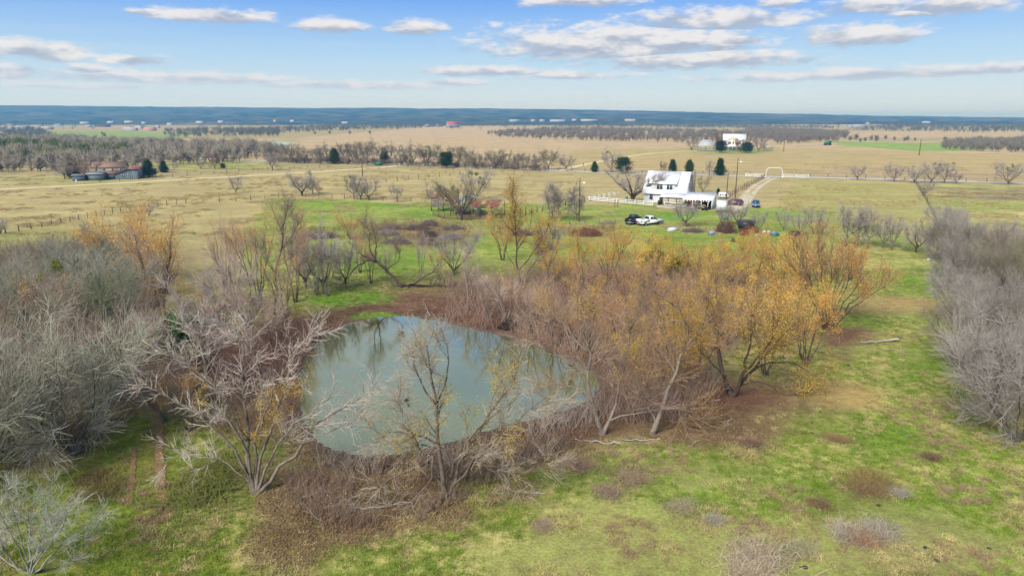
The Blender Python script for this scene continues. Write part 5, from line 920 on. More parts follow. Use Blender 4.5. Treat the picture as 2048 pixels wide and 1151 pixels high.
goods('riding_mower', 'small dark riding mower parked before the carport', 'mower', [('deck', S(30, 34, 36), [(0, 0, 0.28, 1.5, 1.0, 0.22, 0.9)]), ('hood', S(44, 52, 58), [(0.4, 0, 0.6, 0.7, 0.6, 0.42, 0.85)]), ('seat', S(200, 200, 200), [(-0.35, 0, 0.62, 0.45, 0.5, 0.12), (-0.55, 0, 0.85, 0.1, 0.5, 0.4)]), ('wheel', S(24, 24, 24), [(-0.45, -0.5, 0.25, 0.5, 0.2, 0.5, 0.8), (0.55, -0.48, 0.18, 0.36, 0.16, 0.36, 0.8), (-0.45, 0.5, 0.25, 0.5, 0.2, 0.5, 0.8), (0.55, 0.48, 0.18, 0.36, 0.16, 0.36, 0.8)])], cpx0 + 5.6, cy0 - 1.3)
goods('cooler_box', 'white cooler box before the carport', 'box', [('body', S(224, 226, 230), [(0, 0, 0.22, 0.8, 0.45, 0.44, 1.05)]), ('lid', S(240, 240, 240), [(0, 0, 0.49, 0.86, 0.5, 0.1)])], cpx0 + 2.6, cy0 - 0.8)
goods('storage_tub', 'grey lidded storage tub before the carport', 'box', [('body', S(120, 128, 140), [(0, 0, 0.25, 0.7, 0.5, 0.5, 1.1)]), ('lid', S(90, 96, 108), [(0, 0, 0.54, 0.82, 0.6, 0.07)])], cpx0 + 1.5, cy0 - 0.7)
goods('garden_cart', 'green garden cart at the carport edge', 'cart', [('tray', S(60, 130, 70), [(0, 0, 0.5, 1.1, 0.6, 0.3, 1.2)]), ('wheel', S(30, 30, 30), [(-0.4, -0.34, 0.17, 0.34, 0.1, 0.34), (0.4, -0.34, 0.17, 0.34, 0.1, 0.34), (-0.4, 0.34, 0.17, 0.34, 0.1, 0.34), (0.4, 0.34, 0.17, 0.34, 0.1, 0.34)]), ('handle', S(50, 50, 50), [(0.9, 0, 0.6, 0.7, 0.05, 0.05)])], cpx0 + 5.3, cy0 + 1.2)
goods('air_conditioner', 'dark air conditioning unit by the farmhouse wall', 'appliance', [('body', S(44, 50, 58), [(0, 0, 0.5, 1.0, 0.9, 1.0)]), ('fan_grille', S(70, 76, 84), [(0, 0, 1.03, 0.8, 0.7, 0.06, 0.8)])], 5.0, -2.6)
goods('garden_bin', 'turquoise bin on the lawn left of the farmhouse', 'bin', [('body', S(70, 160, 165), [(0, 0, 0.55, 0.5, 0.5, 1.1, 1.15)]), ('lid', S(60, 140, 150), [(0, 0, 1.14, 0.64, 0.64, 0.08, 0.9)])], -5.0, 1.0)

# ---- generic small building: walls with gables, two roof slabs, optional windows
def cottage(name, px_, py_, wd, dp, ev, rz_m, ang, label, wall, roofc, wins=0, cat='house', open_=False, group=None, hip=0.0, at_=None):
    p = G(px_, py_) if at_ is None else at_; e = empty(name, p, R(ang), label, cat, group); w2, d2 = wd / 2, dp / 2
    if not open_:
        m_ = MB(); m_.bb(-w2, w2, -d2, d2, 0, ev)
        if not hip: m_.poly_prism([(-w2, -d2, ev), (-w2, d2, ev), (-w2, 0, rz_m - 0.1)], (wd, 0, 0))
        m_.build('wall', M_col, e, wall)
    else:
        for sx in (-1, 0, 1):
            for sy in (-1, 1): q = MB(); q.bb(sx * (w2 - 0.2) - 0.1, sx * (w2 - 0.2) + 0.1, sy * (d2 - 0.2) - 0.1, sy * (d2 - 0.2) + 0.1, 0, ev); q.build('post', M_col, e, wall)
    rm = MB(); o_ = 0.4; th = max(0.1, wd * 0.012); h_ = hip * w2
    for sg in (-1, 1): slab(rm, (-w2 - o_, sg * (d2 + o_), ev - 0.05), (w2 + o_, sg * (d2 + o_), ev - 0.05), (w2 + o_ - h_, 0, rz_m), (-w2 - o_ + h_, 0, rz_m), th)
    if hip:
        for sg in (-1, 1): rm.poly_prism([(sg * (w2 + o_), -d2 - o_, ev - 0.05), (sg * (w2 + o_), d2 + o_, ev - 0.05), (sg * (w2 + o_ - h_), 0, rz_m)], (0, 0, -th))
    rm.build('roof', M_col, e, roofc)
    for i in range(wins):
        x = -w2 + wd * (i + 0.5) / wins; q = MB(); q.bb(x - 0.5, x + 0.5, -d2 - 0.06, -d2 - 0.003, ev * 0.35, ev * 0.8); f_ = q.build('window', M_trim, e); q = MB(); q.bb(x - 0.4, x + 0.4, -d2 - 0.09, -d2 - 0.063, ev * 0.38, ev * 0.77); q.build('pane', M_glass, f_)
    return e
WH = S(220, 222, 224, 0.38); WR = S(232, 234, 238, 0.42); GRYR = S(170, 176, 184); TANR = S(206, 150, 110); BRN = S(150, 128, 110)
# far white house with porch
fh = G(1468, 301); fe = empty('farmhouse', fh, R(-12), 'white two storey house with gabled metal roof among oaks beyond the road', 'house')
m_ = MB(); m_.bb(-7, 7, 0, 9, 0, 7.2); m_.poly_prism([(-7, 0, 7.2), (-7, 9, 7.2), (-7, 4.5, 10.6)], (14, 0, 0)); m_.poly_prism([(-4.5, -0.8, 7.0), (2.5, -0.8, 7.0), (-1.0, -0.8, 10.0)], (0, 2.0, 0)); m_.bb(-4.4, 2.4, -0.75, 0.0, 0, 7.0); m_.build('wall', M_col, fe, S(222, 216, 200, 0.82))
m_ = MB()
for sg in (0, 1): slab(m_, (-7.6, -0.6 if sg == 0 else 9.6, 7.0), (7.6, -0.6 if sg == 0 else 9.6, 7.0), (7.6, 4.5, 11.0), (-7.6, 4.5, 11.0), 0.15)
slab(m_, (-5.0, -1.2, 6.95), (-5.0, 4.4, 6.95), (-1.0, 4.4, 10.4), (-1.0, -1.2, 10.4), 0.15); slab(m_, (3.0, -1.2, 6.95), (3.0, 4.4, 6.95), (-1.0, 4.4, 10.4), (-1.0, -1.2, 10.4), 0.15); m_.build('roof', M_wroof, fe)
m_ = MB(); slab(m_, (-7.5, -3.6, 2.9), (7.5, -3.6, 2.9), (7.5, -0.8, 3.6), (-7.5, -0.8, 3.6), 0.12); m_.build('porch_roof', M_wroof, fe)
for i in range(6): q = MB(); q.bb(-7.2 + i * 2.85, -7.0 + i * 2.85, -3.4, -3.2, 0, 2.85); q.build('porch_post', M_trim, fe)
for xx in (-3.4, -1.0, 1.4): window(fe, xx, 4.4, 0.9, 1.6, -0.75, 1)
for xx in (-5.7, 3.7, 5.6): window(fe, xx, 4.4, 0.9, 1.6, 0.0, 1)
for xx in (-4.2, -2.6, 0.6, 2.2): q = MB(); q.bb(xx - 0.25, xx + 0.25, -0.80, -0.752, 4.3, 6.1); q.build('shutter', M_col, fe, S(110, 76, 62))
q = MB(); q.bb(-1.6, -0.4, -0.83, -0.754, 0, 2.3); q.build('door', M_col, fe, S(90, 60, 50)); q = MB(); q.poly_prism([(-1.4, -0.86, 8.0), (-0.6, -0.86, 8.0), (-1.0, -0.86, 8.9)], (0, 0.05, 0)); q.build('gable_vent', M_glass, fe)
cottage('pavilion', 1412, 301.5, 11, 8, 3.4, 7.4, -8, 'open sided pavilion with white hipped metal roof left of the far house', WH, WR, 0, 'pavilion', True, hip=0.5)
cottage('loafing_shed', 1537, 301.5, 4.5, 3, 2.6, 3.0, 0, 'small open loafing shed with pale roof right of the far house', S(90, 80, 70), S(190, 190, 184), 0, 'shed', True)

# ---- metal barn and shed on the left, house behind it
bp0 = G(247, 358.5); be = empty('metal_barn', bp0, R(14), 'blue grey corrugated barn with dull red roof on the left pasture', 'barn')
for (x0_, x1_, y_, z_) in [(-9.0, -3.4, 0.6, 3.4)]: q = MB(); q.bb(x0_, x1_, y_, y_ + 5, 0, z_); q.build('side_wall', M_blue, be)
q = MB(); q.poly_prism([(-3.4, 0, 0), (7.0, 0, 0), (7.0, 0, 5.6), (2.0, 0, 5.4), (-3.4, 0, 3.2)], (0, 9, 0)); q.build('wall', M_blue, be)
sh = MB(); sh.bb(-0.36, 0.36, -0.03, 0.0, 0, 1.0); shm = sh.mesh('wall_sheet'); shm.materials.append(mat('barn_sheet', S(124, 140, 150), 0.55, 0.15, 1.0, rnd=0.22))
for i in range(12): x = -2.9 + i * 0.84; o = link('wall_sheet', shm, be); o.location = (x, -0.01 - 0.025 * (i % 2), 0); o.scale = (1.05, 1, min(5.2, 3.15 + (x + 3.4) * 0.38))
m_ = MB(); slab(m_, (-4.2, -0.7, 3.1), (2.4, -0.7, 5.75), (2.4, 9.5, 5.9), (-4.2, 9.5, 3.2), 0.1); slab(m_, (2.4, -0.7, 5.8), (7.6, -0.7, 5.85), (7.6, 9.5, 6.6), (2.4, 9.5, 6.6), 0.1); m_.build('roof', M_redroof, be); m_ = MB(); slab(m_, (-9.4, 0.2, 3.2), (-3.3, 0.2, 3.5), (-3.3, 6, 4.5), (-9.4, 6, 4.2), 0.08); m_.build('lean_to_roof', M_rust, be)
window(be, -0.2, 1.2, 1.0, 1.6, -0.06, 1); q = MB(); q.bb(-7.6, -6.8, 0.55, 0.597, 0, 2.0); q.build('door', M_dim, be)
cottage('house', 222, 344, 12, 7, 2.2, 4.2, 16, 'low tan roofed house behind the metal barn', S(186, 184, 168), S(150, 122, 102), 4)
cottage('shed', 195, 360, 5.0, 4, 2.3, 2.8, 10, 'small blue grey metal shed left of the barn', S(112, 128, 140), S(140, 146, 150), 0, 'shed'); cottage('shed', 162, 361, 4, 3.5, 2.0, 2.4, 6, 'low bluish shed half hidden by bare trees', S(96, 110, 124), S(118, 120, 122), 0, 'shed')

be.scale = (0.76, 0.8, 0.62)

# ---- collapsing barn with rusty roof sheets
rb0 = G(935, 432); ru = empty('ruined_barn', rb0, R(-10), 'collapsing open barn with rusty torn roof sheets', 'barn'); rg = np.random.default_rng(12)
cs = MB(); n_ = 9; xs_ = np.linspace(-0.45, 0.45, n_); zz = 0.03 * np.cos(np.arange(n_) * math.pi); vv = np.concatenate([np.c_[xs_, np.zeros(n_), zz], np.c_[xs_, np.ones(n_), zz]]); cs.add(vv, [(i, i + 1, n_ + i + 1, n_ + i) for i in range(n_ - 1)]); cs.add(vv - np.array([0, 0, 0.02]), [(i, n_ + i, n_ + i + 1, i + 1) for i in range(n_ - 1)])
sheet_r = cs.mesh('roof_sheet_rusty'); sheet_r.materials.append(M_rust); sheet_g = cs.mesh('roof_sheet_pale'); sheet_g.materials.append(M_galv)
def sheets(parent, x0, x1, y0, z0, ln, slope, pale=0.2, gap=0.1):
    k = int((x1 - x0) / 0.86)
    for i in range(k):
        if rg.random() < gap: continue
        o = link('roof_sheet', sheet_g if rg.random() < pale else sheet_r, parent); o.location = (x0 + 0.45 + i * 0.86, y0 + rg.uniform(-0.2, 0.2), z0 + 0.03 * (i % 2) + rg.uniform(0, 0.06)); o.rotation_euler = (slope + rg.uniform(-0.04, 0.04), rg.uniform(-0.03, 0.03), rg.uniform(-0.05, 0.05)); o.scale = (1, ln * rg.uniform(0.85, 1.05), 1)
sheets(ru, 0.5, 8.2, -1.0, 2.3, 4.4, R(14), 0.1, 0.08); sheets(ru, -4.5, 2.5, 3.4, 3.3, 4.2, R(8), 0.75, 0.2); sheets(ru, -4.0, 0.8, 0.6, 2.4, 3.2, R(16), 0.6, 0.25)
pb = MB(); pb.box((0, 0, 0), (1, 0.05, 0.2)); board = pb.mesh('board'); board.materials.append(M_wood)
def boards(parent, x0, x1, y, z0, z1, step=0.28, skip=0.2, rz=0.0):
    z = z0
    while z < z1:
        if rg.random() > skip: o = link('board', board, parent); o.location = ((x0 + x1) / 2 + rg.uniform(-0.1, 0.1), y, z); o.scale = ((x1 - x0) * rg.uniform(0.9, 1.05), 1, 1); o.rotation_euler = (0, rg.uniform(-0.04, 0.04), rz)
        z += step
boards(ru, 5.6, 8.2, -0.9, 0.3, 1.9, 0.26, 0.1); boards(ru, 1.0, 5.6, 3.2, 0.2, 2.4, 0.28, 0.15); boards(ru, -4.2, 0.8, 3.3, 0.2, 2.8, 0.3, 0.25)
q = MB(); q.bb(2.4, 3.4, -0.5, -0.45, 0.5, 1.9); q.build('leaning_sheet', M_blue, ru)
for (x, y, h_) in [(0.6, -0.8, 2.3), (3.0, -0.8, 2.3), (5.6, -0.8, 2.3), (8.1, -0.8, 2.3), (0.6, 3.2, 3.2), (5.0, 3.2, 3.2), (8.1, 3.2, 3.2), (-4.2, 0.8, 2.6), (-4.2, 3.4, 3.4), (-2.0, 0.8, 2.6)]: q = MB(); q.bb(x - 0.09, x + 0.09, y - 0.09, y + 0.09, 0, h_); q.build('post', M_post, ru)
q = MB(); q.bb(-3.2, 0.2, 1.2, 2.6, 0.05, 0.9); q.build('collapsed_heap', M_dim, ru)
ls = empty('ruined_shed', G(884, 421), R(-22), 'tall grey plank shed with rusty roof at the left of the ruined barn', 'shed'); sheets(ls, -2.4, 3.4, -2.2, 3.3, 4.6, R(6), 0.0, 0.05); boards(ls, -1.9, 1.3, -1.9, 1.1, 3.2, 0.26, 0.05); boards(ls, 1.4, 3.2, -1.2, 1.4, 3.2, 0.3, 0.1)
for (x, y) in [(-1.9, -1.8), (1.3, -1.8), (3.2, -1.1), (-1.9, 1.8), (3.2, 1.8)]: q = MB(); q.bb(x - 0.09, x + 0.09, y - 0.09, y + 0.09, 0, 3.35); q.build('post', M_post, ls)

# ---- distant settlement
far = [(40, 258, 34, 9, 'long pale shed row at the far left of the distant village', WH, GRYR), (75, 255, 26, 8, 'white barn above the first long shed of the village', WH, S(190, 150, 120)), (22, 252, 22, 8, 'brown roofed house at the far left skyline', S(190, 170, 150), BRN), (118, 251, 20, 8, 'bright blue roofed shed in the distant village', S(150, 170, 190), S(60, 130, 180)),
       (95, 259, 18, 7, 'white block below the village barn', WH, WR), (178, 254.5, 13, 8, 'small white cube house in the village middle', WH, WR), (205, 254, 34, 9, 'long dark brown barn in the village middle', S(110, 96, 88), S(100, 88, 82)), (170, 248, 26, 8, 'pale shed along the wood edge left', WH, WR), (222, 247, 20, 8, 'white shed along the wood edge, second', WH, WR),
       (258, 246, 26, 8, 'long white shed along the wood edge, third', WH, WR), (288, 248, 12, 7, 'small white house along the wood edge', WH, WR), (256, 260, 14, 8, 'pinkish roofed white house beside the big dark tree', WH, S(200, 170, 160)), (300, 262, 18, 9, 'orange roofed house, the brightest roof of the village', WH, S(222, 150, 104)), (280, 257, 16, 8, 'pale roofed house left of the orange roof', S(200, 190, 180), WR), (316, 256, 8, 5, 'tiny white hut right of the orange roof', WH, WR), (262, 264, 24, 4, 'low white wall like shed below the orange roof', WH, WR),
       (400, 247, 24, 8, 'white shed beyond the wood, left of centre', WH, WR), (442, 246, 18, 8, 'second white shed beyond the wood', WH, WR), (340, 250, 16, 8, 'pale house at the village right end', S(190, 190, 190), GRYR), (585, 245, 14, 6, 'pale shed on the hill foot', WH, WR), (690, 248, 20, 6, 'pair of white sheds in the far trees', WH, WR), (550, 244, 10, 6, 'tiny tan house on the hill foot', S(200, 180, 160), TANR),
       (855, 254, 12, 8, 'white roofed barn left of the red roofed house', S(180, 180, 170), WR), (878, 253, 14, 8, 'second white roofed barn left of the red roof', WH, WR), (1030, 244, 40, 8, 'first long white barn of the central distant row', WH, WR), (1066, 243.5, 14, 10, 'gabled white barn second in the central row', WH, WR), (1084, 243.5, 16, 10, 'gabled white barn third in the central row', WH, WR), (1115, 244, 50, 8, 'long white barn fourth in the central row', WH, WR), (1148, 243, 14, 9, 'small white barn fifth in the central row', WH, WR), (1178, 243, 56, 8, 'long white barn sixth in the central row', WH, WR), (1260, 243, 36, 9, 'white barn standing alone right of the central row', WH, WR),
       (1700, 254.5, 10, 6, 'small white shed left of the long right hand barn', WH, WR), (1718, 254, 34, 7, 'long white barn in the far right trees', WH, WR), (1735, 249, 12, 8, 'white house above the long right hand barn', WH, WR), (1852, 247, 24, 7, 'white shed in the right hand far woods', WH, WR)]
for (a, b, wd, dp_, lab, wc, rc) in far:
    pl_ = land(a, b); dist = pl_[1]; k = max(1.0, dist / 1500); hpx = dist / 1366; cottage('farm_building', a, b, wd, dp_ * 1.2, max(3.4, 2.0 * hpx) + 1, max(5.6, 4.2 * hpx) + 1, random.Random(a).uniform(-25, 25), lab, wc, rc, 0, 'building', group='distant village and farm buildings', at_=pl_)
cottage('red_roofed_house', 905, 255, 26, 14, 7, 13, 20, 'white house with bright red roof at the end of the dry field', WH, S(190, 100, 88), 4)
# green machine at the field edge
tr = empty('hay_machine', G(1655, 290.5), R(10), 'dark green farm machine parked at the bright green field', 'machine')
q = MB(); q.box((0, 0, 1.6), (5.5, 2.4, 2.0), taper=0.8); q.build('body', M_col, tr, S(30, 110, 70)); q = MB(); q.box((2.0, 0, 2.9), (1.6, 1.8, 1.2), taper=0.85); q.build('cab', M_col, tr, S(26, 80, 60))
for (x, y) in [(-1.9, -1.2), (1.9, -1.2), (-1.9, 1.2), (1.9, 1.2)]:
    q = MB(); v, f = tubes(np.array([[[x, y - 0.25, 0.75], [x, y + 0.25, 0.75]]]), np.array([[0.75, 0.75]]), 10); q.add(v, f); q.f.append(('n', list(range(10)))); q.f.append(('n', list(range(10, 20)))); q.build('wheel', M_dark, tr)

# ================================================================== VEHICLES
M_rub = mat('tyre_rubber', (0.02, 0.02, 0.02, 1), 0.85); M_rim = mat('alloy_rim', S(170, 172, 176), 0.35, metallic=0.7); M_paint = mat('car_paint', objcol=True, rough=0.28, spec=0.5, var=0.05, vscale=1.0); M_red = mat('tail_lamp', S(170, 24, 20), 0.3); M_lamp = mat('head_lamp', S(220, 224, 228), 0.2); M_plate = mat('number_plate', S(226, 226, 220), 0.5)
def wheel(parent, x, y, r=0.4, w_=0.26):
    q = MB(); v, f = tubes(np.array([[[x, y - w_ / 2, r], [x, y + w_ / 2, r]]]), np.array([[r, r]]), 16); q.add(v, f); q.f.append(('n', list(range(16)))); q.f.append(('n', list(range(16, 32)))); t_ = q.build('wheel', M_rub, parent)
    s_ = 1 if y > 0 else -1; q = MB(); yy = y + s_ * (w_ / 2 + 0.012); v, f = tubes(np.array([[[x, yy - 0.02, r], [x, yy + 0.02, r]]]), np.array([[r * 0.6, r * 0.6]]), 12); q.add(v, f); q.f.append(('n', list(range(12)))); q.f.append(('n', list(range(12, 24)))); q.build('rim', M_rim, t_)
def hull(prof, w0, w1, zsplit):
    """side profile (x,z) loop swept across the width, narrowing above zsplit (tumblehome)"""
    m_ = MB(); n = len(prof); ws = [w0 if z <= zsplit else w1 for _, z in prof]
    V = [(x, -w, z) for (x, z), w in zip(prof, ws)] + [(x, w, z) for (x, z), w in zip(prof, ws)]; m_.v.append(np.array(V, np.float32)); m_.nv = 2 * n
    for i in range(n): m_.f.append(np.array([[i, (i + 1) % n, n + (i + 1) % n, n + i]], np.int32))
    m_.f.append(('n', list(range(n))[::-1])); m_.f.append(('n', list(range(n, 2 * n)))); return m_
def pickup(px_, py_, ang, colr, label):
    e = empty('pickup_truck', G(px_, py_), R(ang), label, 'pickup')      # local +x is the front
    hull([(-2.9, 0.45), (2.85, 0.42), (2.95, 0.75), (2.85, 1.08), (1.2, 1.22), (-0.75, 1.22), (-0.75, 0.78), (-2.9, 0.78)], 0.97, 0.93, 1.0).build('body', M_paint, e, colr)
    hull([(-0.75, 1.2), (1.2, 1.2), (0.55, 1.86), (-0.55, 1.9)], 0.95, 0.76, 1.3).build('cab', M_paint, e, colr)
    for s_ in (-1, 1): q = MB(); q.bb(-2.9, -0.77, s_ * 0.95 - 0.05, s_ * 0.95 + 0.05, 0.78, 1.28); q.build('bed_side', M_paint, e, colr)
    q = MB(); q.bb(-2.95, -2.87, -0.88, 0.88, 0.7, 1.26); q.build('tailgate', M_paint, e, colr); q = MB(); q.bb(-2.86, -0.78, -0.89, 0.89, 0.781, 0.80); q.build('bed_floor', M_dark, e)
    q = MB(); q.bb(-3.12, -2.95, -0.95, 0.95, 0.45, 0.66); q.build('bumper', M_rim, e); q = MB(); q.bb(2.93, 3.05, -0.95, 0.95, 0.45, 0.68); q.build('bumper', M_rim, e)
    q = MB(); q.poly_prism([(-0.765, -0.68, 1.33), (-0.765, 0.68, 1.33), (-0.60, 0.62, 1.83), (-0.60, -0.62, 1.83)], (-0.02, 0, 0.0)); q.build('rear_window', M_glass, e); q = MB(); q.poly_prism([(1.14, -0.76, 1.3), (1.14, 0.76, 1.3), (0.62, 0.66, 1.82), (0.62, -0.66, 1.82)], (0.03, 0, 0.02)); q.build('windscreen', M_glass, e)
    for s_ in (-1, 1):
        q = MB(); q.poly_prism([(-0.55, s_ * 0.915, 1.33), (0.15, s_ * 0.915, 1.33), (0.1, s_ * 0.79, 1.8), (-0.48, s_ * 0.79, 1.8)], (0, s_ * 0.02, 0)); q.build('side_window', M_glass, e); q = MB(); q.poly_prism([(0.25, s_ * 0.915, 1.33), (0.95, s_ * 0.915, 1.33), (0.55, s_ * 0.79, 1.8), (0.2, s_ * 0.79, 1.8)], (0, s_ * 0.02, 0)); q.build('side_window', M_glass, e)
        q = MB(); q.bb(-2.97, -2.85, s_ * 0.96 - 0.07, s_ * 0.96 + 0.06, 0.85, 1.22); q.build('tail_light', M_red, e); q = MB(); q.bb(2.86, 2.96, s_ * 0.78 - 0.14, s_ * 0.78 + 0.14, 0.78, 0.98); q.build('headlight', M_lamp, e); q = MB(); q.bb(0.95, 1.1, s_ * 1.05 - 0.1, s_ * 1.05 + 0.1, 1.2, 1.38); q.build('mirror', M_dark, e)
        for x in (-1.85, 1.85): wheel(e, x, s_ * 0.86)
    q = MB(); q.bb(-3.14, -3.12, -0.18, 0.18, 0.5, 0.64); q.build('number_plate', M_plate, e); return e
pickup(1267, 446, 62, S(34, 36, 44), 'black pickup truck parked with its tail to the pond'); pickup(1299, 449, 28, S(232, 234, 238, 0.86), 'white pickup truck parked right of the black one')
def suv(px_, py_, ang, colr, label):
    e = empty('parked_car', G(px_, py_), R(ang), label, 'car')
    hull([(-2.3, 0.4), (2.25, 0.38), (2.35, 0.7), (2.2, 0.98), (1.1, 1.1), (-2.25, 1.15), (-2.38, 0.7)], 0.93, 0.9, 0.9).build('body', M_paint, e, colr); hull([(-2.2, 1.1), (1.1, 1.08), (0.4, 1.62), (-0.4, 1.7), (-1.75, 1.64)], 0.9, 0.7, 1.2).build('cabin', M_paint, e, colr)
    q = MB(); q.poly_prism([(1.06, -0.76, 1.14), (1.06, 0.76, 1.14), (0.45, 0.64, 1.6), (0.45, -0.64, 1.6)], (0.03, 0, 0.03)); q.build('windscreen', M_glass, e); q = MB(); q.poly_prism([(-2.18, -0.7, 1.18), (-2.18, 0.7, 1.18), (-1.82, 0.62, 1.58), (-1.82, -0.62, 1.58)], (-0.03, 0, 0.02)); q.build('rear_window', M_glass, e)
    for s_ in (-1, 1):
        for (a0, a1, b0, b1) in [(-1.9, -0.75, -1.65, -0.72), (-0.65, 0.75, -0.62, 0.35)]: q = MB(); q.poly_prism([(a0, s_ * 0.875, 1.16), (a1, s_ * 0.875, 1.16), (b1, s_ * 0.73, 1.56), (b0, s_ * 0.73, 1.56)], (0, s_ * 0.025, 0)); q.build('side_window', M_glass, e)
        q = MB(); q.bb(2.2, 2.33, s_ * 0.68 - 0.16, s_ * 0.68 + 0.16, 0.72, 0.88); q.build('headlight', M_lamp, e); q = MB(); q.bb(-2.36, -2.26, s_ * 0.76 - 0.1, s_ * 0.76 + 0.1, 0.75, 1.05); q.build('tail_light', M_red, e)
        for x in (-1.4, 1.4): wheel(e, x, s_ * 0.8, 0.34, 0.22)
    q = MB(); q.bb(2.345, 2.365, -0.2, 0.2, 0.48, 0.6); q.build('number_plate', M_plate, e); return e
suv(1511, 413.5, -108, S(70, 110, 150), 'blue car parked facing the camera beside the gravel drive'); suv(1467, 410, 150, S(110, 70, 76), 'dull maroon car half hidden by the round bare tree')
# white box trailer
tl = empty('box_trailer', G(1443, 424.5), R(-20), 'boxy whitish trailer streaked with grime right of the carport', 'trailer'); q = MB(); q.box((0, 0, 1.75), (2.4, 3.8, 2.3), taper=0.97); q.build('body', mat('grimy_white_panel', S(216, 222, 224), 0.6, 0.1, 1.0, stain=S(136, 150, 148), sscale=0.9), tl); q = MB(); q.bb(-1.0, 1.0, -1.93, -1.885, 0.75, 2.7); q.build('rear_door', M_white, tl); q = MB(); q.bb(-1.1, 1.1, 1.9, 3.0, 0.4, 0.5); q.build('drawbar', M_dark, tl)
for s_ in (-1, 1):
    e_ = MB(); v, f = tubes(np.array([[[s_ * 1.1 - 0.12, -0.3, 0.36], [s_ * 1.1 + 0.12, -0.3, 0.36]]]), np.array([[0.36, 0.36]]), 12); e_.add(v, f); e_.f.append(('n', list(range(12)))); e_.f.append(('n', list(range(12, 24)))); e_.build('wheel', M_rub, tl)
cv = empty('camper_van', G(1447, 397), R(-25), 'small white camper behind the carport', 'camper'); hull([(-2.2, 0.4), (2.2, 0.4), (2.3, 1.2), (1.6, 2.4), (-2.2, 2.5)], 0.95, 0.9, 1.3).build('body', M_white, cv)
cv.scale = (0.6, 0.8, 0.7)
for x in (-1.3, -0.2, 0.9): q = MB(); q.bb(x - 0.3, x + 0.3, -0.97, -0.93, 1.35, 1.95); q.build('window', M_glass, cv)
for x in (-1.4, 1.4):
    for s_ in (-1, 1): wheel(cv, x, s_ * 0.85, 0.33, 0.2)
# dark dump trailer with mesh sides
dt = empty('dump_trailer', G(1491, 462), R(-14), 'black open topped dump trailer among brambles', 'trailer'); q = MB(); q.bb(-1.4, 1.4, -1.1, 1.1, 0.6, 0.72); q.build('floor', M_dark, dt)
for (a, b, c, d) in [(-1.4, 1.4, -1.16, -1.1), (-1.4, 1.4, 1.1, 1.16), (-1.46, -1.4, -1.16, 1.16), (1.4, 1.46, -1.16, 1.16)]: q = MB(); q.bb(a, b, c, d, 0.6, 2.1); q.build('side_panel', M_dark, dt)
q = MB()
for (a, b) in [((-1.5, -1.2, 2.14), (1.5, -1.2, 2.14)), ((-1.5, 1.2, 2.14), (1.5, 1.2, 2.14)), ((-1.5, -1.2, 2.14), (-1.5, 1.2, 2.14)), ((1.5, -1.2, 2.14), (1.5, 1.2, 2.14))]: q.bar(a, b, 0.06)
q.build('rim_rail', mat('worn_steel_edge', S(110, 110, 112), 0.6), dt)
for s_ in (-1, 1): wheel(dt, 0.0, s_ * 1.3, 0.38, 0.22)
# ================================================================== FENCES, POLES
pm = MB(); pm.box((0, 0, 0.5), (0.13, 0.13, 1.0), taper=0.85); POSTM = pm.mesh('fence_post'); POSTM.materials.append(M_post)
frng = np.random.default_rng(31)
def at_len(q, s):
    d = np.r_[0, np.cumsum(np.linalg.norm(np.diff(q, axis=0), axis=1))]; return np.stack([np.interp(s, d, q[:, i]) for i in range(2)], 1), d[-1]
def wire_fence(pts, label, spacing=3.5, h=1.25, wires=4, thick=1.0, missing=0.0):
    P = np.array([G(a, b)[:2] for a, b in pts]); tot = np.linalg.norm(np.diff(P, axis=0), axis=1).sum(); n = int(tot / spacing) + 1; q, _ = at_len(P, np.linspace(0, tot, n)); o0 = np.array([q[0, 0], q[0, 1], 0]); e = empty('wire_fence', o0, 0, label, 'fence')
    for i, c in enumerate(q):
        if frng.random() < missing: continue
        o = link('fence_post', POSTM, e); hh = h * frng.uniform(0.85, 1.25); o.location = (c[0] - o0[0], c[1] - o0[1], gz(c[0], c[1]) - 0.05); o.scale = (thick * frng.uniform(0.8, 1.3), thick * frng.uniform(0.8, 1.3), hh); o.rotation_euler = (frng.normal() * 0.05, frng.normal() * 0.05, frng.random())
    for k in range(wires):
        z = h * (0.25 + 0.7 * k / max(wires - 1, 1)); L_ = np.c_[q - o0[:2], np.array([gz(c[0], c[1]) + z for c in q])]; m_ = MB(); v, f = tubes(L_[None], np.full((1, len(q)), 0.008), 3); m_.add(v, f); m_.build('wire', M_wire, e)
    return e
wire_fence([(-60, 480), (0, 468), (70, 457), (150, 441), (240, 424), (335, 411), (372, 407)], 'rusty post and wire fence across the left pasture', 2.6, 1.3, 4, 1.1)
wire_fence([(372, 407), (480, 402), (570, 394), (660, 396), (760, 401), (850, 404)], 'sparse wire fence along the top of the green meadow', 4.0, 1.2, 4)
wire_fence([(1040, 434), (1090, 420), (1130, 411), (1165, 405), (1180, 402)], 'dark post fence running from corral to white rails', 3.0, 1.5, 3, 1.6)
wire_fence([(1452, 396), (1470, 386), (1496, 372), (1528, 356)], 'brushy wire fence beside the gravel drive', 3.5, 1.4, 4, 1.2)
wire_fence([(1690, 493), (1740, 497), (1790, 501), (1840, 505), (1882, 509)], 'wire fence with grey posts below the cross fence trees', 3.0, 1.4, 4, 1.1)
wire_fence([(1832, 368), (1852, 400), (1870, 440), (1892, 500)], 'boundary wire fence running towards the road', 5.0, 1.3, 4)
wire_fence([(700, 371), (780, 363), (860, 355), (920, 350)], 'dotted fence posts across the middle pasture', 5.0, 1.4, 3, 1.4)
wire_fence([(200, 364), (330, 356), (480, 343), (640, 334)], 'fence beside the sandy track past the metal barn', 6.0, 1.3, 3, 1.3)
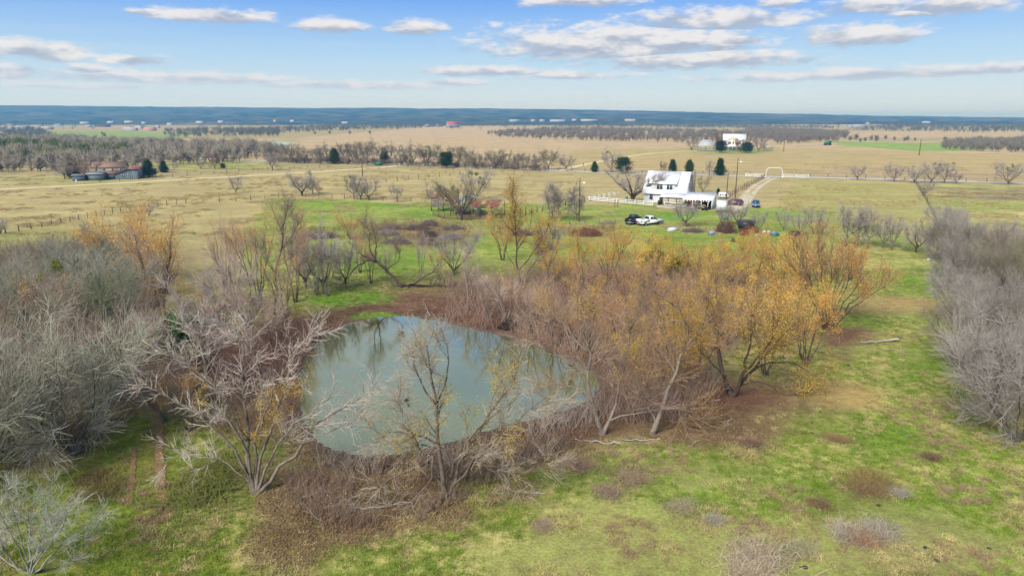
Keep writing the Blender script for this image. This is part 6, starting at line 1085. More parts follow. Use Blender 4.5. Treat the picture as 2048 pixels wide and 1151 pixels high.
wire_fence([(1110, 452), (1190, 446), (1240, 449), (1258, 452)], 'thin pipe fence left of the pickups', 3.0, 1.3, 2, 0.8); wire_fence([(1090, 339), (1250, 344), (1500, 348.5)], 'wire fence on the far side of the road', 6.0, 1.2, 3, 1.3); wire_fence([(1620, 352), (1830, 360), (2060, 366)], 'wire fence on the far side of the road at right', 6.0, 1.2, 3, 1.3)
wire_fence([(640, 327), (800, 334), (960, 340), (1080, 345)], 'wire fence in front of the roadside tree row', 6.0, 1.2, 3, 1.2)
def rail_fence(pts, label, spacing=2.4, h=1.25, rails=3, m_=None, name='rail_fence', r=0.07):
    P = np.array([G(a, b)[:2] for a, b in pts]); tot = np.linalg.norm(np.diff(P, axis=0), axis=1).sum(); n = max(2, int(tot / spacing) + 1); q, _ = at_len(P, np.linspace(0, tot, n)); o0 = np.array([q[0, 0], q[0, 1], 0]); e = empty(name, o0, 0, label, 'fence'); m_ = m_ or M_trim
    for c in q: k = MB(); k.bb(c[0] - o0[0] - r, c[0] - o0[0] + r, c[1] - o0[1] - r, c[1] - o0[1] + r, 0, h + 0.1); k.build('post', m_, e)
    for k_ in range(rails):
        for a, b in zip(q[:-1], q[1:]): k = MB(); z = h * (0.3 + 0.65 * k_ / max(rails - 1, 1)); d = b - a; L_ = np.linalg.norm(d); k.box(((a[0] + b[0]) / 2 - o0[0], (a[1] + b[1]) / 2 - o0[1] - r - 0.02, z), (L_ * 0.99, 0.04, 0.15), rz=math.atan2(d[1], d[0])); k.build('rail', m_, e)
    return e
rail_fence([(1179, 402.5), (1225, 406), (1262, 409), (1305, 413.5)], 'white three rail fence in front of the farmhouse lawn'); rail_fence([(1178, 402), (1205, 397), (1236, 392.5)], 'white rail fence going back along the lawn'); rail_fence([(1329, 411.5), (1372, 415)], 'short white rail fence before the patio', 2.4, 1.0, 2)
rail_fence([(1491, 354.5), (1526, 355.5)], 'white entrance fence left of the gate arch', 3.0, 1.5, 3); rail_fence([(1566, 356), (1617, 357.5)], 'white entrance fence right of the gate arch', 3.0, 1.5, 3)
rail_fence([(866, 431), (888, 438), (915, 440), (960, 441), (1000, 439)], 'dark steel pipe corral in front of the ruined barn', 3.0, 1.4, 3, mat('brown_pipe', S(110, 78, 62), 0.8), 'pipe_corral', 0.045)
for (a, b) in [(1229, 413), (1235, 413.5), (1098, 437), (1105, 436)]:
    e = empty('gate_post', G(a, b), 0, {1229: 'left dark post standing before the white lawn fence', 1235: 'right dark post standing before the white lawn fence', 1098: 'leaning dark corral post, left one', 1105: 'leaning dark corral post, right one'}[a], 'post'); k = MB(); k.bar((0, 0, -0.05), (0.1, 0, 1.7), 0.1, 4, 0.085); k.build('shaft', M_post, e); k = MB(); k.box((0.1, 0, 1.72), (0.2, 0.2, 0.05)); k.build('cap', M_post, e)
# gate arch
ga = G(1547.5, 355.5); ar = empty('gate_arch', ga, 0, 'white octagonal arch over the farm entrance', 'gate'); pts_ = [(-3.05, 0), (-3.05, 2.7), (-2.2, 3.75), (2.2, 3.75), (3.05, 2.7), (3.05, 0)]
for i, (a, b) in enumerate(zip(pts_[:-1], pts_[1:])): k = MB(); k.bar((a[0], 0, a[1]), (b[0], 0, b[1]), 0.11); k.build(['post', 'brace', 'beam', 'brace', 'post'][i], M_trim, ar)
for s_ in (-1, 1): k = MB(); k.box((s_ * 3.3, -0.25, 0.3), (0.8, 0.8, 0.6), taper=0.8); k.build('footing', M_trim, ar)
# poles
def pole(px_, py_, ytop, label, lamp=0, arm=False, r=0.15):
    p = G(px_, py_); h = onplane(px_, ytop, p[1])[2]; e = empty('utility_pole', p, 0, label, 'pole'); k = MB(); v, f = tubes(np.array([[[0, 0, -0.05], [0.03, 0, h * 0.5], [0, 0, h]]]), np.array([[r, r * 0.85, r * 0.65]]), 8); k.add(v, f); k.f.append(('n', list(range(16, 24)))); k.build('shaft', M_pole, e)
    if arm:
        k = MB(); k.box((0, -0.12, h - 0.5), (2.2, 0.1, 0.12)); c_ = k.build('crossarm', M_pole, e)
        for x in (-0.9, 0.0, 0.9): k = MB(); k.box((x, -0.12, h - 0.36), (0.1, 0.1, 0.16), taper=0.6); k.build('insulator', M_trim, c_)
    if lamp: k = MB(); k.bar((0.05, 0, h * 0.9), (0.8 * lamp, -0.1, h * 0.92), 0.04); k.build('lamp_arm', M_trim, e); k = MB(); k.box((0.95 * lamp, -0.1, h * 0.905), (0.6, 0.4, 0.3), taper=0.6); k.build('lamp_head', M_trim, e)
    return e
pole(1158, 443, 357, 'tall wooden pole with lamp beside the stub trunked tree', 1); pole(1470, 396, 316, 'tall brown pole with lamp beside the drive fence', 1); pole(1452.5, 398, 344, 'shorter brown pole left of the tall drive pole', 0); pole(1567, 303, 279, 'pole with lamp in the far lawn right of the white house', 1, r=0.22); pole(1838, 311, 278, 'pole alone in the dry field at right', 0, False, 0.25)
pole(725, 353, 318, 'thin pole in front of the roadside tree row', 0, True, 0.2); pole(313, 326, 287, 'thin dark pole in the left wood', 0, False, 0.22)
# small things along the track and road
for (a, b, lab, c, nm, ct) in [(153, 366, 'white marker post by the sandy track', S(235, 235, 235, 0.86), 'marker_post', 'post')]:
    e = empty(nm, G(a, b), 0, lab, ct); k = MB(); k.box((0, 0, 0.6), (0.25, 0.2, 1.2), taper=0.9); k.build('shaft', M_col, e, c); k = MB(); k.box((0, 0, 1.23), (0.3, 0.25, 0.06)); k.build('cap', M_col, e, c)
dmp = empty('waste_container', G(758, 331), R(5), 'teal waste container at the track and road junction', 'container'); k = MB(); k.box((0, 0, 0.9), (3.2, 1.8, 1.5), taper=1.12); k.build('body', M_col, dmp, S(50, 130, 110)); k = MB(); k.box((0, 0, 1.72), (3.6, 2.0, 0.12)); k.build('lid', M_col, dmp, S(40, 100, 90))
for (a, b, lab) in [(640 / 3.84 + 1000, 333, 'dark mailbox at the far driveway mouth')]:
    e = empty('mailbox', G(a, b), 0, lab, 'mailbox'); k = MB(); k.box((0, 0, 0.5), (0.15, 0.15, 1.0)); k.build('post', M_post, e); k = MB(); k.box((0, 0, 1.2), (0.5, 0.7, 0.45), taper=0.85); k.build('box', M_col, e, S(60, 44, 40))

# ================================================================== BRUSH PILES, SCRAP, FALLEN WOOD
M_brush = mat('dead_brush', objcol=True, rough=0.95, var=0.35, vscale=1.0)
def brush_pile(px_, py_, wpx, hpx, label, colr, n=520, leafy=0, cat='brush pile', name='brush_pile', r=0.02):
    p = GZ(px_, py_); mpp = p[1] / FPX; a, h = wpx / 2 * mpp, hpx * mpp * 1.15; rng = np.random.default_rng(int(px_)); e = empty(name, p, 0, label, cat)
    t_ = rng.random((n, 2)) * 2 - 1; t_ = t_[(t_ ** 2).sum(1) < 1]; n = len(t_); dome = np.sqrt(np.clip(1 - (t_ ** 2).sum(1), 0, 1)); c = np.c_[t_[:, 0] * a, t_[:, 1] * a * 0.55, dome * h * rng.random(n) ** 0.6 * (0.8 + 0.3 * vnoise(t_[:, 0] * 4, t_[:, 1] * 4, int(px_)))]
    d = norm(rng.normal(size=(n, 3)) * np.array([1, 0.7, 0.35])) * rng.uniform(0.35, 1.1, (n, 1)); w_ = rng.normal(size=(n, 3)) * 0.08; Q = np.stack([c - d * 0.5, c + w_, c + d * 0.5], 1); Q[:, :, 2] = np.maximum(Q[:, :, 2], 0.02); half = n // 3
    for nm, sl, rr_ in (('branch', slice(0, half), r * 1.8), ('twigs', slice(half, n), r)):
        mb = MB(); v, f = tubes(Q[sl], np.tile([[1, 0.8, 0.35]], (len(Q[sl]), 1)) * rr_, 3); mb.add(v, f)
        if nm == 'twigs': C = children(Q[sl], np.full((len(Q[sl]), 3), 0.01), len(Q[sl]) * 2, rng, 0.1, 1.0, (0.2, 0.5), (20, 60), 0.1, 0.3, 2); v, f = tubes(C[0], np.full(C[1].shape, 0.008), 3); mb.add(v, f)
        o = mb.build('heaped_' + ('branches' if nm == 'branch' else 'twigs'), M_brush, e, colr)
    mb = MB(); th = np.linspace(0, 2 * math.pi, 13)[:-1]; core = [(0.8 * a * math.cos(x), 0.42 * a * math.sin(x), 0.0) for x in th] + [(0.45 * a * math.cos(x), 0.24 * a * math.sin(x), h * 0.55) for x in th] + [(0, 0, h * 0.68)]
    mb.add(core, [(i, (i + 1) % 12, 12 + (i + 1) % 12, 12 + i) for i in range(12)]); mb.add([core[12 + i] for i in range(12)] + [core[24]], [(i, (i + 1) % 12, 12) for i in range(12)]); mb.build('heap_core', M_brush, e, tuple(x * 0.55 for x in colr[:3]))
    if leafy: q = np.c_[t_[:, 0] * a, t_[:, 1] * a * 0.55, dome * h * 0.95]; q = q[rng.integers(0, n, leafy)]; mb = MB(); mb.add(*leaf_cards(q, 0.22, rng, 0.5, 0.1)); mb.build('dead_leaves', M_leaf, e, S(150, 92, 66))
    return e
DK = S(134, 124, 112); GYB = S(156, 146, 142)
for (a, b, w_, h_, c, lab) in [(780, 459, 60, 12, S(150, 128, 110), 'tan topped brush pile at the left of the heaps'), (835, 459, 50, 10, S(110, 98, 92), 'upper middle brush pile'), (860, 451, 34, 12, DK, 'small dark brush pile behind the others'), (905, 459, 50, 9, DK, 'long low dark brush pile nearest the barn'), (778, 470, 40, 12, GYB, 'pale grey brush pile on the left'), (856, 473, 44, 13, S(96, 90, 80), 'dark greenish brush pile in the middle'),
                               (795, 487, 56, 14, DK, 'front left dark brush pile with pale sticks'), (855, 489, 40, 16, DK, 'front right round dark brush pile'), (900, 478, 46, 11, GYB, 'pale brush pile at the right of the heaps'), (640, 475, 80, 15, S(128, 108, 100), 'wide brown brush heap left in the meadow'), (1040, 470, 60, 12, S(122, 106, 104), 'purplish brush heap behind the golden willow')]:
    brush_pile(a, b, w_, h_, lab, c)
brush_pile(1172, 471, 66, 13, 'heap of reddish dead leaves and twigs behind the grove', S(146, 112, 92), 400, 900, 'leaf heap', 'leaf_heap')
brush_pile(1588, 476, 30, 18, 'brown bramble heap between the crooked trees', S(110, 84, 76), 400); brush_pile(1452, 466, 44, 26, 'tall tangled scrap and vine heap below the white trailer', S(118, 92, 78), 500, 300, 'scrap heap', 'scrap_heap')
brush_pile(1500, 470, 44, 18, 'rust coloured brambles in front of the dump trailer', S(168, 112, 74), 400, 300); brush_pile(1385, 464, 46, 10, 'grey weeds at the foot of the carport tree', S(120, 116, 108), 300); brush_pile(1215, 448, 40, 8, 'pale dry weeds left of the pickups', S(176, 160, 132), 300)
def junk(px_, py_, label, cat, name, parts, rz=0.0):
    e = empty(name, GZ(px_, py_), rz, label, cat)
    for part, c, bs in parts:
        m_ = MB()
        for b in bs: m_.box(b[:3], b[3:6], taper=b[6] if len(b) > 6 else 1.0, rz=b[7] if len(b) > 7 else 0.0)
        m_.build(part, M_col, e, c)
    return e
junk(1345, 461, 'upturned pale boat hull lying in the weeds right of the pickups', 'boat', 'boat_hull', [('hull', S(206, 208, 210), [(0, 0, 0.35, 2.6, 1.1, 0.7, 0.5)]), ('keel', S(150, 150, 154), [(0, 0, 0.72, 2.0, 0.1, 0.08)])], 0.3)
junk(1423, 469, 'blue grey plastic drum lying by the slim bare tree', 'drum', 'plastic_drum', [('body', S(140, 160, 190), [(0, 0, 0.35, 1.2, 0.7, 0.7, 0.85)]), ('rim', S(110, 130, 160), [(0.5, 0, 0.35, 0.1, 0.76, 0.74, 0.85)])])
junk(1448, 449, 'teal tarpaulin bundle on top of the scrap heap', 'tarpaulin', 'tarpaulin_bundle', [('sheet', S(50, 140, 140), [(0, 0, 1.5, 1.4, 0.9, 0.7, 0.6)]), ('rope', S(200, 200, 190), [(0, -0.1, 1.6, 0.06, 0.95, 0.62, 0.65)])])
junk(1549, 471, 'bright blue tub among the scattered rubbish', 'tub', 'plastic_tub', [('body', S(40, 140, 180), [(0, 0, 0.25, 1.3, 0.9, 0.5, 1.15)]), ('rim', S(60, 160, 200), [(0, 0, 0.53, 1.6, 1.15, 0.08)])])
junk(1513, 471, 'white crumpled sheeting beside the thin bare tree', 'sheeting', 'crumpled_sheeting', [('sheet', S(200, 206, 214), [(0, 0, 0.2, 1.2, 0.8, 0.4, 0.5), (0.5, 0.3, 0.15, 0.8, 0.6, 0.3, 0.6, 0.5)]), ('fold', S(170, 178, 190), [(-0.4, -0.3, 0.12, 0.7, 0.4, 0.24, 0.5, 0.8)])])
junk(1535, 466, 'heap of pale rubbish bags behind the blue tub', 'rubbish', 'rubbish_bags', [('bag', S(214, 190, 176), [(-0.7, 0, 0.3, 0.9, 0.8, 0.6, 0.5), (0.3, 0.2, 0.25, 0.9, 0.7, 0.5, 0.5, 0.6), (1.1, -0.2, 0.2, 0.8, 0.6, 0.4, 0.5, 1.0)]), ('tie', S(160, 130, 120), [(-0.7, 0, 0.63, 0.2, 0.2, 0.12)])])
junk(1438, 483, 'flat pale board lying on the grass behind the grove', 'board', 'wooden_board', [('plank', S(170, 150, 132), [(0, 0, 0.08, 2.0, 0.5, 0.1)]), ('batten', S(140, 122, 106), [(0, 0, 0.15, 0.12, 0.5, 0.05)])], 0.1)
junk(1466, 483, 'small dark stump standing on the grass behind the grove', 'stump', 'tree_stump', [('stump', S(80, 70, 68), [(0, 0, 0.3, 0.6, 0.6, 0.6, 0.7)]), ('root', S(70, 60, 58), [(0.2, 0, 0.1, 0.8, 0.2, 0.2, 0.6)])])
junk(1858, 520, 'white feed bag lying at the end of the cross fence', 'bag', 'feed_bag', [('bag', S(236, 236, 232), [(0, 0, 0.15, 0.6, 0.4, 0.3, 0.6)]), ('seam', S(210, 210, 200), [(0.28, 0, 0.15, 0.08, 0.36, 0.2)])]); junk(1902, 592, 'white bucket lying by the small outlying hedge tree', 'bucket', 'bucket', [('body', S(232, 236, 238), [(0, 0, 0.15, 0.35, 0.3, 0.3, 1.15)]), ('rim', S(200, 204, 208), [(0, 0, 0.31, 0.44, 0.38, 0.03)])])
# fallen trunk on the far bank, fallen logs and limbs
hero('fallen_tree', 802, 574, [[(802, 574), (830, 586), (870, 596), (910, 600), (962, 606)], [(800, 574), (795, 590), (790, 600)], [(806, 572), (830, 566), (850, 552), (870, 540)], [(880, 598), (900, 580), (925, 570)], [(850, 592), (860, 612), (868, 632)]],
     'dark fallen trunk with grey branches lying on the far bank', [0.42, 0.2, 0.18, 0.14, 0.07], 5, 501, S(66, 54, 48), S(150, 134, 126), cat='fallen tree', n1=40, n2=260, n3=1100, up=0.22, l1=(0.2, 0.5), twr=0.013, dy=0.4, t1=0.3)
M_dw = mat('bleached_deadwood', S(188, 176, 164), 0.9, 0.2, 3.0)
def limb(pts, label, r=0.06, nb=8, seed=1):
    W_ = np.array([GZ(a, b) for a, b in pts]); o0 = W_[0].copy(); e = empty('fallen_branch', o0, 0, label, 'branch'); rng = np.random.default_rng(seed); q = polyl(W_ - o0, 8, 0.12, rng); q[:, 2] += r + np.abs(rng.normal(size=9)) * 0.05; mb = MB(); v, f = tubes(q[None], np.linspace(r, r * 0.3, 9)[None], 5); mb.add(v, f); mb.build('limb', M_dw, e)
    C = children(q[None], np.linspace(r, r * 0.3, 9)[None], nb, rng, 0.2, 1.0, (0.4, 1.3), (25, 60), 0.0, 0.3, 4, 0.5, 0.3); C[0][:, :, 2] = np.maximum(C[0][:, :, 2], 0.03); mb = MB(); v, f = tubes(C[0], C[1], 3); mb.add(v, f); mb.build('side_shoots', M_dw, e); return e
limb([(1796, 683), (1760, 685), (1722, 688)], 'pale fallen log on the grass right of the fan shaped willow', 0.13, 8, 1); limb([(1398, 882), (1385, 892), (1376, 897)], 'short pale stick lying on the grass below the litter', 0.05, 4, 2); limb([(1462, 836), (1452, 852), (1446, 862)], 'forked pale branch on the brown litter', 0.04, 6, 3); limb([(1240, 890), (1190, 885), (1150, 880)], 'pale branch lying below the forked willow', 0.06, 10, 4)
limb([(1440, 800), (1400, 806), (1370, 805)], 'pale branch on the red litter left of the yellow willow', 0.05, 8, 5); limb([(1090, 990), (1060, 985), (1030, 980)], 'thin fallen branch on green moss right of the broken willow', 0.04, 8, 6); limb([(860, 632), (852, 615), (848, 600)], 'whitish dead stick poking from the far bank mud', 0.05, 6, 7); limb([(700, 1012), (760, 1020), (820, 1004)], 'fallen twiggy limb left of the broken willow', 0.05, 12, 8); limb([(1320, 878), (1280, 884), (1240, 882)], 'curved pale limb at the foot of the leaning willow', 0.06, 12, 9); limb([(600, 1000), (640, 985), (690, 975)], 'grey limb on the mud below the left bank willow', 0.05, 10, 10)
# black hollow under the bank: shade put in as dark heaped sticks
rp = brush_pile(1018, 656, 40, 16, 'dark heaped sticks standing in for the shaded hollow in the far right bank', S(76, 64, 58), 420, 0, 'bank hollow', 'hollow_shade_heap', 0.03)
# ducks
def duck(px_, py_, ang, label):
    p = G(px_, py_, WATER_Z); e = empty('duck', p, ang, label, 'duck'); q = MB(); prof = np.array([(-0.28, 0.10, 0.03), (-0.2, 0.08, 0.08), (-0.05, 0.06, 0.13), (0.1, 0.06, 0.12), (0.18, 0.1, 0.07), (0.2, 0.18, 0.045), (0.22, 0.25, 0.05), (0.27, 0.25, 0.04), (0.34, 0.235, 0.012)])
    v, f = tubes(np.array([[(a, 0, b) for a, b, _ in prof]]), prof[:, 2][None], 8); q.add(v, f); q.f.append(('n', list(range(8)))); e.scale = (0.75, 0.75, 0.75); q.build('body', M_col, e, S(52, 46, 42), smooth=True); q = MB(); q.box((0.37, 0, 0.23), (0.07, 0.04, 0.02)); q.build('bill', M_col, e, S(150, 120, 50))
duck(813, 800, 0.6, 'upper of two small dark ducks on the pond'); duck(817, 810, 2.4, 'lower of two small dark ducks on the pond')
for i, (a, b) in enumerate([(736, 897), (1185, 812)]): limb([(a - 25, b), (a, b - 1), (a + 25, b - 2)], ['dark stick floating at the near shore', 'grey stick at the right end of the water'][i], 0.035, 3, 20 + i)

# ================================================================== NEAR PASTURE DETAIL
def tuft_mesh(name, n, h, spread, lean, seed, wd=0.012):
    rng = np.random.default_rng(seed); mb = MB(); b = np.c_[rng.normal(size=(n, 2)) * spread, np.zeros(n)]; d = norm(np.c_[rng.normal(size=(n, 2)) * lean, np.ones(n)]); hh = h * rng.uniform(0.5, 1.1, n)[:, None]; mid = b + d * hh * 0.55; tip = b + d * hh + np.c_[d[:, :2] * hh * 0.6, -0.12 * hh * np.ones((n, 1))]; u = norm(np.cross(d, rng.normal(size=(n, 3)))) * wd
    V = np.stack([b - u, b + u, mid + u * 0.8, tip, mid - u * 0.8], 1).reshape(-1, 3); i = np.arange(n)[:, None] * 5; mb.add(V, np.concatenate([i + np.array([[0, 1, 2]]), i + np.array([[0, 2, 4]]), i + np.array([[4, 2, 3]])], 0)); return mb.mesh(name)
# individual clumps
M_straw = mat('dry_grass', objcol=True, rough=0.9, var=0.3, vscale=1.5, rnd=0.1)
CL1 = [tuft_mesh('bunchgrass', 300, 0.75, 0.42, 0.42, s, 0.009) for s in (1, 2, 3)]
for m_ in CL1: m_.materials.append(M_straw)
def clump(px_, py_, r, h, c, label, seed):
    p = GZ(px_, py_); e = empty('dry_grass_clump', p, seed * 1.3, label, 'grass clump', 'dry grass clumps in the near pasture'); rng = np.random.default_rng(seed)
    for k in range(3): o = link('blades', CL1[k], e, None, c if k else tuple(x * 0.85 for x in c[:3])); o.location = (rng.normal() * r * 0.45, rng.normal() * r * 0.3, 0); o.scale = (r / 0.6, r / 0.6, h / 0.75); o.rotation_euler = (0, 0, rng.random() * 6)
STR = S(200, 182, 152); RST = S(176, 138, 104); GRY = S(192, 180, 158)
for i, (a, b, r, h, c, lab) in enumerate([(1525, 1112, 1.1, 0.6, STR, 'biggest pale dry grass clump at the bottom of the pasture'), (1485, 1142, 0.9, 0.6, STR, 'pale clump touching the bottom edge below the biggest one'), (1600, 1105, 0.6, 0.35, S(176, 170, 132), 'small pale clump right of the biggest one'), (1700, 1070, 0.7, 0.5, GRY, 'grey clump left of the rust coloured one'), (1760, 1065, 0.8, 0.5, GRY, 'greyish clump behind the rust coloured one'), (1738, 1085, 0.6, 0.5, RST, 'rust coloured clump at lower right'), (1735, 960, 0.9, 0.5, S(158, 138, 80), 'brown weedy clump in the middle of the right pasture'), (1745, 985, 0.7, 0.4, S(154, 128, 90), 'brown clump just below the weedy clump'),
        (1486, 912, 0.8, 0.5, S(188, 174, 112), 'straw coloured clump at the edge of the brown litter'), (1500, 890, 0.6, 0.6, S(146, 116, 96), 'brown clump above the straw coloured one'), (1220, 985, 0.7, 0.35, S(176, 152, 126), 'pale pinkish clump left in the near pasture'), (1265, 955, 0.8, 0.35, S(170, 146, 118), 'wide pinkish clump above the pale pinkish one'), (1365, 1010, 0.6, 0.35, S(178, 164, 130), 'low straw clump in the centre of the near pasture'), (1680, 880, 0.5, 0.35, S(160, 128, 96), 'small brown clump below the dry tan patch'), (1865, 915, 0.4, 0.5, S(136, 116, 84), 'thin brown weed stalks in the right pasture'),
        (1640, 1010, 0.5, 0.35, S(140, 116, 84), 'small brown clump above the grey clump'), (1430, 1042, 0.4, 0.3, S(178, 170, 150), 'small whitish clump in the near pasture'), (1795, 990, 0.4, 0.4, S(184, 176, 160), 'small whitish clump right of the brown weeds'), (1085, 1055, 0.5, 0.3, S(176, 156, 126), 'pale tuft below the green moss patch'), (210, 985, 0.9, 0.5, S(116, 106, 52), 'olive weed clump left of the wheel rut'), (190, 960, 0.8, 0.5, S(124, 108, 62), 'brown olive clump behind the olive weeds'), (405, 980, 1.6, 0.7, S(122, 128, 56), 'large low green bramble right of the wheel rut'), (430, 940, 1.3, 0.6, S(126, 130, 60), 'second green bramble next to the large one'), (1150, 930, 0.8, 0.4, S(170, 142, 116), 'pinkish dry clump beneath the hanging limb')]):
    clump(a, b, r, h, c, lab, i + 1)
# dung and mole hills
lm = MB(); lt = np.linspace(0, 2 * math.pi, 11)[:-1]; lv_ = [(0.5 * math.cos(a) * (1 + 0.2 * math.sin(3 * a)), 0.42 * math.sin(a) * (1 + 0.15 * math.cos(2 * a)), 0) for a in lt] + [(0.34 * math.cos(a), 0.28 * math.sin(a), 0.2 + 0.05 * math.sin(5 * a)) for a in lt] + [(0.03, 0, 0.28)]
lm.add(lv_, [(i, (i + 1) % 10, 10 + (i + 1) % 10, 10 + i) for i in range(10)]); lm.add(lv_[10:], [(i, (i + 1) % 10, 10) for i in range(10)]); LUMP = lm.mesh('earth_lump', True); LUMP.materials.append(mat('dark_dung', (0.045, 0.036, 0.028, 1), 0.9, 0.3, 6))
for i, (a, b, s_) in enumerate([(1610, 1134, 0.45), (1600, 1133, 0.2), (1851, 1094, 0.4), (1873, 1120, 0.45), (1757, 1010, 0.4), (1593, 982, 0.3), (1336, 1001, 0.35), (1978, 1096, 0.35), (1970, 1118, 0.3), (1863, 950, 0.35), (1640, 823, 0.35), (1624, 845, 0.3), (1948, 780, 0.4), (1928, 794, 0.3), (1696, 730, 0.5), (1786, 735, 0.35), (1912, 902, 0.3), (1270, 965, 0.35)]):
    o = link('dung_pat', LUMP, None); p = GZ(a, b); o.location = (p[0], p[1], p[2] - 0.01); o.scale = (s_ * 0.8, s_ * 0.8, s_ * 0.7); o.rotation_euler = (0, 0, i * 1.7); tag(o, 'dark dung pat or clod on the near grass, %s counted from the bottom edge' % ORD[sorted(range(18), key=lambda k: -[1134, 1133, 1094, 1120, 1010, 982, 1001, 1096, 1118, 950, 823, 845, 780, 794, 730, 735, 902, 965][k]).index(i)], 'dung', 'dark dung pats on the near pasture')

# ---- grass itself: thousands of tufts scattered with geometry nodes
def scatter(name, label, tuft, material, pts, scl, colr, seed):
    me = D.meshes.new(name); rng = np.random.default_rng(seed); n = len(pts); z = ground_z(pts[:, 0], pts[:, 1]); me.vertices.add(n); me.vertices.foreach_set('co', np.c_[pts, z].astype(np.float32).reshape(-1))
    a = me.attributes.new('sc', 'FLOAT_VECTOR', 'POINT'); s_ = rng.uniform(scl[0], scl[1], n); a.data.foreach_set('vector', np.c_[s_, s_, s_ * rng.uniform(0.7, 1.3, n)].astype(np.float32).reshape(-1)); a = me.attributes.new('ro', 'FLOAT_VECTOR', 'POINT'); a.data.foreach_set('vector', np.c_[np.zeros((n, 2)), rng.random(n) * 6.283].astype(np.float32).reshape(-1))
    o = D.objects.new(name, me); col.objects.link(o); o.color = colr; tag(o, label, 'grass', kind='stuff')
    src = D.objects.new(name + '_tuft', tuft); src.color = colr; 
    if not tuft.materials: tuft.materials.append(material)
    ng = D.node_groups.new(name, 'GeometryNodeTree'); ng.interface.new_socket('Geometry', in_out='INPUT', socket_type='NodeSocketGeometry'); ng.interface.new_socket('Geometry', in_out='OUTPUT', socket_type='NodeSocketGeometry')
    N = ng.nodes; gi = N.new('NodeGroupInput'); go = N.new('NodeGroupOutput'); ip = N.new('GeometryNodeInstanceOnPoints'); oi = N.new('GeometryNodeObjectInfo'); oi.inputs[0].default_value = src; m2p = N.new('GeometryNodeMeshToPoints')
    A1 = N.new('GeometryNodeInputNamedAttribute'); A1.data_type = 'FLOAT_VECTOR'; A1.inputs[0].default_value = 'sc'; A2 = N.new('GeometryNodeInputNamedAttribute'); A2.data_type = 'FLOAT_VECTOR'; A2.inputs[0].default_value = 'ro'
    ng.links.new(gi.outputs[0], m2p.inputs[0]); ng.links.new(m2p.outputs[0], ip.inputs['Points']); ng.links.new(oi.outputs['Geometry'], ip.inputs['Instance']); ng.links.new(A1.outputs[0], ip.inputs['Scale']); ng.links.new(A2.outputs[0], ip.inputs['Rotation']); ng.links.new(ip.outputs[0], go.inputs[0])
    md = o.modifiers.new('scatter', 'NODES'); md.node_group = ng; return o
def pick(n, seed, mask, y0=20, y1=100, pw=1.6):
    rng = np.random.default_rng(seed); out = []; tot = 0
    while tot < n:
        y = y0 + (y1 - y0) * rng.random(n * 3) ** pw; x = (rng.random(n * 3) * 2 - 1) * (y * 0.85 + 6); k = mask(x, y, rng) & ~inpoly(x, y, POND) & (polydist(x, y, POND, True) > 0.6); q = np.c_[x[k], y[k]]; out.append(q); tot += len(q)
    return np.vstack(out)[:n]
def near_col(x, y):
    """colours already given to the ground: nearest grid vertex"""
    ix = np.clip(np.searchsorted(xs, x), 0, nx - 1); iy = np.clip(np.searchsorted(ys, y), 0, ny - 1); k = iy * nx + ix; return ca[k], cb[k]
def greenness(x, y):
    a, b = near_col(x, y); return (a[:, 1] - a[:, 0]) / (a[:, 1] + 1e-6) 
M_gr = mat('green_grass_blades', objcol=True, rough=0.85, var=0.4, vscale=0.5, spec=0.15, transl=0.25, rnd=0.35); M_tan = mat('dry_grass_blades', objcol=True, rough=0.9, var=0.35, vscale=0.5, spec=0.1, transl=0.15, rnd=0.35); M_lit = mat('leaf_litter', objcol=True, rough=0.95, var=0.5, vscale=1.2, spec=0.05)
T1 = tuft_mesh('grass_tuft', 26, 0.13, 0.13, 0.7, 11, 0.010); T2 = tuft_mesh('straw_tuft', 22, 0.2, 0.12, 0.8, 12, 0.009)
lr = np.random.default_rng(14); LT_ = MB(); LT_.add(*leaf_cards(np.c_[lr.normal(size=(22, 2)) * 0.28, lr.random(22) * 0.06 + 0.015], 0.09, lr, 0.5, 0.02)); T3 = LT_.mesh('litter_tuft')
RUT = [GZ(a, b)[:2] for a, b in [(324, 745), (320, 800), (319, 850), (317, 900), (321, 950), (326, 990), (331, 1035)]]
scatter('green_grass', 'short green pasture grass in the foreground', T1, M_gr, pick(34000, 1, lambda x, y, r: (greenness(x, y) > 0.03 + 0.1 * r.random(len(x))) & (polydist(x, y, RUT) > 0.28) & (vnoise(x * 0.5, y * 0.5, 5) > -0.55)), (0.6, 1.5), S(140, 168, 58), 1)
scatter('dry_grass', 'dry straw coloured grass mixed into the pasture', T2, M_tan, pick(17000, 2, lambda x, y, r: (vnoise(x * 0.35, y * 0.35, 6) + 0.5 * vnoise(x * 1.1, y * 1.1, 7) > 0.05 + 0.8 * r.random(len(x))) & (greenness(x, y) > -0.25)), (0.5, 1.4), S(204, 188, 130), 2)
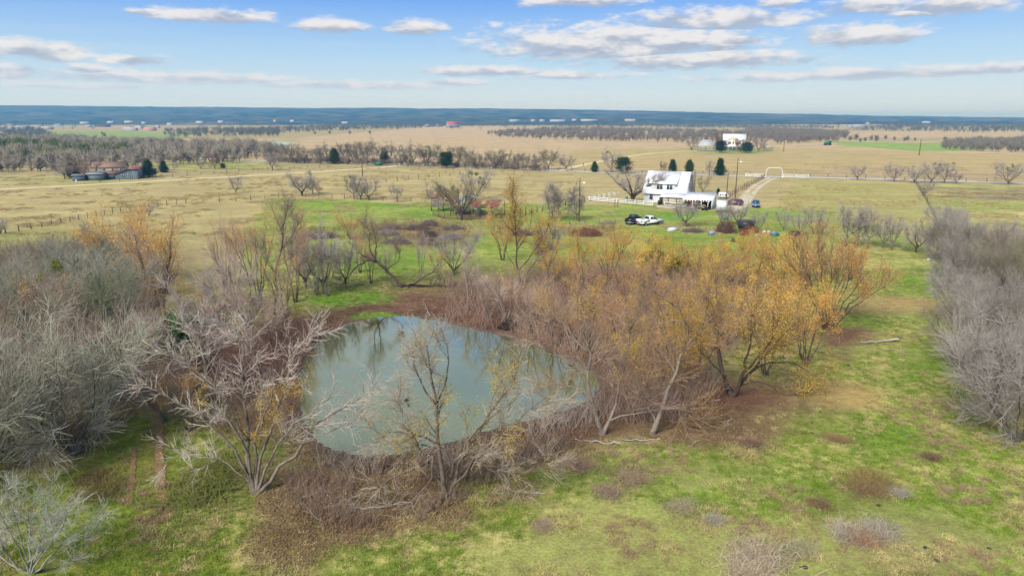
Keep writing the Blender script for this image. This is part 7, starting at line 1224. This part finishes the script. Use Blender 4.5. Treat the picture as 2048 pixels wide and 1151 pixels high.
scatter('leaf_litter', 'brown fallen leaves under the willows', T3, M_lit, pick(13000, 3, lambda x, y, r: (near_col(x, y)[0].sum(1) < 1.0 + KALB * (0.42 + 0.22 * r.random(len(x)))) & (greenness(x, y) < 0.05), 24, 90), (0.6, 1.4), S(142, 114, 92), 3)

T4 = tuft_mesh('weed_tuft', 40, 0.4, 0.22, 0.5, 15, 0.012)
scatter('pasture_weeds', 'small brown weed tufts dotted over the near pasture', T4, M_lit, pick(4200, 4, lambda x, y, r: (vnoise(x * 0.3, y * 0.3, 8) > 0.15 + 0.5 * r.random(len(x))) & (greenness(x, y) > -0.3)), (0.35, 0.9), S(176, 150, 118), 4)
T5 = tuft_mesh('pasture_tuft', 60, 0.5, 0.5, 0.7, 16, 0.03)
def far_mask(x, y, r):
    a, b_, _ = proj(x, y); return (b_ < 470) & (vnoise(x * 0.12, y * 0.12, 9) + 0.6 * vnoise(x * 0.4, y * 0.4, 10) > 0.1 + 0.7 * r.random(len(x))) & ((a < 1150) | (a > 1560) | (b_ > 425)) & (polydist(x, y, TRK) > 2.5)
TRK = [G(a, b)[:2] for a, b in [(-300, 392), (0, 378.5), (150, 371), (300, 362.5), (450, 354), (600, 345.5), (700, 339), (800, 331)]]
scatter('pasture_tufts', 'dull tussocks mottling the dry middle pasture', T5, M_lit, pick(5500, 5, far_mask, 100, 330, 1.2), (0.4, 1.1), S(188, 172, 120), 5)
# ================================================================== HAZE
hz = MB(); hz.bb(-EXT - 1200, EXT + 1200, -4000, EXT + 1200, -6, 104); ho = hz.mesh('haze'); hm_ = D.materials.new('thin_blue_haze'); hm_.use_nodes = True; t = NT(hm_.node_tree); t.n.remove(t.n['Principled BSDF']); pvn = t.new('ShaderNodeVolumePrincipled')
pvn.inputs['Color'].default_value = (0.16, 0.50, 1.0, 1); pvn.inputs['Density'].default_value = 0.00022; pvn.inputs['Absorption Color'].default_value = (0.72, 0.9, 1.0, 1); pvn.inputs['Anisotropy'].default_value = 0.1; t.link(pvn.outputs[0], t.n['Material Output'].inputs['Volume'])
tag(link('haze', ho, None, hm_), kind='stuff');
